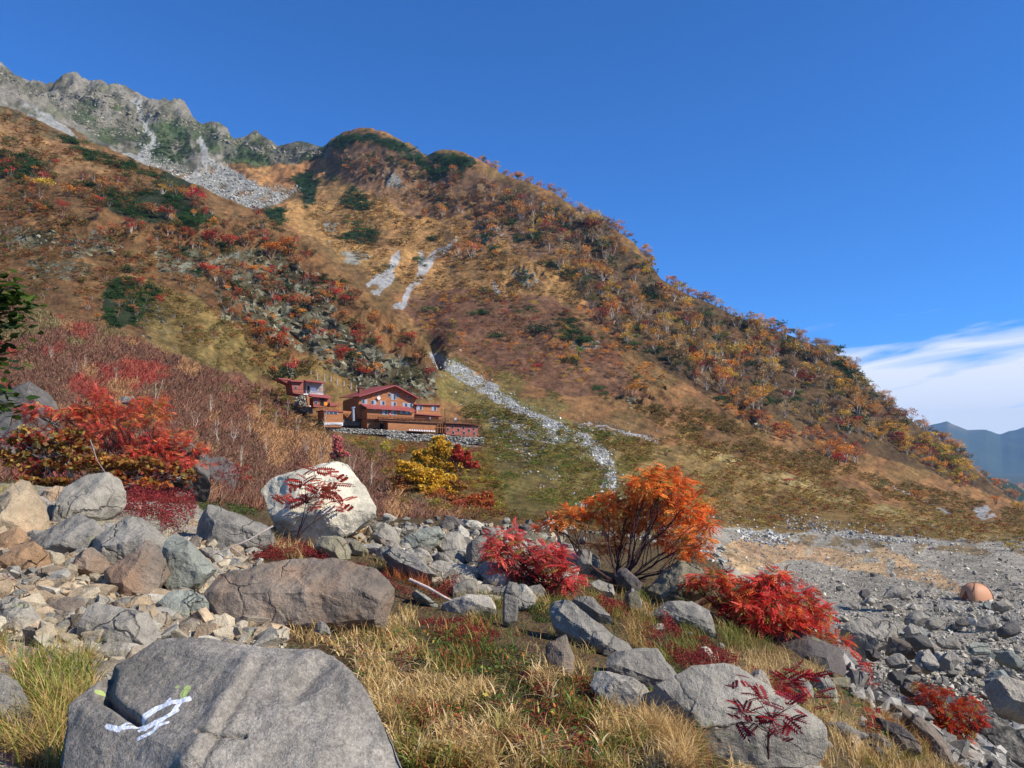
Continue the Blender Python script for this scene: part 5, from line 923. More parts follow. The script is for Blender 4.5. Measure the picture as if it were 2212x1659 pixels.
def pin_template(nl=6, curl=0.25):
    V = []; Fc = []
    for i in range(nl):
        t = 0.18+0.82*i/nl; ln = 0.30*(1-0.45*abs(t-0.5)); x = t; z = -curl*t*t
        for s in (-1,1):
            b = len(V); tip = np.array([x+ln*0.45, s*ln, z-0.10*ln-curl*.2*ln]); wv = np.array([0.072,0,0]); m = np.array([x+ln*0.22, s*ln*0.5, z+0.02])
            V += [np.array([x,0,z]), m+wv*1.2, tip, m-wv]; Fc.append([b,b+1,b+2,b+3])
    b = len(V); V += [np.array([.95,0,-curl*.9]), np.array([1.1,.05,-curl*1.1]), np.array([1.27,0,-curl*1.35]), np.array([1.1,-.05,-curl*1.1])]; Fc.append([b,b+1,b+2,b+3])
    b = len(V); V += [np.array([0,-.008,0]), np.array([0,.008,0]), np.array([.95,.006,-curl*.9+0.0]), np.array([.95,-.006,-curl*.9])]; Fc.append([b,b+1,b+2,b+3])
    return np.array(V), np.array(Fc)
PTS = [pin_template(5,.10), pin_template(6,.35), pin_template(5,.65), pin_template(7,.2)]
def pinnate(mb, c, size, col, r, lb=None, li=None, tmpl=None, outward=None):
    n = len(c)
    if tmpl is None and n > 40:
        g = r.integers(0, 4, n); dd_ = outward
        for k_ in range(4):
            m_ = g == k_; pinnate(mb, c[m_], size, col[m_], r, lb, None if li is None else li[m_], PTS[k_], None if dd_ is None else dd_[m_])
        return
    V, Fc = tmpl or PTS[1]
    if outward is None:
        cc = np.array([l[0] for l in lb])[li]; d = c-cc; d /= np.linalg.norm(d, axis=1)[:,None]+1e-6; d += r.normal(size=(n,3))*0.9; d[:,2] = d[:,2]*0.5-.1
    else: d = outward
    d /= np.linalg.norm(d, axis=1)[:,None]; up = np.array([0,0,1.0])+r.normal(size=(n,3))*0.45; s = np.cross(up, d); s /= np.linalg.norm(s, axis=1)[:,None]; u = np.cross(d, s)
    sz = (size*r.uniform(.7,1.25,n))[:,None,None]
    Vw = (V[None,:,0,None]*d[:,None]+V[None,:,1,None]*s[:,None]+V[None,:,2,None]*u[:,None])*sz+c[:,None]
    Cw = np.broadcast_to(col[:,None], Vw.shape)*np.repeat(r.uniform(.75,1.25,(n,len(Fc),1)), 4, 1)
    mb.add(Vw.reshape(-1,3), (Fc[None]+np.arange(n)[:,None,None]*len(V)).reshape(-1,4), Cw.reshape(-1,3))
b = hit(935,1080)[0]+np.array([0,0,1.3])
YB = [(236,192,60),(228,178,54),(240,200,84),(206,166,60)]
shaped_bush('autumn_bush', [(948,965,28,22,0),(918,985,32,20,0),(968,982,30,20,0),(940,1000,42,20,0),(980,1008,26,16,0),(905,1000,22,14,0)], b[1]+30, 5200, 0.22, YB, 'tall yellow bush right in front of the hut wall', base=P(948,1022,b[1]+30), seed=33, nst=6, srad=.05)
shaped_bush('autumn_bush', [(870,1060,30,18,0),(905,1070,34,16,0),(945,1078,40,16,0),(985,1075,26,14,0),(860,1035,18,12,0),(990,1050,20,14,0)], b[1]-2, 5200, 0.12, [(160,112,64),(186,120,60),(136,104,54),(200,150,66),(150,84,54)], 'wide brown and rusty bush at the foot of the golden yellow shrub', base=P(930,1092,b[1]-2), seed=36, nst=8, srad=.03)
shaped_bush('autumn_bush', [(988,975,16,12,0),(1002,988,22,14,0),(1015,1004,20,10,0),(982,992,14,10,0)], b[1]+24, 2400, 0.2, [(206,80,60),(190,64,52),(216,104,76)], 'bright red bush touching the tall yellow bush in front of the hut wall', base=P(992,1018,b[1]+24), seed=34, nst=5, srad=.06)
shaped_bush('autumn_bush', [(1030,1085,44,24,0),(1060,1110,30,16,0),(1000,1100,26,18,0)], b[1]-5, 3800, 0.13, [(206,112,60),(190,100,58),(200,130,70),(180,90,60)], 'large dull orange bush low in the hollow right of the yellow shrub', base=P(1030,1120,b[1]-5), seed=35, nst=6, srad=.04)
shaped_bush('autumn_bush', [(890,1015,34,22,0),(925,1032,44,28,-1),(965,1045,32,28,0),(935,1062,36,18,-1.5),(868,1005,18,12,0),(900,1052,30,16,0),(960,1072,30,14,-.5)], b[1], 9000, 0.15, YB, 'broad golden yellow shrub below the hut', base=b, seed=31, nst=8, srad=.035)
b = hit(730,1000)[0]; b = P(730,995,70.0)
shaped_bush('autumn_bush', [(730,950,9,11,0),(729,968,14,14,0),(738,980,14,10,0),(724,985,9,9,0)], 70.0, 1500, 0.14, [(232,140,136),(240,160,150),(214,110,106)], 'small pinkish red bush rising alone in front of the hut wall', base=b-np.array([0,0,.8]), seed=32, nst=4, srad=.04)
# ---------------------------------------------------------------- thicket of bare shrubs in the hollow and its birches
r1 = np.random.default_rng(15)
def thicket():
    mb = MB()
    TH = [([(-30,660),(0,650),(250,720),(430,790),(600,850),(720,950),(820,990),(920,1040),(1040,1120),(900,1140),(600,1130),(300,1090),(-30,1060)], 9500)]
    for poly, n in TH:
        q = sample(poly, n, r1); H = hit(q[:,0], q[:,1]); ok = np.isfinite(H[:,1]) & (H[:,1] > 20) & (H[:,1] < 260); H = H[ok]; q = q[ok]; n = len(H); K = 12
        pal = np.array([lin(c) for c in [(136,96,74),(146,102,74),(122,90,70),(158,112,82),(140,88,66),(124,98,68)]]); redp = np.array([lin(c) for c in [(176,78,60),(170,92,66),(160,70,60)]])
        isred = (fbm2(q[:,0]/60, q[:,1]/40, 3, 7) > 0.12) & (q[:,0] < 360); ora = (fbm2(q[:,0]/50, q[:,1]/50, 3, 8) > 0.22)
        cc = pal[r1.integers(0, len(pal), n)]; cc[isred] = redp[r1.integers(0, 3, isred.sum())]; cc[ora & ~isred] = lin(186,138,90); grn = (fbm2(q[:,0]/70, q[:,1]/45, 3, 12) > 0.25); cc[grn & ~ora] = lin(142,124,78)
        h = r1.uniform(.5,1.35,n)*np.clip(H[:,1]/110, .5, 1.4)
        base = np.repeat(H, K, 0); cr = np.repeat(cc, K, 0)*r1.uniform(.7,1.3,(n*K,1)); hh = np.repeat(h, K)*r1.uniform(.5,1.1,n*K)
        a = r1.uniform(0, 6.28, n*K); le = r1.uniform(.2,1.7,n*K); tip = base+np.stack([np.cos(a)*le*hh, np.sin(a)*le*hh, hh], 1); base = base+np.stack([np.cos(a)*.15*hh, np.sin(a)*.15*hh, 0*hh], 1)
        w = np.repeat(np.clip(H[:,1]*0.00042, .012, .12), K)*r1.uniform(.6,1.6,n*K); b2 = r1.uniform(0,6.28,n*K); wv = np.stack([np.cos(b2)*w, np.sin(b2)*w*.5, 0*w], 1)
        mid = (base+tip)/2+r1.normal(size=tip.shape)*0.08*hh[:,None]
        V = np.stack([base-wv, base+wv, mid+wv*.9, mid-wv*.9, tip], 1); i = np.arange(n*K)[:,None]*5
        T = np.concatenate([i+np.array([[0,1,2]]), i+np.array([[0,2,3]]), i+np.array([[3,2,4]])])
        mb.add(V.reshape(-1,3), T, np.repeat(cr, 5, 0))
        m = int(n*14); j = r1.integers(0, n, m); c = H[j]+np.stack([r1.normal(0,.45,m), r1.normal(0,.45,m), r1.uniform(.25,1.0,m)], 1)*h[j][:,None]
        leaves(mb, c, np.clip(H[j,1]*0.0009, .02, .2)*r1.uniform(.5,1.2,m), cc[j]*r1.uniform(.8,1.4,(m,1)), r1, 0.45, .3)
    tag(mb.obj('bare_shrub_thicket', M_TWIG), 'tangle of leafless reddish brown shrubs filling the hollow below the hut', None, None, 'stuff')
thicket()
# pale-stemmed little birches standing in the thicket
BP = [(335,880,60),(420,930,46),(470,960,66),(455,900,50),(505,965,60),(540,945,54),(560,900,44),(395,1000,44),(590,930,50),(520,1010,50),(660,985,44),(690,1010,52),(800,1050,60),(760,1030,50),(640,940,44),(250,830,40),(160,815,36),(620,900,40),(345,985,40),(575,985,44),(180,800,40),(110,780,36),(250,900,40),(700,930,46)]
def pale_birch(i):
    r = np.random.default_rng(700+i); mb = MB(); cr = MB(); n = int(r.integers(2,5)); wc = lin(206,186,160)
    for s in range(n):
        lean = r.normal(0, .16, 2); p = [np.zeros(3)]
        for z in np.linspace(.15,1,6): p.append(np.array([lean[0]*z+r.normal(0,.02), lean[1]*z+r.normal(0,.02), z*r.uniform(.9,1.0)]))
        p = np.array(p); tube(mb, p, .014*np.linspace(1,.3,len(p)), wc*r.uniform(.8,1.1), 5)
        for j in range(9):
            k = int(r.integers(2, len(p)-1)); a = r.uniform(0,6.28); L_ = r.uniform(.1,.3)*(1.1-p[k][2]*.5); e = p[k]+np.array([math.cos(a)*L_*.7, math.sin(a)*L_*.7, L_*.75]); tube(mb, [p[k], (p[k]+e)/2+r.normal(0,.015,3), e], [.006,.004,.002], wc*.85, 4)
            for q in range(3): e2 = e+r.normal(0,.08,3)+np.array([0,0,.05]); tube(cr, [p[k]*.3+e*.7, e2], [.003,.0015], lin(120,84,66), 3)
            c = e+r.normal(0,.05,(6,3)); leaves(cr, c, np.full(6,.014), np.tile(lin(180,120,70),(6,1))*r.uniform(.7,1.3,(6,1)), r)
    a, b_ = mb.mesh('trunk'), cr.mesh('crown'); a.materials.append(M_BARK); b_.materials.append(M_TWIG); return a, b_
PB = [pale_birch(i) for i in range(6)]
for i, (px,py,hh) in enumerate(BP):
    H = hit(px,py)[0]; o = empty('young_birch', H, 'pale-stemmed leafless young birch in the reddish brown thicket', 'tree', 'young birches in the thicket'); s = hh*H[1]/F; o.scale = (s,s,s); o.rotation_euler = (0,0,r1.uniform(0,6.28))
    a, b_ = PB[i % 6]; link('trunk', a, None, o); link('crown', b_, None, o)
# ---------------------------------------------------------------- rowan bushes near the camera
OR = [(252,160,72),(244,124,62),(252,146,66),(250,168,78),(240,112,62),(246,136,60)]
b = hit(1335,1262)[0]; Yb = b[1]
shaped_bush('rowan_bush', [(1400,1045,48,40,0),(1450,1060,52,40,.2),(1495,1100,42,42,0),(1510,1160,40,40,-.3),(1500,1195,34,18,-.4),(1360,1080,46,34,.3),(1300,1095,44,30,.2),(1230,1120,46,24,.2),(1190,1130,30,16,.3),(1410,1110,60,44,.5),(1450,1160,50,40,.4),(1340,1140,40,26,.5),(1435,1020,34,18,.1),(1320,1180,34,20,.5)], Yb, 2000, 0.13, OR, 'big orange rowan bush with dark bare stems leaning to one side', 'bush', 'rowan bushes among the foreground rocks', b, (84,58,54), 9, .020, 'pinnate', 41, depthf=0.9)
CR = [(216,100,80),(228,86,80),(230,100,92),(200,58,60),(234,120,104)]
b = hit(1195,1285)[0]
shaped_bush('rowan_bush', [(1085,1165,34,18,0),(1075,1190,30,22,-.1),(1100,1205,36,22,0),(1180,1190,44,18,0),(1200,1215,48,24,-.1),(1225,1245,36,26,-.2),(1150,1235,40,20,.1),(1205,1265,34,16,-.2),(1110,1150,24,12,.3),(1095,1230,26,14,0)], b[1], 700, 0.125, CR, 'crimson rowan bush in the middle, in front of grey blocks', 'bush', 'rowan bushes among the foreground rocks', b, (72,44,40), 12, .012, 'pinnate', 42)
SC_ = [(238,140,76),(230,78,66),(230,88,70),(204,58,54),(222,104,60),(234,112,92)]
b = hit(1655,1372)[0]
shaped_bush('rowan_bush', [(1500,1260,28,18,.1),(1545,1255,30,20,0),(1590,1270,40,28,0),(1640,1265,38,28,0),(1680,1255,34,26,0),(1730,1290,44,30,0),(1660,1310,56,36,-.2),(1600,1320,46,32,-.1),(1740,1330,46,30,-.1),(1700,1350,44,24,-.2),(1770,1375,34,18,-.1),(1815,1385,18,12,0),(1640,1350,34,16,-.2),(1560,1300,34,16,.1),(1780,1330,20,22,.1)], b[1], 2000, 0.115, SC_, 'scarlet rowan bush spreading over the smooth dark slab', 'bush', 'rowan bushes among the foreground rocks', b, (90,50,44), 20, .012, 'pinnate', 43)
b = P(2050,1600,11.0)
shaped_bush('rowan_bush', [(2010,1495,34,18,0),(2005,1525,34,24,0),(2050,1540,36,26,0),(2095,1520,24,18,.2),(2100,1560,30,26,0),(2065,1580,42,26,0),(2050,1610,30,12,-.1),(2030,1570,30,20,0)], 11.0, 900, 0.10, [(196,56,34),(176,44,34),(206,84,38),(166,50,30)], 'orange-red rowan bush near the lower corner among dark slabs', 'bush', 'rowan bushes among the foreground rocks', P(2060,1640,11.0), (80,44,36), 14, .01, 'pinnate', 44)
b = hit(250,1062)[0]
LR = [(226,150,84),(232,104,84),(240,122,88),(220,84,74),(244,144,94),(222,98,74)]
shaped_bush('rowan_bush', [(215,860,30,18,0),(330,870,40,18,.2),(90,885,40,16,0),(150,895,60,20,0),(210,895,56,26,0),(270,890,48,26,0),(330,905,44,26,0),(240,925,60,26,-.2),(370,945,48,22,.2),(330,960,50,24,0),(410,975,36,20,.3),(350,985,60,18,.1),(60,900,30,14,.1),(130,930,46,18,-.1),(430,1005,22,12,.4),(280,960,40,18,0),(20,950,30,24,.3),(395,1020,16,14,.2),(300,985,34,18,-.3),(400,1000,34,18,-.1),(180,950,40,20,-.3),(90,960,34,18,-.3)], b[1]+.8, 2700, 0.14, LR, 'huge red rowan bush spreading along the back of the left rocks', 'bush', 'rowan bushes among the foreground rocks', b+np.array([.2,1.0,-.1]), (110,86,74), 22, .02, 'pinnate', 45)
shaped_bush('yellowing_bush', [(60,950,50,26,0),(110,965,50,30,0),(170,960,50,32,0),(150,1000,60,26,-.2),(220,1000,56,30,-.1),(290,1010,60,28,0),(350,1025,46,20,0),(80,1010,50,24,-.1),(250,1035,50,20,-.2),(330,1045,50,14,-.1),(30,990,40,26,0),(405,1030,24,20,.1),(100,1040,60,14,-.3)], b[1]-.1, 3800, 0.055, [(186,84,54),(150,60,46),(166,116,54),(186,140,64),(140,96,50),(200,120,50),(120,100,52),(150,84,44),(196,160,84)], 'bush of curled yellow-brown leaves under the huge red rowan bush', 'bush', None, P(165,1060,b[1]-.1), (176,164,150), 16, .02, 'diamond', 46, asp=.75)
b = hit(505,1080)[0]
shaped_bush('rowan_bush', [(490,1000,26,10,.2),(520,1010,26,10,.1),(500,1030,34,14,0),(470,1045,28,14,0),(530,1035,22,12,.1),(500,1060,34,14,-.1)], b[1], 420, 0.12, [(150,34,36),(176,46,44),(130,30,34),(196,60,50)], 'dark red rowan bush between the huge red bush and the white boulder', 'bush', 'rowan bushes among the foreground rocks', b, (96,70,60), 7, .01, 'pinnate', 47)
# small rowans with few big leaves
def seedling(tips, Y, base, size, cols, label, seed, stem=(70,46,40), srad=.006, per=3):
    r = np.random.default_rng(seed); b = P(base[0], base[1], Y); tr = MB(); cr = MB(); o = empty('rowan_seedling', b, label, 'plant', 'small rowans with few leaves'); pal = np.array([lin(c) for c in cols]); Cn = []; D = []
    fork = b+np.array([0,0,.12*Y/8])
    ce = np.mean([P(px,py,Y+dY) for px,py,dY in tips], 0); fk = [b+(ce-b)*f+r.normal(size=3)*np.linalg.norm(ce-b)*.10 for f in (.35,.5,.62,.75)]
    for f_ in fk: grow(tr, b, [f_], r, srad*1.2, lin(stem), .05, 5, 7)
    for (px,py,dY) in tips:
        e = P(px,py,Y+dY); f_ = min(fk, key=lambda q: np.linalg.norm(q-e)+.6*np.linalg.norm(q-b)*0); grow(tr, f_, [e], r, srad*.6, lin(stem), .12, 5, 6)
        for j in range(per):
            a = r.uniform(0,6.28) if per > 1 else 0; d = np.array([math.cos(a), math.sin(a)*.8, r.uniform(-.5,.9)]); Cn.append(e+r.normal(0,.03,3)); D.append(d)
    Cn = np.array(Cn); col = pal[r.integers(0, len(pal), len(Cn))]*r.uniform(.75,1.2,(len(Cn),1)); pinnate(cr, Cn, size, col, r, outward=np.array(D), tmpl=pin_template(7, .2))
    link('stems', tr.mesh('stems', True, b), M_BARK, o); link('foliage', cr.mesh('foliage', False, b), M_LEAF, o)
Yw = hit(625,1168)[0][1]
seedling([(690,1015,0),(705,1035,0),(655,1040,0),(640,1070,0),(680,1060,-.1),(710,1065,0),(735,1085,0),(700,1090,-.1),(665,1085,0),(650,1050,0),(720,1045,0),(745,1100,0),(630,1085,0),(690,1075,-.1)], Yw-.6, (640,1170), .22, [(190,86,66),(170,54,46),(206,110,84),(180,60,50)], 'slender rowan with rusty red leaves standing against the white boulder', 51, srad=.010, per=4)
seedling([(1625,1495,0),(1655,1520,0),(1600,1520,0),(1580,1540,0),(1640,1545,0),(1690,1530,0),(1715,1520,0),(1700,1555,0),(1620,1560,0),(1670,1565,0),(1735,1515,.1),(1690,1580,0)], 4.45, (1660,1640), .105, [(130,36,46),(150,44,52),(112,36,44),(176,48,52)], 'dark red rowan seedling in front of the huge light grey boulder', 52, srad=.005, per=4)
seedling([(1690,1460,0),(1720,1450,0),(1750,1465,0),(1705,1480,0),(1740,1485,0)], 7.2, (1725,1530), .17, [(176,44,48),(160,40,44)], 'small crimson rowan spray beside the pale pointed stone', 53, srad=.005, per=3)
seedling([(1690,1500,0),(1720,1515,0),(1745,1505,0)], 6.0, (1720,1560), .12, [(196,54,46),(176,44,40)], 'bright red rowan shoot behind the dark red seedling', 54, srad=.004, per=3)
seedling([(1860,1430,0),(1880,1450,0),(1870,1470,0)], 10.0, (1870,1500), .16, [(214,90,60),(196,66,54)], 'small coral red rowan sprig right of the smooth dark slab', 55, srad=.005, per=4)
seedling([(1885,1540,0),(1905,1550,0),(1895,1565,0)], 9.0, (1895,1590), .13, [(190,50,46),(170,50,40)], 'small red rowan sprig above the very long slab', 56, srad=.005, per=4)
# the green-leaved tree whose branch reaches in at the left edge
def green_branch():
    r = np.random.default_rng(61); tr = MB(); cr = MB(); b = P(-420,1250,4.5); b[2] = -1.3; o = empty('green_leaved_tree', b, 'dark green broad-leaved tree reaching in from the side with a leafy branch', 'tree')
    top = P(-260,500,4.5); tube(tr, [b, P(-330,900,4.5), top], [.06,.05,.03], lin(90,76,60), 8); cs = []
    for (x0,y0,x1,y1) in [(-300,760,65,640),(-300,800,50,700),(-300,850,40,760),(-300,760,75,665),(-310,900,30,850),(-310,950,45,870),(-310,930,20,885),(-280,650,30,620),(-280,650,-100,520),(-290,700,-60,600),(-300,800,-60,760),(-310,900,-60,850)]:
        A = P(x0,y0,4.5); B = P(x1,y1,4.2+r.uniform(-.2,.4)); mid = (A+B)/2+np.array([0,0,.06]); s = np.linspace(0,1,9)[:,None]; p = (1-s)**2*A+2*s*(1-s)*mid+s*s*B; tube(tr, p, .012*(1-.8*s[:,0]), lin(92,70,54), 5)
        for i in range(110):
            t = r.uniform(.5,1.0); c = (1-t)**2*A+2*t*(1-t)*mid+t*t*B+r.normal(0,.045,3); cs.append(c)
    cs = np.array(cs); n = len(cs); col = np.array([lin(c) for c in [(54,76,30),(74,98,34),(44,62,28),(104,124,50)]])[r.integers(0,4,n)]
    a = r.normal(size=(n,3))*np.array([1,1,.35]); a /= np.linalg.norm(a,axis=1)[:,None]; bb = np.cross(a, r.normal(size=(n,3))*.4+np.array([0,0,1])); bb /= np.linalg.norm(bb,axis=1)[:,None]; s = (r.uniform(.022,.036,n))[:,None]
    V = np.stack([cs-a*s, cs-a*s*.4-bb*s*.62, cs+a*s*.25-bb*s*.5, cs+a*s*1.15, cs+a*s*.25+bb*s*.5, cs-a*s*.4+bb*s*.62], 1).reshape(-1,3); i = np.arange(n)[:,None]*6
    cr.add(V, np.concatenate([i+np.array([[0,1,2]]), i+np.array([[0,2,3]]), i+np.array([[0,3,4]]), i+np.array([[0,4,5]])]), np.repeat(col,6,0))
    link('trunk', tr.mesh('trunk', True, b), M_BARK, o); link('crown', cr.mesh('crown', False, b), M_LEAF, o)
green_branch()
# ---------------------------------------------------------------- grass, berry mats
def grass(name, zones, label, seed):
    r = np.random.default_rng(seed); mb = MB()
    for (poly, n, hmin, hmax, wd, pal, droop, clump) in zones:
        q = sample(poly, n, r); dn = fbm2(q[:,0]/55, q[:,1]/40, 3, seed+3); q = q[r.random(n) < np.clip(.62+dn*3.0, .04, 1)]; n_ = len(q)
        if clump: q = q+r.normal(0,1,q.shape)*0
        H = hit(q[:,0], q[:,1]); H[:,2] -= 0.01; n = n_
        tone = fbm2(q[:,0]/90+5, q[:,1]/60, 3, seed+9); pc = np.array([lin(c) for c in pal]); k = np.clip(((tone*1.9+.42)*len(pal)*1.05+r.normal(0,1.1,n)).astype(int), 0, len(pal)-1); col = pc[k]*r.uniform(.75,1.25,(n,1))
        h = r.uniform(hmin, hmax, n)*r.uniform(.6,1.0,n); az = r.uniform(0, 6.28, n); d = np.stack([np.cos(az), np.sin(az)*.9, 0*az], 1); dr = r.uniform(.25,1.35,n)*droop; w = wd*r.uniform(.6,1.3,n)
        S = 5; pts = []
        side = np.stack([-d[:,1], d[:,0], 0*az], 1); tw = r.uniform(-.8,.8,n)[:,None]; side = side*np.cos(tw)+d*np.sin(tw)
        for i in range(S+1):
            t = i/S; p = H+d*(h*(dr*.75*t**2+.08*t))[:,None]; p[:,2] = H[:,2]+h*(t-dr*.42*t**2.6); wi = (w*(1-t**2)*.5+0.0002)[:,None]; pts += [p-side*wi, p+side*wi]
        V = np.stack(pts, 1); i0 = np.arange(n)[:,None]*(2*(S+1)); Fc = np.concatenate([i0+np.array([[2*s,2*s+1,2*s+3,2*s+2]]) for s in range(S)]); mb.add(V.reshape(-1,3), Fc, np.repeat(col, 2*(S+1), 0))
    return tag(mb.obj(name, M_GRASS), label, None, None, 'stuff')
STRAW = [(206,172,112),(222,190,132),(190,152,92),(176,132,76),(160,140,70),(120,124,52),(98,112,44)]
GRN = [(190,160,96),(150,136,66),(110,120,48),(88,104,40),(196,140,80),(170,100,56)]
grass('meadow_grass', [
 ([(600,1330),(860,1330),(1180,1370),(1260,1450),(1420,1600),(1700,1680),(880,1680),(720,1400)], 9000, .05,.12,.010, [(214,186,134),(190,160,110),(150,120,80),(120,96,64)], 2.1, True),
 ([(640,1340),(900,1340),(1240,1450),(1420,1660),(900,1680),(760,1450)], 1500, .12,.26,.016, [(222,196,146),(206,176,118),(176,170,84),(120,140,60)], 1.5, True),
 ([(1300,1300),(1560,1360),(1880,1520),(1980,1660),(1600,1480)], 3000, .05,.12,.010, [(214,186,134),(180,150,100),(130,104,70)], 2.0, True),
 ([(600,1330),(700,1290),(860,1330),(1000,1340),(1180,1370),(1260,1450),(1380,1520),(1420,1600),(1600,1680),(880,1680),(780,1480),(720,1400),(640,1390)], 14000, .08,.25,.009, STRAW, 1.0, True),
 ([(760,1450),(1000,1400),(1200,1440),(1400,1560),(1440,1680),(900,1680)], 13000, .06,.2,.007, GRN, .8, True),
 ([(860,1320),(1100,1330),(1300,1400),(1260,1450),(1100,1400),(900,1380)], 4000, .08,.2,.006, GRN, .9, True),
 ([(620,1130),(780,1130),(860,1150),(800,1200),(700,1190),(620,1170)], 3500, .15,.42,.008, STRAW[:4], 1.0, True), ([(480,1150),(640,1150),(660,1220),(560,1190)], 900, .15,.38,.008, STRAW[:5], 1.0, True),
 ([(780,1200),(1080,1300),(1300,1300),(1240,1330),(1000,1310),(820,1240)], 2500, .12,.28,.007, GRN, .9, True),
 ([(-20,1380),(120,1370),(200,1440),(220,1540),(170,1680),(-20,1680)], 5500, .10,.30,.006, STRAW[:5]+[(120,132,50),(150,120,80)], 1.0, True), ([(40,1440),(210,1430),(190,1560),(140,1680),(30,1680)], 1500, .25,.42,.006, [(120,136,52),(150,150,64),(190,160,90)], 1.0, True),
 ([(1250,1260),(1450,1290),(1560,1350),(1850,1480),(1900,1560),(2100,1680),(1780,1680),(1560,1480),(1400,1420),(1280,1340)], 15000, .1,.28,.007, STRAW[:5]+[(130,130,60)], .9, True),
 ([(1380,1560),(1500,1590),(1560,1680),(1380,1680)], 4000, .15,.35,.006, STRAW+[(190,120,70)], 1.0, True),
 ([(1850,1440),(1960,1490),(2060,1560),(2120,1660),(1950,1620),(1860,1520)], 3500, .12,.3,.009, [(196,150,84),(206,130,74),(180,140,80)], .8, True),
 ([(1560,1160),(1760,1200),(1700,1240),(1560,1220)], 1, .12,.3,.009, [(196,150,84)], .8, True),
 ([(0,1050),(200,1060),(180,1090),(60,1085),(0,1080)], 1600, .06,.16,.008, [(170,150,70),(120,124,54),(150,130,64)], .8, True)], 'dry straw-coloured and green grass between the foreground rocks', 71)
def mats(name, zones, label, seed, pal, ls=1.0):
    r = np.random.default_rng(seed); mb = MB()
    for (poly, n, hm) in zones:
        q = sample(poly, n, r); dn = fbm2(q[:,0]/30, q[:,1]/22, 3, seed); q = q[r.random(n) < np.clip(.7+dn*2.2, 0, 1)]; H = hit(q[:,0], q[:,1]); n = len(q)
        bump = np.clip(.6+fbm2(H[:,0]*3, H[:,1]*3, 3, seed+2)*1.4, .1, 1.3); z = hm*bump*r.random(n)**.5; c = H+np.stack([r.normal(0,.012,n), r.normal(0,.012,n), z], 1)
        pc = np.array([lin(a) for a in pal]); col = pc[r.integers(0, len(pc), n)]*r.uniform(.6,1.3,(n,1))*(.8+.4*bump[:,None]); leaves(mb, c, ls*np.clip(H[:,1]*.0011,.007,.02)*r.uniform(.7,1.4,n), col, r, .55, .3)
        m = n//14; j = r.integers(0, n, m); t = c[j]; s = H[j]-np.array([0,0,.01]); 
        w = np.array([.0016,0,0]); V = np.stack([s-w, s+w, t], 1); mb.add(V.reshape(-1,3), np.arange(3*m).reshape(m,3), np.tile(lin(90,50,40),(3*m,1)))
    return tag(mb.obj(name, M_LEAF), label, None, None, 'stuff')
REDP = [(136,42,44),(156,52,50),(116,38,38),(174,66,56),(110,50,44)]
mats('red_berry_mat', [([(700,1400),(900,1400),(1100,1500),(1000,1640),(860,1560)], 5000,.10),([(1240,1450),(1420,1520),(1500,1600),(1380,1640),(1260,1540)],3500,.09),([(225,1065),(265,1045),(320,1060),(400,1085),(425,1110),(415,1150),(360,1160),(290,1130),(230,1110)], 13000, .30), ([(545,1165),(600,1160),(680,1190),(760,1220),(840,1260),(870,1280),(840,1290),(760,1240),(660,1215),(560,1200)], 9000,.16),
 ([(560,1280),(640,1270),(700,1290),(720,1320),(640,1350),(580,1340)], 5000,.2), ([(860,1280),(960,1250),(1000,1270),(960,1300),(880,1300)], 2500,.12), ([(900,1340),(1000,1335),(1080,1370),(1060,1410),(960,1400)], 5000,.12), ([(1290,1300),(1340,1310),(1360,1345),(1300,1335)], 1800,.12),
 ([(1385,1370),(1440,1350),(1500,1370),(1560,1410),(1600,1450),(1560,1460),(1480,1450),(1400,1410)], 9000,.15), ([(1620,1450),(1700,1480),(1720,1540),(1640,1500)], 2500,.1), ([(0,1270),(50,1285),(75,1310),(0,1310)], 2200,.12), ([(1090,1430),(1180,1470),(1200,1520),(1120,1490)], 2500,.1), ([(1050,1540),(1200,1530),(1300,1600),(1200,1660),(1040,1620)], 3500,.09),
 ([(460,1140),(540,1150),(560,1170),(480,1165)],1200,.14), ([(1840,1560),(1900,1560),(1930,1600),(1860,1600)],900,.12), ([(520,1200),(600,1200),(620,1215),(540,1215)],900,.1)], 'dark red mats of low berry shrubs between the foreground rocks', 72, REDP)
mats('leafy_weeds', [([(700,1380),(1000,1360),(1300,1480),(1400,1640),(900,1660),(760,1480)], 2600,.10),([(620,1290),(700,1300),(720,1350),(640,1360)],500,.14),([(1380,1500),(1500,1560),(1480,1640),(1360,1620)],500,.1),([(1400,1480),(1860,1500),(1960,1640),(1560,1460)],700,.08)], 'small broad green and yellowing leaves growing among the grass', 74, [(96,120,50),(130,140,60),(180,160,70),(80,104,44),(196,120,60)], 2.4)
mats('green_ground_cover', [([(200,1075),(240,1060),(260,1085),(225,1100)], 1500,.16), ([(940,1370),(1100,1400),(1240,1480),(1300,1640),(1100,1650),(900,1560),(840,1480)], 22000,.08), ([(1130,1310),(1220,1300),(1240,1340),(1160,1350)], 3000,.12), ([(1420,1460),(1500,1460),(1460,1490),(1400,1480)], 1500,.1), ([(1300,1560),(1420,1600),(1400,1680),(1280,1680)], 3000,.08), ([(1620,1490),(1700,1520),(1660,1540)], 1200,.08),([(430,1090),(560,1090),(560,1120),(440,1110)],1800,.12),([(1500,1380),(1560,1390),(1560,1410),(1500,1400)],500,.1)], 'low moss-green crowberry cover under the dry grass', 73, [(62,84,34),(80,98,40),(52,70,32),(104,110,46)])
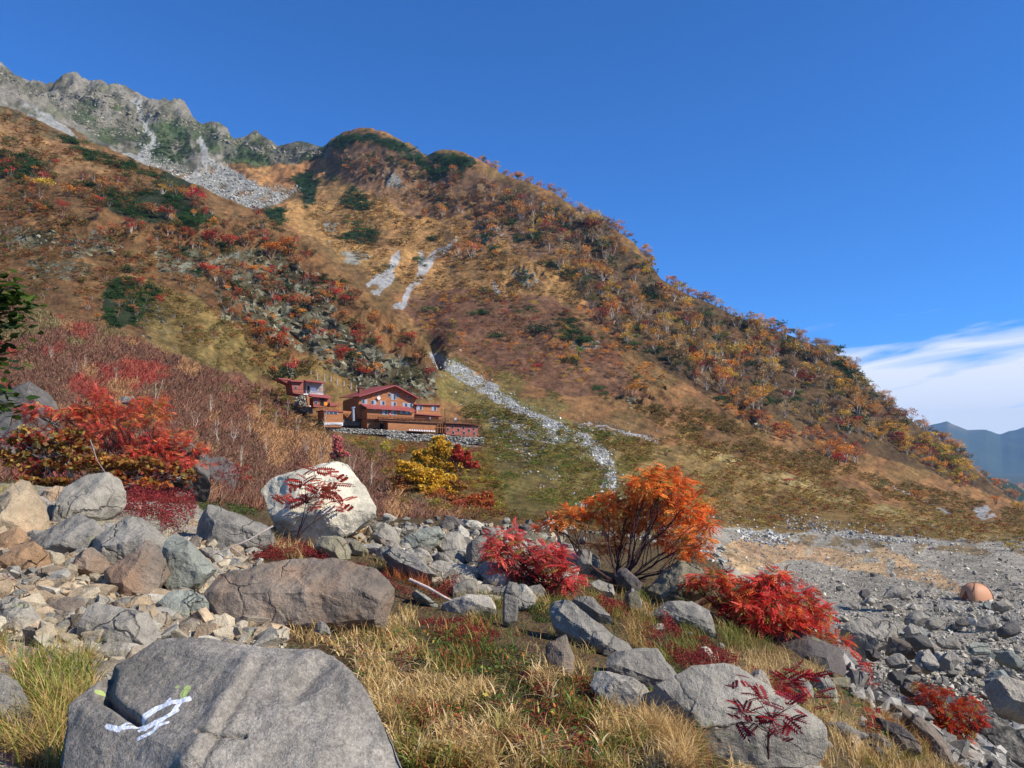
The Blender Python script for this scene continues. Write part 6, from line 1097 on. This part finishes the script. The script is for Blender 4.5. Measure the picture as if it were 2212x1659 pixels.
# dead branches lying about
def stick(pts, Y, rad, label, col=(196,176,156), name='dead_branch'):
    p = [P(x,y,Y+d) for (x,y,d) in pts]; mb = MB(); c = np.mean(p, 0); tube(mb, p, np.linspace(rad, rad*.4, len(p)), lin(col), 6); o = mb.obj(name, M_BARK, None, True, c); tag(o, label, 'branch'); return o
Ys = hit(500,1215)[0][1]
stick([(590,1136,.1),(540,1165,0),(500,1182,0),(455,1200,0)], Ys-.3, .012, 'thin bleached branch lying over the long grey block')
stick([(500,1182,0),(525,1200,0)], Ys-.3, .009, 'short bleached twig beside the thin bleached branch')
Ys = hit(950,1300)[0][1]
stick([(885,1252,.2),(925,1270,.1),(960,1290,0),(1000,1310,0),(1040,1330,-.2)], Ys-.3, .022, 'pale bleached root lying across the grassy rubble', (200,176,160))
stick([(1130,1480,0),(1170,1487,0),(1230,1492,0)], 6.0, .010, 'thin pale dead stick in the grass of the middle')
stick([(1150,1535,0),(1180,1515,0),(1205,1500,0)], 5.6, .012, 'short whitish stick near the thin pale one', (222,212,200))
stick([(195,950,.3),(210,995,0),(240,1040,0),(228,1075,0)], hit(230,1062)[0][1]-.4, .010, 'whitish dead trunk rising out of the yellow-brown bush', (150,140,128), 'dead_branch')
# ---------------------------------------------------------------- the mountain hut
TH = math.radians(30); DV = np.array([math.cos(TH), math.sin(TH), 0.]); NV = np.array([math.sin(TH), -math.cos(TH), 0.])
def h1(x,y): return (594+x*.21, 788.4+y*.21)
def h8(x,y): return (583+x*.0781, 799+y*.0781)
HB = P(*h1(855,555), 238.0)
def FP_(fr, x, y, off=0.0, base=HB):
    px, py = fr(x,y); a, h = ah(px,py); d = np.array([a,1.,h]); t = ((base+NV*off)@NV)/(d@NV); return d*t
def prism(mb, poly, off, thick, fr=h1, col=(1,1,1), base=HB, drop=0.0):
    f = [FP_(fr,x,y,off,base) for x,y in poly]; f = np.array(f); bk = f-NV*thick+np.array([0,0,drop]); n = len(f); V = np.concatenate([f, bk]); bm = bmesh.new(); vs = [bm.verts.new(v) for v in V]
    for q in [vs[:n][::-1], vs[n:]]+[[vs[i], vs[(i+1)%n], vs[n+(i+1)%n], vs[n+i]] for i in range(n)]:
        try: bm.faces.new(q)
        except ValueError: pass
    bmesh.ops.triangulate(bm, faces=bm.faces); bmesh.ops.recalc_face_normals(bm, faces=bm.faces); bm.verts.index_update()
    mb.add(np.array([v.co for v in bm.verts]), np.array([[v.index for v in g.verts] for g in bm.faces]), np.array(col)); bm.free()
def bar(mb, p0, p1, w, col=(1,1,1)): tube(mb, [p0, p1], w, np.array(col), 4)
M_WALL = mat_planks('cedar_planks', lin(166,108,64), size=.28, var=.13); M_WALLD = mat_planks('red_brown_planks', lin(150,84,66), size=.28, var=.2); M_WALLG = mat_planks('grey_boards', lin(150,142,138), size=.25)
M_ROOF = mat_plain('red_metal_roof', lin(158,78,70), .5, .35, var=.15); M_DARKW = mat_plain('dark_timber', lin(112,66,44)); M_GLASS = mat_plain('window_glass', lin(52,60,72), .2, .5, var=.3); M_WHITE = mat_plain('white_paint', lin(222,222,222), var=.1)
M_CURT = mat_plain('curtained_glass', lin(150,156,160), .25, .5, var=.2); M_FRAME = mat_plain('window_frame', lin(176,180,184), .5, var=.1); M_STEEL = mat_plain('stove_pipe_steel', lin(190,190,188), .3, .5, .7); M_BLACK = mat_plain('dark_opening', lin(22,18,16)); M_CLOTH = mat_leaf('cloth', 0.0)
def building(label, loc, cat='building', name='hut_building'): return empty(name, loc, label, cat, 'buildings of the mountain hut')
def part(root, name, mat, specs, kind='prism', lab=None):
    mb = MB()
    for s in specs: prism(mb, *s[:3], **(s[3] if len(s) > 3 else {}))
    o = mb.obj(name, mat, None, False, tuple(root.location)); o.parent = root; o.location = (0,0,0)
    if lab: o['label'] = lab
    return o
def window(root, rect, off, fr=h1, base=HB, glass=M_GLASS, split=0, name='window'):
    x0,y0,x1,y1,x2,y2,x3,y3 = rect if len(rect) == 8 else (rect[0],rect[1],rect[2],rect[1]+(rect[2]-rect[0])*.06,rect[2],rect[3]+(rect[2]-rect[0])*.06,rect[0],rect[3])
    mb = MB(); prism(mb, [(x0,y0),(x1,y1),(x2,y2),(x3,y3)], off+.10, .2, fr, base=base); f = mb.obj(name, M_FRAME, None, False, tuple(root.location)); f.parent = root; f.location = (0,0,0)
    cx = (x0+x2)/2; cy = (y0+y2)/2; k = .84
    pts = [(cx+(x-cx)*k, cy+(y-cy)*k) for x,y in [(x0,y0),(x1,y1),(x2,y2),(x3,y3)]]
    if split:
        half = [pts[0], ((pts[0][0]+pts[1][0])/2-.6,(pts[0][1]+pts[1][1])/2), ((pts[3][0]+pts[2][0])/2-.6,(pts[3][1]+pts[2][1])/2), pts[3]]; half2 = [(half[1][0]+1.5,half[1][1]), pts[1], pts[2], (half[2][0]+1.5,half[2][1])]; sets = [half, half2]
    else: sets = [pts]
    for qi, q in enumerate(sets):
        mb = MB(); prism(mb, q, off+.13, .1, fr, base=base); g = mb.obj('pane', (M_CURT if (split and (qi+int(x0))%2 == 0) else glass), None, False, tuple(root.location)); g.parent = f; g.location = (0,0,0)
def railing(root, pts, hgt, off, fr=h1, base=HB, n=16, mat=None, w=.06, mid=2):
    mb = MB(); (xa,ya),(xb,yb) = pts
    top = [FP_(fr, xa+(xb-xa)*i/n, ya+(yb-ya)*i/n, off, base) for i in range(n+1)]
    for p in top: bar(mb, p, p+np.array([0,0,-hgt]), w)
    for k in range(mid+1): bar(mb, top[0]+np.array([0,0,-hgt*k/(mid+1)]), top[-1]+np.array([0,0,-hgt*k/(mid+1)]), w)
    o = mb.obj('railing', mat or M_DARKW, None, False, tuple(root.location)); o.parent = root; o.location = (0,0,0); return o
def at_obj(root, name, mat, fn):
    mb = MB(); fn(mb); o = mb.obj(name, mat, None, False, tuple(root.location)); o.parent = root; o.location = (0,0,0); return o
# main lodge
ml = building('large cedar lodge with a wide red gable roof and rows of windows', tuple(FP_(h1,1150,640)), name='mountain_lodge')
part(ml,'wall',M_WALL,[([(862,335),(1240,222),(1450,342),(1450,480),(1450,560),(862,552)],0,15)])
part(ml,'lower_wall',M_WALL,[([(948,452),(1432,492),(1432,562),(948,550)],5,5.02),([(948,556),(1080,560),(1080,655),(948,648)],5,5.03),([(700,470),(790,478),(790,568),(760,560),(760,500),(700,500)],-2,3)])
part(ml,'service_wing',M_WALL,[([(690,492),(872,500),(872,560),(690,556)],-3,4)]); part(ml,'service_base',M_MASONRY,[([(690,556),(872,560),(872,625),(690,622)],-2.8,4,{'col':tuple(lin(132,126,114))})]); part(ml,'service_roof',M_ROOF,[([(684,484),(872,492),(872,500),(684,493)],-2.4,5)])
part(ml,'roof',M_ROOF,[([(1240,205),(868,320),(868,329),(1240,216)],1.8,19,{'drop':1.0}),([(1240,205),(1484,336),(1484,347),(1240,216)],1.85,19,{'drop':1.0})])
part(ml,'porch_roof',M_ROOF,[([(945,437),(1448,468),(1448,478),(945,449)],6.2,6.4,{'drop':1.6})])
at_obj(ml,'roof_bracket',M_DARKW,lambda mb:[bar(mb, FP_(h1,x,y,1.5), FP_(h1,x-8,y+44,.12), .09) for x,y in [(890,326),(945,308),(1000,290),(1055,272),(1110,256),(1165,240),(1225,228),(1285,248),(1345,282),(1402,312),(1448,340)]])
for q in [(893,352,948,398),(987,360,1040,406),(1078,368,1132,412),(1196,378,1248,425),(1312,388,1362,436),(1366,392,1416,440),(1196,298,1246,358),(1164,288,1190,326),(1250,296,1274,334),(1050,290,1070,316),(1366,322,1390,346)]: window(ml, q, 0, split=1 if q[2]-q[0] > 30 else 0)
for q in [(1104,456,1158,510),(1196,464,1250,512),(1286,470,1336,500),(1342,476,1392,504),(985,446,1040,462)]: window(ml, q, 5, split=1)
def sidewin(mb):
    for (y0,y1,dz) in [(372,410,3),(372,410,8),(372,410,12)]:
        p0 = FP_(h1,862,y0,-dz)-DV*.06; p1 = FP_(h1,862,y1,-dz)-DV*.06; V = [p0, p0-NV*1.8, p1-NV*1.8, p1]; mb.add(V, [[0,1,2,3]])
at_obj(ml,'side_window',M_GLASS,sidewin)
at_obj(ml,'satellite_dish',M_WHITE,lambda mb:(lambda c:(mb.add([c]+[c+DV*.55*math.cos(a)+np.array([0,0,.55*math.sin(a)])+NV*.15 for a in np.linspace(0,6.283,15)[:-1]], [[0,i+1,(i+1)%14+1] for i in range(14)])))(FP_(h1,1068,338,.5)))
at_obj(ml,'chimney',M_STEEL,lambda mb:(tube(mb,[FP_(h1,808,575,4),FP_(h1,803,445,4)],.42,np.array([1,1,1]),10),tube(mb,[FP_(h1,803,444,4),FP_(h1,802,432,4)],.7,np.array([.5,.5,.5]),8)))
at_obj(ml,'ridge_chimney',M_DARKW,lambda mb:(prism(mb,[(868,240),(905,244),(905,290),(868,290)],-9,1.5),prism(mb,[(860,228),(914,232),(914,240),(860,236)],-8.8,2)))
# terrace with deck
dk = building('wooden sun terrace with railings and tables in front of the lodge', tuple(FP_(h1,1450,640,9)), 'terrace', 'sun_terrace')
part(dk,'wall',M_WALL,[([(1162,574),(1662,600),(1662,694),(1162,668)],9,4)]); part(dk,'deck',M_DARKW,[([(945,546),(1078,552),(1078,560),(945,555)],6.3,1.5),([(1070,560),(1752,596),(1752,605),(1070,569)],9.6,4.6)])
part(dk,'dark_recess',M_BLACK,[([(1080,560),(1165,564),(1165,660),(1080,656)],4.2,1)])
at_obj(dk,'vent_slot',M_WHITE,lambda mb:[prism(mb,[(1380+i*25,660+i*1.35),(1396+i*25,661+i*1.35),(1396+i*25,676+i*1.35),(1380+i*25,675+i*1.35)],9.08,.1) for i in range(11)])
at_obj(dk,'post',M_WALL,lambda mb:[bar(mb,FP_(h1,x,598,9.4),FP_(h1,x,700,9.4),.16) for x in (1675,1700,1722,1748)]+[prism(mb,[(1662,640),(1750,644),(1750,650),(1662,646)],9.5,.2)])
railing(dk,[(948,514),(1170,526)],1.05,6.2,n=8); railing(dk,[(1170,526),(1430,540)],1.2,9.5,n=10); railing(dk,[(1430,526),(1750,548)],1.6,9.5,n=14,mid=3)
rt = np.random.default_rng(9)
for i,x in enumerate([1090,1130,1250,1290,1330,1370,1410,1470,1520,1620,1700]):
    y = 556+(x-1070)*.053; o = FP_(h1,x,y,7.5); t = empty('picnic_table', o, 'wooden picnic table on the sun terrace', 'table', 'picnic tables on the terrace')
    mb = MB(); a = np.array([0,0,.72]); prism_b = [(-.9,-.35),(.9,-.35),(.9,.35),(-.9,.35)]
    for (w,zc,yo) in [(.35,.74,0),(.13,.45,.7),(.13,.45,-.7)]:
        V = [np.array([sx*.9*DV[0]+(sy*w+yo)*NV[0], sx*.9*DV[1]+(sy*w+yo)*NV[1], zc+dz]) for dz in (0,.06) for sx,sy in ((-1,-1),(1,-1),(1,1),(-1,1))]
        mb.add(V, [[0,3,2,1],[4,5,6,7],[0,1,5,4],[1,2,6,5],[2,3,7,6],[3,0,4,7]])
    tp = mb.obj('table_top', M_WALL, t); mb = MB(); [bar(mb, DV*s-NV*.6*0+NV*f*.55, DV*s+NV*f*.1+np.array([0,0,.74]), .05) for s in (-.7,.7) for f in (-1,1)]; mb.obj('leg', M_DARKW, t)
# right upper annex
ra = building('small two-window annex with a flat red roof right of the lodge', tuple(FP_(h1,1580,520)), name='side_annex')
part(ra,'wall',M_WALL,[([(1452,408),(1702,420),(1702,560),(1452,555)],.5,10)]); part(ra,'roof',M_ROOF,[([(1445,398),(1715,408),(1715,416),(1445,407)],1.2,12),([(1436,498),(1746,522),(1746,530),(1436,506)],4.5,4)])
at_obj(ra,'downpipe',M_WHITE,lambda mb:bar(mb,FP_(h1,1455,440,1),FP_(h1,1470,496,1),.1)); window(ra,(1462,416,1516,462),.5,split=1); window(ra,(1610,424,1664,470),.5,split=1)
# right lower block
rl = building('long red-brown building with a railed roof deck at the right end of the hut', tuple(FP_(h1,1920,730,9)), name='deck_annex')
part(rl,'wall',M_WALLD,[([(1757,612),(2090,628),(2086,742),(1760,716)],9,6)]); part(rl,'roof_deck',M_DARKW,[([(1752,590),(2130,608),(2130,616),(1752,599)],10,9)]); railing(rl,[(1757,548),(2130,570)],1.9,9.9,n=14,mid=2)
for x,y in [(1770,645),(1820,622),(1826,680),(1880,650),(1932,630),(1936,684),(1988,656),(2036,640),(2040,688)]:
    window(rl,(x,y,x+20,y+32),9,glass=M_BLACK)
# lower left wash house
ll = building('small box-shaped wash house with three narrow windows and a white base', tuple(FP_(h1,600,610,7)), name='wash_house')
part(ll,'wall',M_WALL,[([(505,472),(700,484),(700,592),(505,592)],7,6)]); part(ll,'roof',M_ROOF,[([(496,462),(712,474),(712,484),(496,472)],7.3,7)]); part(ll,'base',M_WHITE,[([(505,592),(700,592),(700,624),(690,624),(690,606),(515,606),(515,622),(505,622)],7.05,6.1)])
part(ll,'plinth',M_WALL,[([(516,607),(689,607),(689,640),(516,640)],6.9,5.8)])
for x in (516,560,604): window(ll,(x,482,x+40,504),7)
# middle left hut with porch
ml2 = building('small red-brown hut with an orange door panel above the wash house', tuple(FP_(h8,1500,1090,3)), name='store_hut')
part(ml2,'wall',M_WALLD,[([(1195,760),(1660,800),(1660,1000),(1340,1040),(1200,1020)],1,6,{'fr':h8}),([(1660,900),(1890,930),(1890,1010),(1660,1000)],2,4,{'fr':h8})]); part(ml2,'side_post',M_WALL,[([(1010,695),(1090,700),(1100,1000),(1050,980)],2,1,{'fr':h8})])
part(ml2,'roof',M_ROOF,[([(1090,660),(1560,690),(1700,740),(1670,790),(1200,745),(1090,710)],2.2,7,{'fr':h8,'drop':.5})]); part(ml2,'door',mat_plain('orange_door',lin(214,136,40)),[([(1495,880),(1590,885),(1590,990),(1495,985)],1.15,.1,{'fr':h8})])
part(ml2,'doorway',M_BLACK,[([(1395,860),(1490,865),(1490,990),(1395,985)],1.1,.1,{'fr':h8}),([(1380,780),(1520,800),(1520,850),(1380,840)],1.1,.1,{'fr':h8})]); window(ml2,(1240,870,1325,935),1,fr=h8)
at_obj(ml2,'porch_post',M_WALL,lambda mb:[bar(mb,FP_(h8,x,y0,3),FP_(h8,x,1110,3),.09) for x,y0 in [(1380,860),(1465,1000),(1565,1000),(1670,1010),(1770,1010),(1910,890)]]+[bar(mb,FP_(h8,1230,1090,3),FP_(h8,1900,1110,3),.1)])
# upper left building
ul = building('uppermost brick-red building with slanting red roofs and a grey recessed front', tuple(FP_(h8,1000,690)), name='upper_hut')
part(ul,'wall',M_WALLD,[([(590,335),(925,345),(925,690),(640,640),(625,560)],2,7,{'fr':h8})]); part(ul,'grey_wall',M_WALLG,[([(1000,335),(1475,375),(1475,680),(1000,670)],-1.5,5,{'fr':h8})])
part(ul,'roof',M_ROOF,[([(575,275),(930,300),(930,335),(575,318)],3,8,{'fr':h8}),([(990,275),(1520,335),(1520,370),(990,308)],1,8,{'fr':h8}),([(245,222),(590,255),(590,300),(245,250)],1,6,{'fr':h8})]); part(ul,'floor',M_WHITE,[([(930,655),(1480,665),(1480,685),(930,690)],1.5,3,{'fr':h8})])
part(ul,'side_wing',M_WALLD,[([(250,250),(585,300),(585,420),(420,340)],.8,5,{'fr':h8})])
part(ul,'doorway',M_BLACK,[([(1040,440),(1095,445),(1095,660),(1040,655)],-1.4,.1,{'fr':h8})]); window(ul,(695,455,752,530),2,fr=h8); window(ul,(1110,480,1290,600),-1.5,fr=h8,glass=M_WHITE); window(ul,(1370,490,1440,580),-1.5,fr=h8,glass=M_WALL)
railing(ul,[(935,575),(1480,590)],1.2,1.5,fr=h8,n=12,mat=M_STEEL,w=.03,mid=1)
# dry stone walls
def stonewall(label, pts, Y, hpx, seed, thick=1.2):
    r = np.random.default_rng(seed); mb = MB(); (xa,ya),(xb,yb) = pts; A = P(xa,ya,Y); B = P(xb,yb,Y+ (xb-xa)*Y/F*.2); Ln = np.linalg.norm(B-A); hm = hpx*Y/F; d = (B-A)/Ln; nn = np.array([d[1],-d[0],0])
    n = int(Ln*hm*14); s = r.random(n)*Ln; z = r.random(n)*hm; c = A+d*s[:,None]-np.array([0,0,1])*(z)[:,None]+nn*r.uniform(-.1,.25,(n,1)); Rm = rotm(n, r, .3); sz = r.uniform(.35,.8,n); cc = np.array([lin(q) for q in [(190,188,180),(160,158,152),(140,140,134),(204,202,196)]])[r.integers(0,4,n)]
    V, T = PEB[0]; Vt = np.einsum('nij,vj->nvi', Rm, V)*sz[:,None,None]+c[:,None]; mb.add(Vt.reshape(-1,3), (T[None]+np.arange(n)[:,None,None]*len(V)).reshape(-1,3), np.repeat(cc, len(V), 0))
    q = [A-nn*-.0, B, B-np.array([0,0,hm]), A-np.array([0,0,hm])]; q2 = [p-nn*thick for p in q]; mb.add(q+q2, [[0,1,2,3],[4,7,6,5],[0,4,5,1],[3,2,6,7],[0,3,7,4],[1,5,6,2]], lin(140,136,126))
    o = mb.obj('stone_wall', M_MASONRY, None, False, tuple(A)); tag(o, label, 'wall', 'dry stone walls under the hut', 'thing')
def D1(x,y): return h1(x,y)
stonewall('long upper dry stone terrace wall right under the lodge', [D1(545,640), D1(1350,678)], 228, 11, 1)
stonewall('middle dry stone wall with white bleached top below the sun terrace', [D1(1150,700), D1(1800,720)], 225, 14, 2)
stonewall('lower dry stone terrace wall above the yellow bushes', [D1(800,760), D1(1480,775)], 220, 13, 3)
stonewall('dry stone wall under the deck annex', [D1(1760,728), D1(2150,748)], 224, 15, 4)
stonewall('lowest dry stone wall at the right end below the deck annex', [D1(1790,790), D1(2160,850)], 219, 9, 5)
stonewall('steep dry stone buttress below the uppermost building', [h8(700,700), h8(1020,720)], 241, 22, 6)
stonewall('short dry stone wall left of the wash house', [h8(900,1010), h8(1180,1080)], 236, 10, 7)
# snow fence posts on the bank behind
for x,y0,y1 in [(312,30,62),(368,52,95),(436,74,160),(509,90,170),(576,110,170),(640,142,205),(710,165,218),(783,182,250),(838,208,270)]:
    px,py = h1(x,y1); H = hit(px, py)[0]; top = P(*h1(x,y0), H[1]); mb = MB(); bar(mb, H-np.array([0,0,.3]), np.array([H[0],H[1],top[2]]), .14, lin(190,180,170)*1.0); mb.add(H+np.array([[-.25,-.25,0],[.25,-.25,0],[.25,.25,0],[-.25,.25,0],[-.2,-.2,.4],[.2,-.2,.4],[.2,.2,.4],[-.2,.2,.4]]), [[0,1,5,4],[1,2,6,5],[2,3,7,6],[3,0,4,7],[4,5,6,7]], lin(180,176,168))
    o = mb.obj('fence_post', M_BARK, None, False, tuple(H)); tag(o, 'pale slender post in the line of posts on the bank behind the hut', 'post', 'posts on the bank behind the hut')
at = FP_(h1,1748,450,10); mb = MB(); bar(mb, FP_(h1,1747,452,10), FP_(h1,1750,600,10), .12, lin(90,60,50)); tag(mb.obj('flag_pole', M_BARK, None, False, tuple(at)), 'thin dark pole at the corner between terrace and deck annex', 'pole')
mb = MB(); c = FP_(h8,1082,1010,4); 
for i in range(1): V, T = PEB[1]; mb.add(c+V*1.3, T, lin(226,206,184))
tag(mb.obj('round_tank', M_CLOTH, None, False, tuple(c)), 'small pale round tank beside the wall left of the store hut', 'tank')
# ---------------------------------------------------------------- people
def person(pos, face, h, pose, top, legs, hat, label, pack=None):
    """one skinned body with clothes as colour zones of its surface; hair/hat and rucksack as parts"""
    o = empty('person', pos, label, 'person'); s = h/1.75
    J = {'pel':(0,0,.95),'ch':(0,.02,1.28),'nk':(0,.01,1.47),'hd':(0,-.01,1.62),'kl':(-.11,-.02,.5),'fl':(-.12,.02,.06),'tl':(-.12,-.14,.03),'kr':(.11,-.03,.5),'fr':(.12,.03,.06),'tr':(.12,-.13,.03),'hl':(-.09,0,.9),'hr':(.09,0,.9),'sl':(-.19,.0,1.40),'sr':(.19,.0,1.40),'el':(-.26,.02,1.12),'er':(.26,.02,1.12),'wl':(-.24,-.10,.90),'wr':(.24,-.10,.90),'gl':(-.23,-.15,.82),'gr':(.23,-.15,.82)}
    if pose == 'walk': J.update(kl=(-.11,-.22,.54), fl=(-.12,-.2,.08), tl=(-.12,-.34,.06), kr=(.11,.05,.5), fr=(.12,.26,.12), tr=(.12,.16,.04), wl=(-.22,.12,.92), wr=(.22,-.28,.98), gr=(.22,-.36,.98), gl=(-.22,.12,.84))
    if pose == 'lie':
        J = {'pel':(0,0,.14),'ch':(0,.34,.16),'nk':(0,.54,.16),'hd':(0,.70,.18),'kl':(-.12,-.38,.42),'fl':(-.13,-.62,.07),'tl':(-.13,-.76,.05),'kr':(.12,-.42,.12),'fr':(.14,-.86,.08),'tr':(.14,-.9,.2),'hl':(-.09,-.04,.13),'hr':(.09,-.04,.13),'sl':(-.2,.46,.14),'sr':(.2,.46,.14),'el':(-.32,.22,.08),'er':(.36,.3,.08),'wl':(-.2,.04,.2),'wr':(.4,.04,.08),'gl':(-.1,.02,.22),'gr':(.4,-.04,.08)}
    E = [('pel','ch'),('ch','nk'),('nk','hd'),('pel','hl'),('pel','hr'),('hl','kl'),('kl','fl'),('fl','tl'),('hr','kr'),('kr','fr'),('fr','tr'),('ch','sl'),('ch','sr'),('sl','el'),('el','wl'),('wl','gl'),('sr','er'),('er','wr'),('wr','gr')]
    RD = dict(pel=.15,ch=.16,nk=.06,hd=.105,kl=.065,fl=.05,tl=.035,kr=.065,fr=.05,tr=.035,hl=.10,hr=.10,sl=.07,sr=.07,el=.05,er=.05,wl=.035,wr=.035,gl=.035,gr=.035)
    ks = list(J); me = bpy.data.meshes.new('body'); me.from_pydata([tuple(np.array(J[k])*s) for k in ks], [(ks.index(a), ks.index(b)) for a,b in E], []); ob = link('body', me, None, o)
    m = ob.modifiers.new('skin','SKIN'); me.skin_vertices[0].data[0].use_root = True
    for i,k in enumerate(ks): me.skin_vertices[0].data[i].radius = (RD[k]*s,)*2
    ob.modifiers.new('sub','SUBSURF').levels = 1; ob.modifiers['sub'].render_levels = 1
    dg = bpy.context.evaluated_depsgraph_get(); m2 = bpy.data.meshes.new_from_object(ob.evaluated_get(dg)); ob.modifiers.clear(); ob.data = m2; m2.name = 'body'
    co = np.array([v.co for v in m2.vertices])/s; ax = co[:,2] if pose != 'lie' else co[:,1]+.95; C_ = np.where((ax > (.92))[:,None], lin(top), lin(legs)); hd = ax > (1.5 if pose != 'lie' else 1.52); C_[hd] = lin(206,160,130); ft = ax < (.09 if pose != 'lie' else .2); C_[ft] = lin(60,50,44)
    ca = m2.color_attributes.new('Col','FLOAT_COLOR','POINT'); ca.data.foreach_set('color', np.concatenate([C_, np.ones((len(C_),1))],1).astype(np.float32).ravel()); m2.materials.append(M_CLOTH)
    for p_ in m2.polygons: p_.use_smooth = True
    mb = MB(); V, T = LIBV[3]; hc = np.array(J['hd'])+(np.array([0,.01,.05]) if pose != 'lie' else np.array([0,.06,.0])); mb.add((V*np.array([.27,.3,.32])+hc)*s, T, lin(hat)); mb.obj('hat', M_CLOTH, o)
    if pack: mb = MB(); mb.add((LIBV[7][0]*np.array([.36,.34,.62])+np.array([0,.22,1.22]))*s, LIBV[7][1], lin(pack)); mb.obj('rucksack', M_CLOTH, o)
    o.rotation_euler = (0,0,face); return o
H = hit(1687,1124)[0]; person(H, math.radians(200), 1.75, 'walk', (40,44,56), (34,34,40), (30,30,34), 'dark-clothed hiker with a rucksack walking on the path across the brown slope', (30,34,46))
H = hit(2012,1187)[0]; person(H, math.radians(100), 1.7, 'lie', (120,34,60), (40,44,58), (40,140,180), 'person in dark red jacket and blue hat lying on the gravel with one knee bent')
for x,y,off,lab,t,l,hh,pk in [(1183,547,7,'person in a pink top at the left part of the terrace',(224,120,120),(90,80,80),(120,60,50),None),(1592,586,8,'person in pale grey clothes standing on the right part of the terrace',(210,210,214),(120,124,130),(60,60,64),(60,64,72)),(1850,594,9,'person in white standing on the roof deck of the long annex',(236,236,238),(140,140,150),(70,60,56),None),(1862,594,8.5,'person in light grey beside the person in white on the roof deck',(190,196,206),(100,100,110),(50,48,46),None)]:
    p = FP_(h1,x,y,off); person(p, rt.uniform(-.6,.6), 1.7, 'stand', t, l, hh, lab, pk)
# ---------------------------------------------------------------- tent
def tent():
    H = hit(2108,1294)[0]; o = empty('dome_tent', H, 'tan dome tent pitched alone at the edge of the boulder field', 'tent'); mb = MB(); n = 24; m = 10; V = []
    for i in range(m+1):
        e = math.pi/2*i/m
        for j in range(n):
            a = 2*math.pi*j/n; sq = 1/max(abs(math.cos(a)),abs(math.sin(a)))**.35; V.append((1.65*math.cos(a)*sq*math.cos(e)**.8, 1.25*math.sin(a)*sq*math.cos(e)**.8, 1.75*math.sin(e)*(1-.04*math.cos(4*a)**2)))
    mb.add(V, [[i*n+j, i*n+(j+1)%n, (i+1)*n+(j+1)%n, (i+1)*n+j] for i in range(m) for j in range(n)], lin(196,142,104)); f = mb.obj('flysheet', M_CLOTH, o, True)
    for k in range(2):
        mb = MB(); a = math.pi/4+k*math.pi/2; tube(mb, [(1.75*math.cos(a)*1.13*math.cos(e), 1.33*math.sin(a)*1.13*math.cos(e), 1.80*math.sin(e)) for e in np.linspace(0,math.pi,17)], .03, lin(140,96,70), 5); mb.obj('tent_pole', M_CLOTH, o)
    mb = MB(); mb.add([(-1.72,-.55,0),(-1.72,.45,0),(-1.45,-.05,1.05)], [[0,2,1]], lin(120,70,50)); mb.obj('door_flap', M_CLOTH, o); o.rotation_euler = (0,0,.35)
tent()
# ---------------------------------------------------------------- thin blue mountain air
hz = bpy.data.meshes.new('haze'); x0,x1,y0,y1,z0,z1 = -9000,12500,-400,15800,-760,1020
hz.from_pydata([(x,y,z) for z in (z0,z1) for x,y in ((x0,y0),(x1,y0),(x1,y1),(x0,y1))], [], [(0,3,2,1),(4,5,6,7),(0,1,5,4),(1,2,6,5),(2,3,7,6),(3,0,4,7)]); mh, t = new_mat('haze'); v = N(t,'ShaderNodeVolumePrincipled'); v.inputs['Color'].default_value = (.36,.62,1,1); v.inputs['Density'].default_value = 4.2e-5; v.inputs['Anisotropy'].default_value = 0.0
ot = N(t,'ShaderNodeOutputMaterial'); L(t, v.outputs[0], ot.inputs['Volume']); ho = link('haze', hz, mh); tag(ho, 'thin bluish mountain air over the valley', None, None, 'stuff')
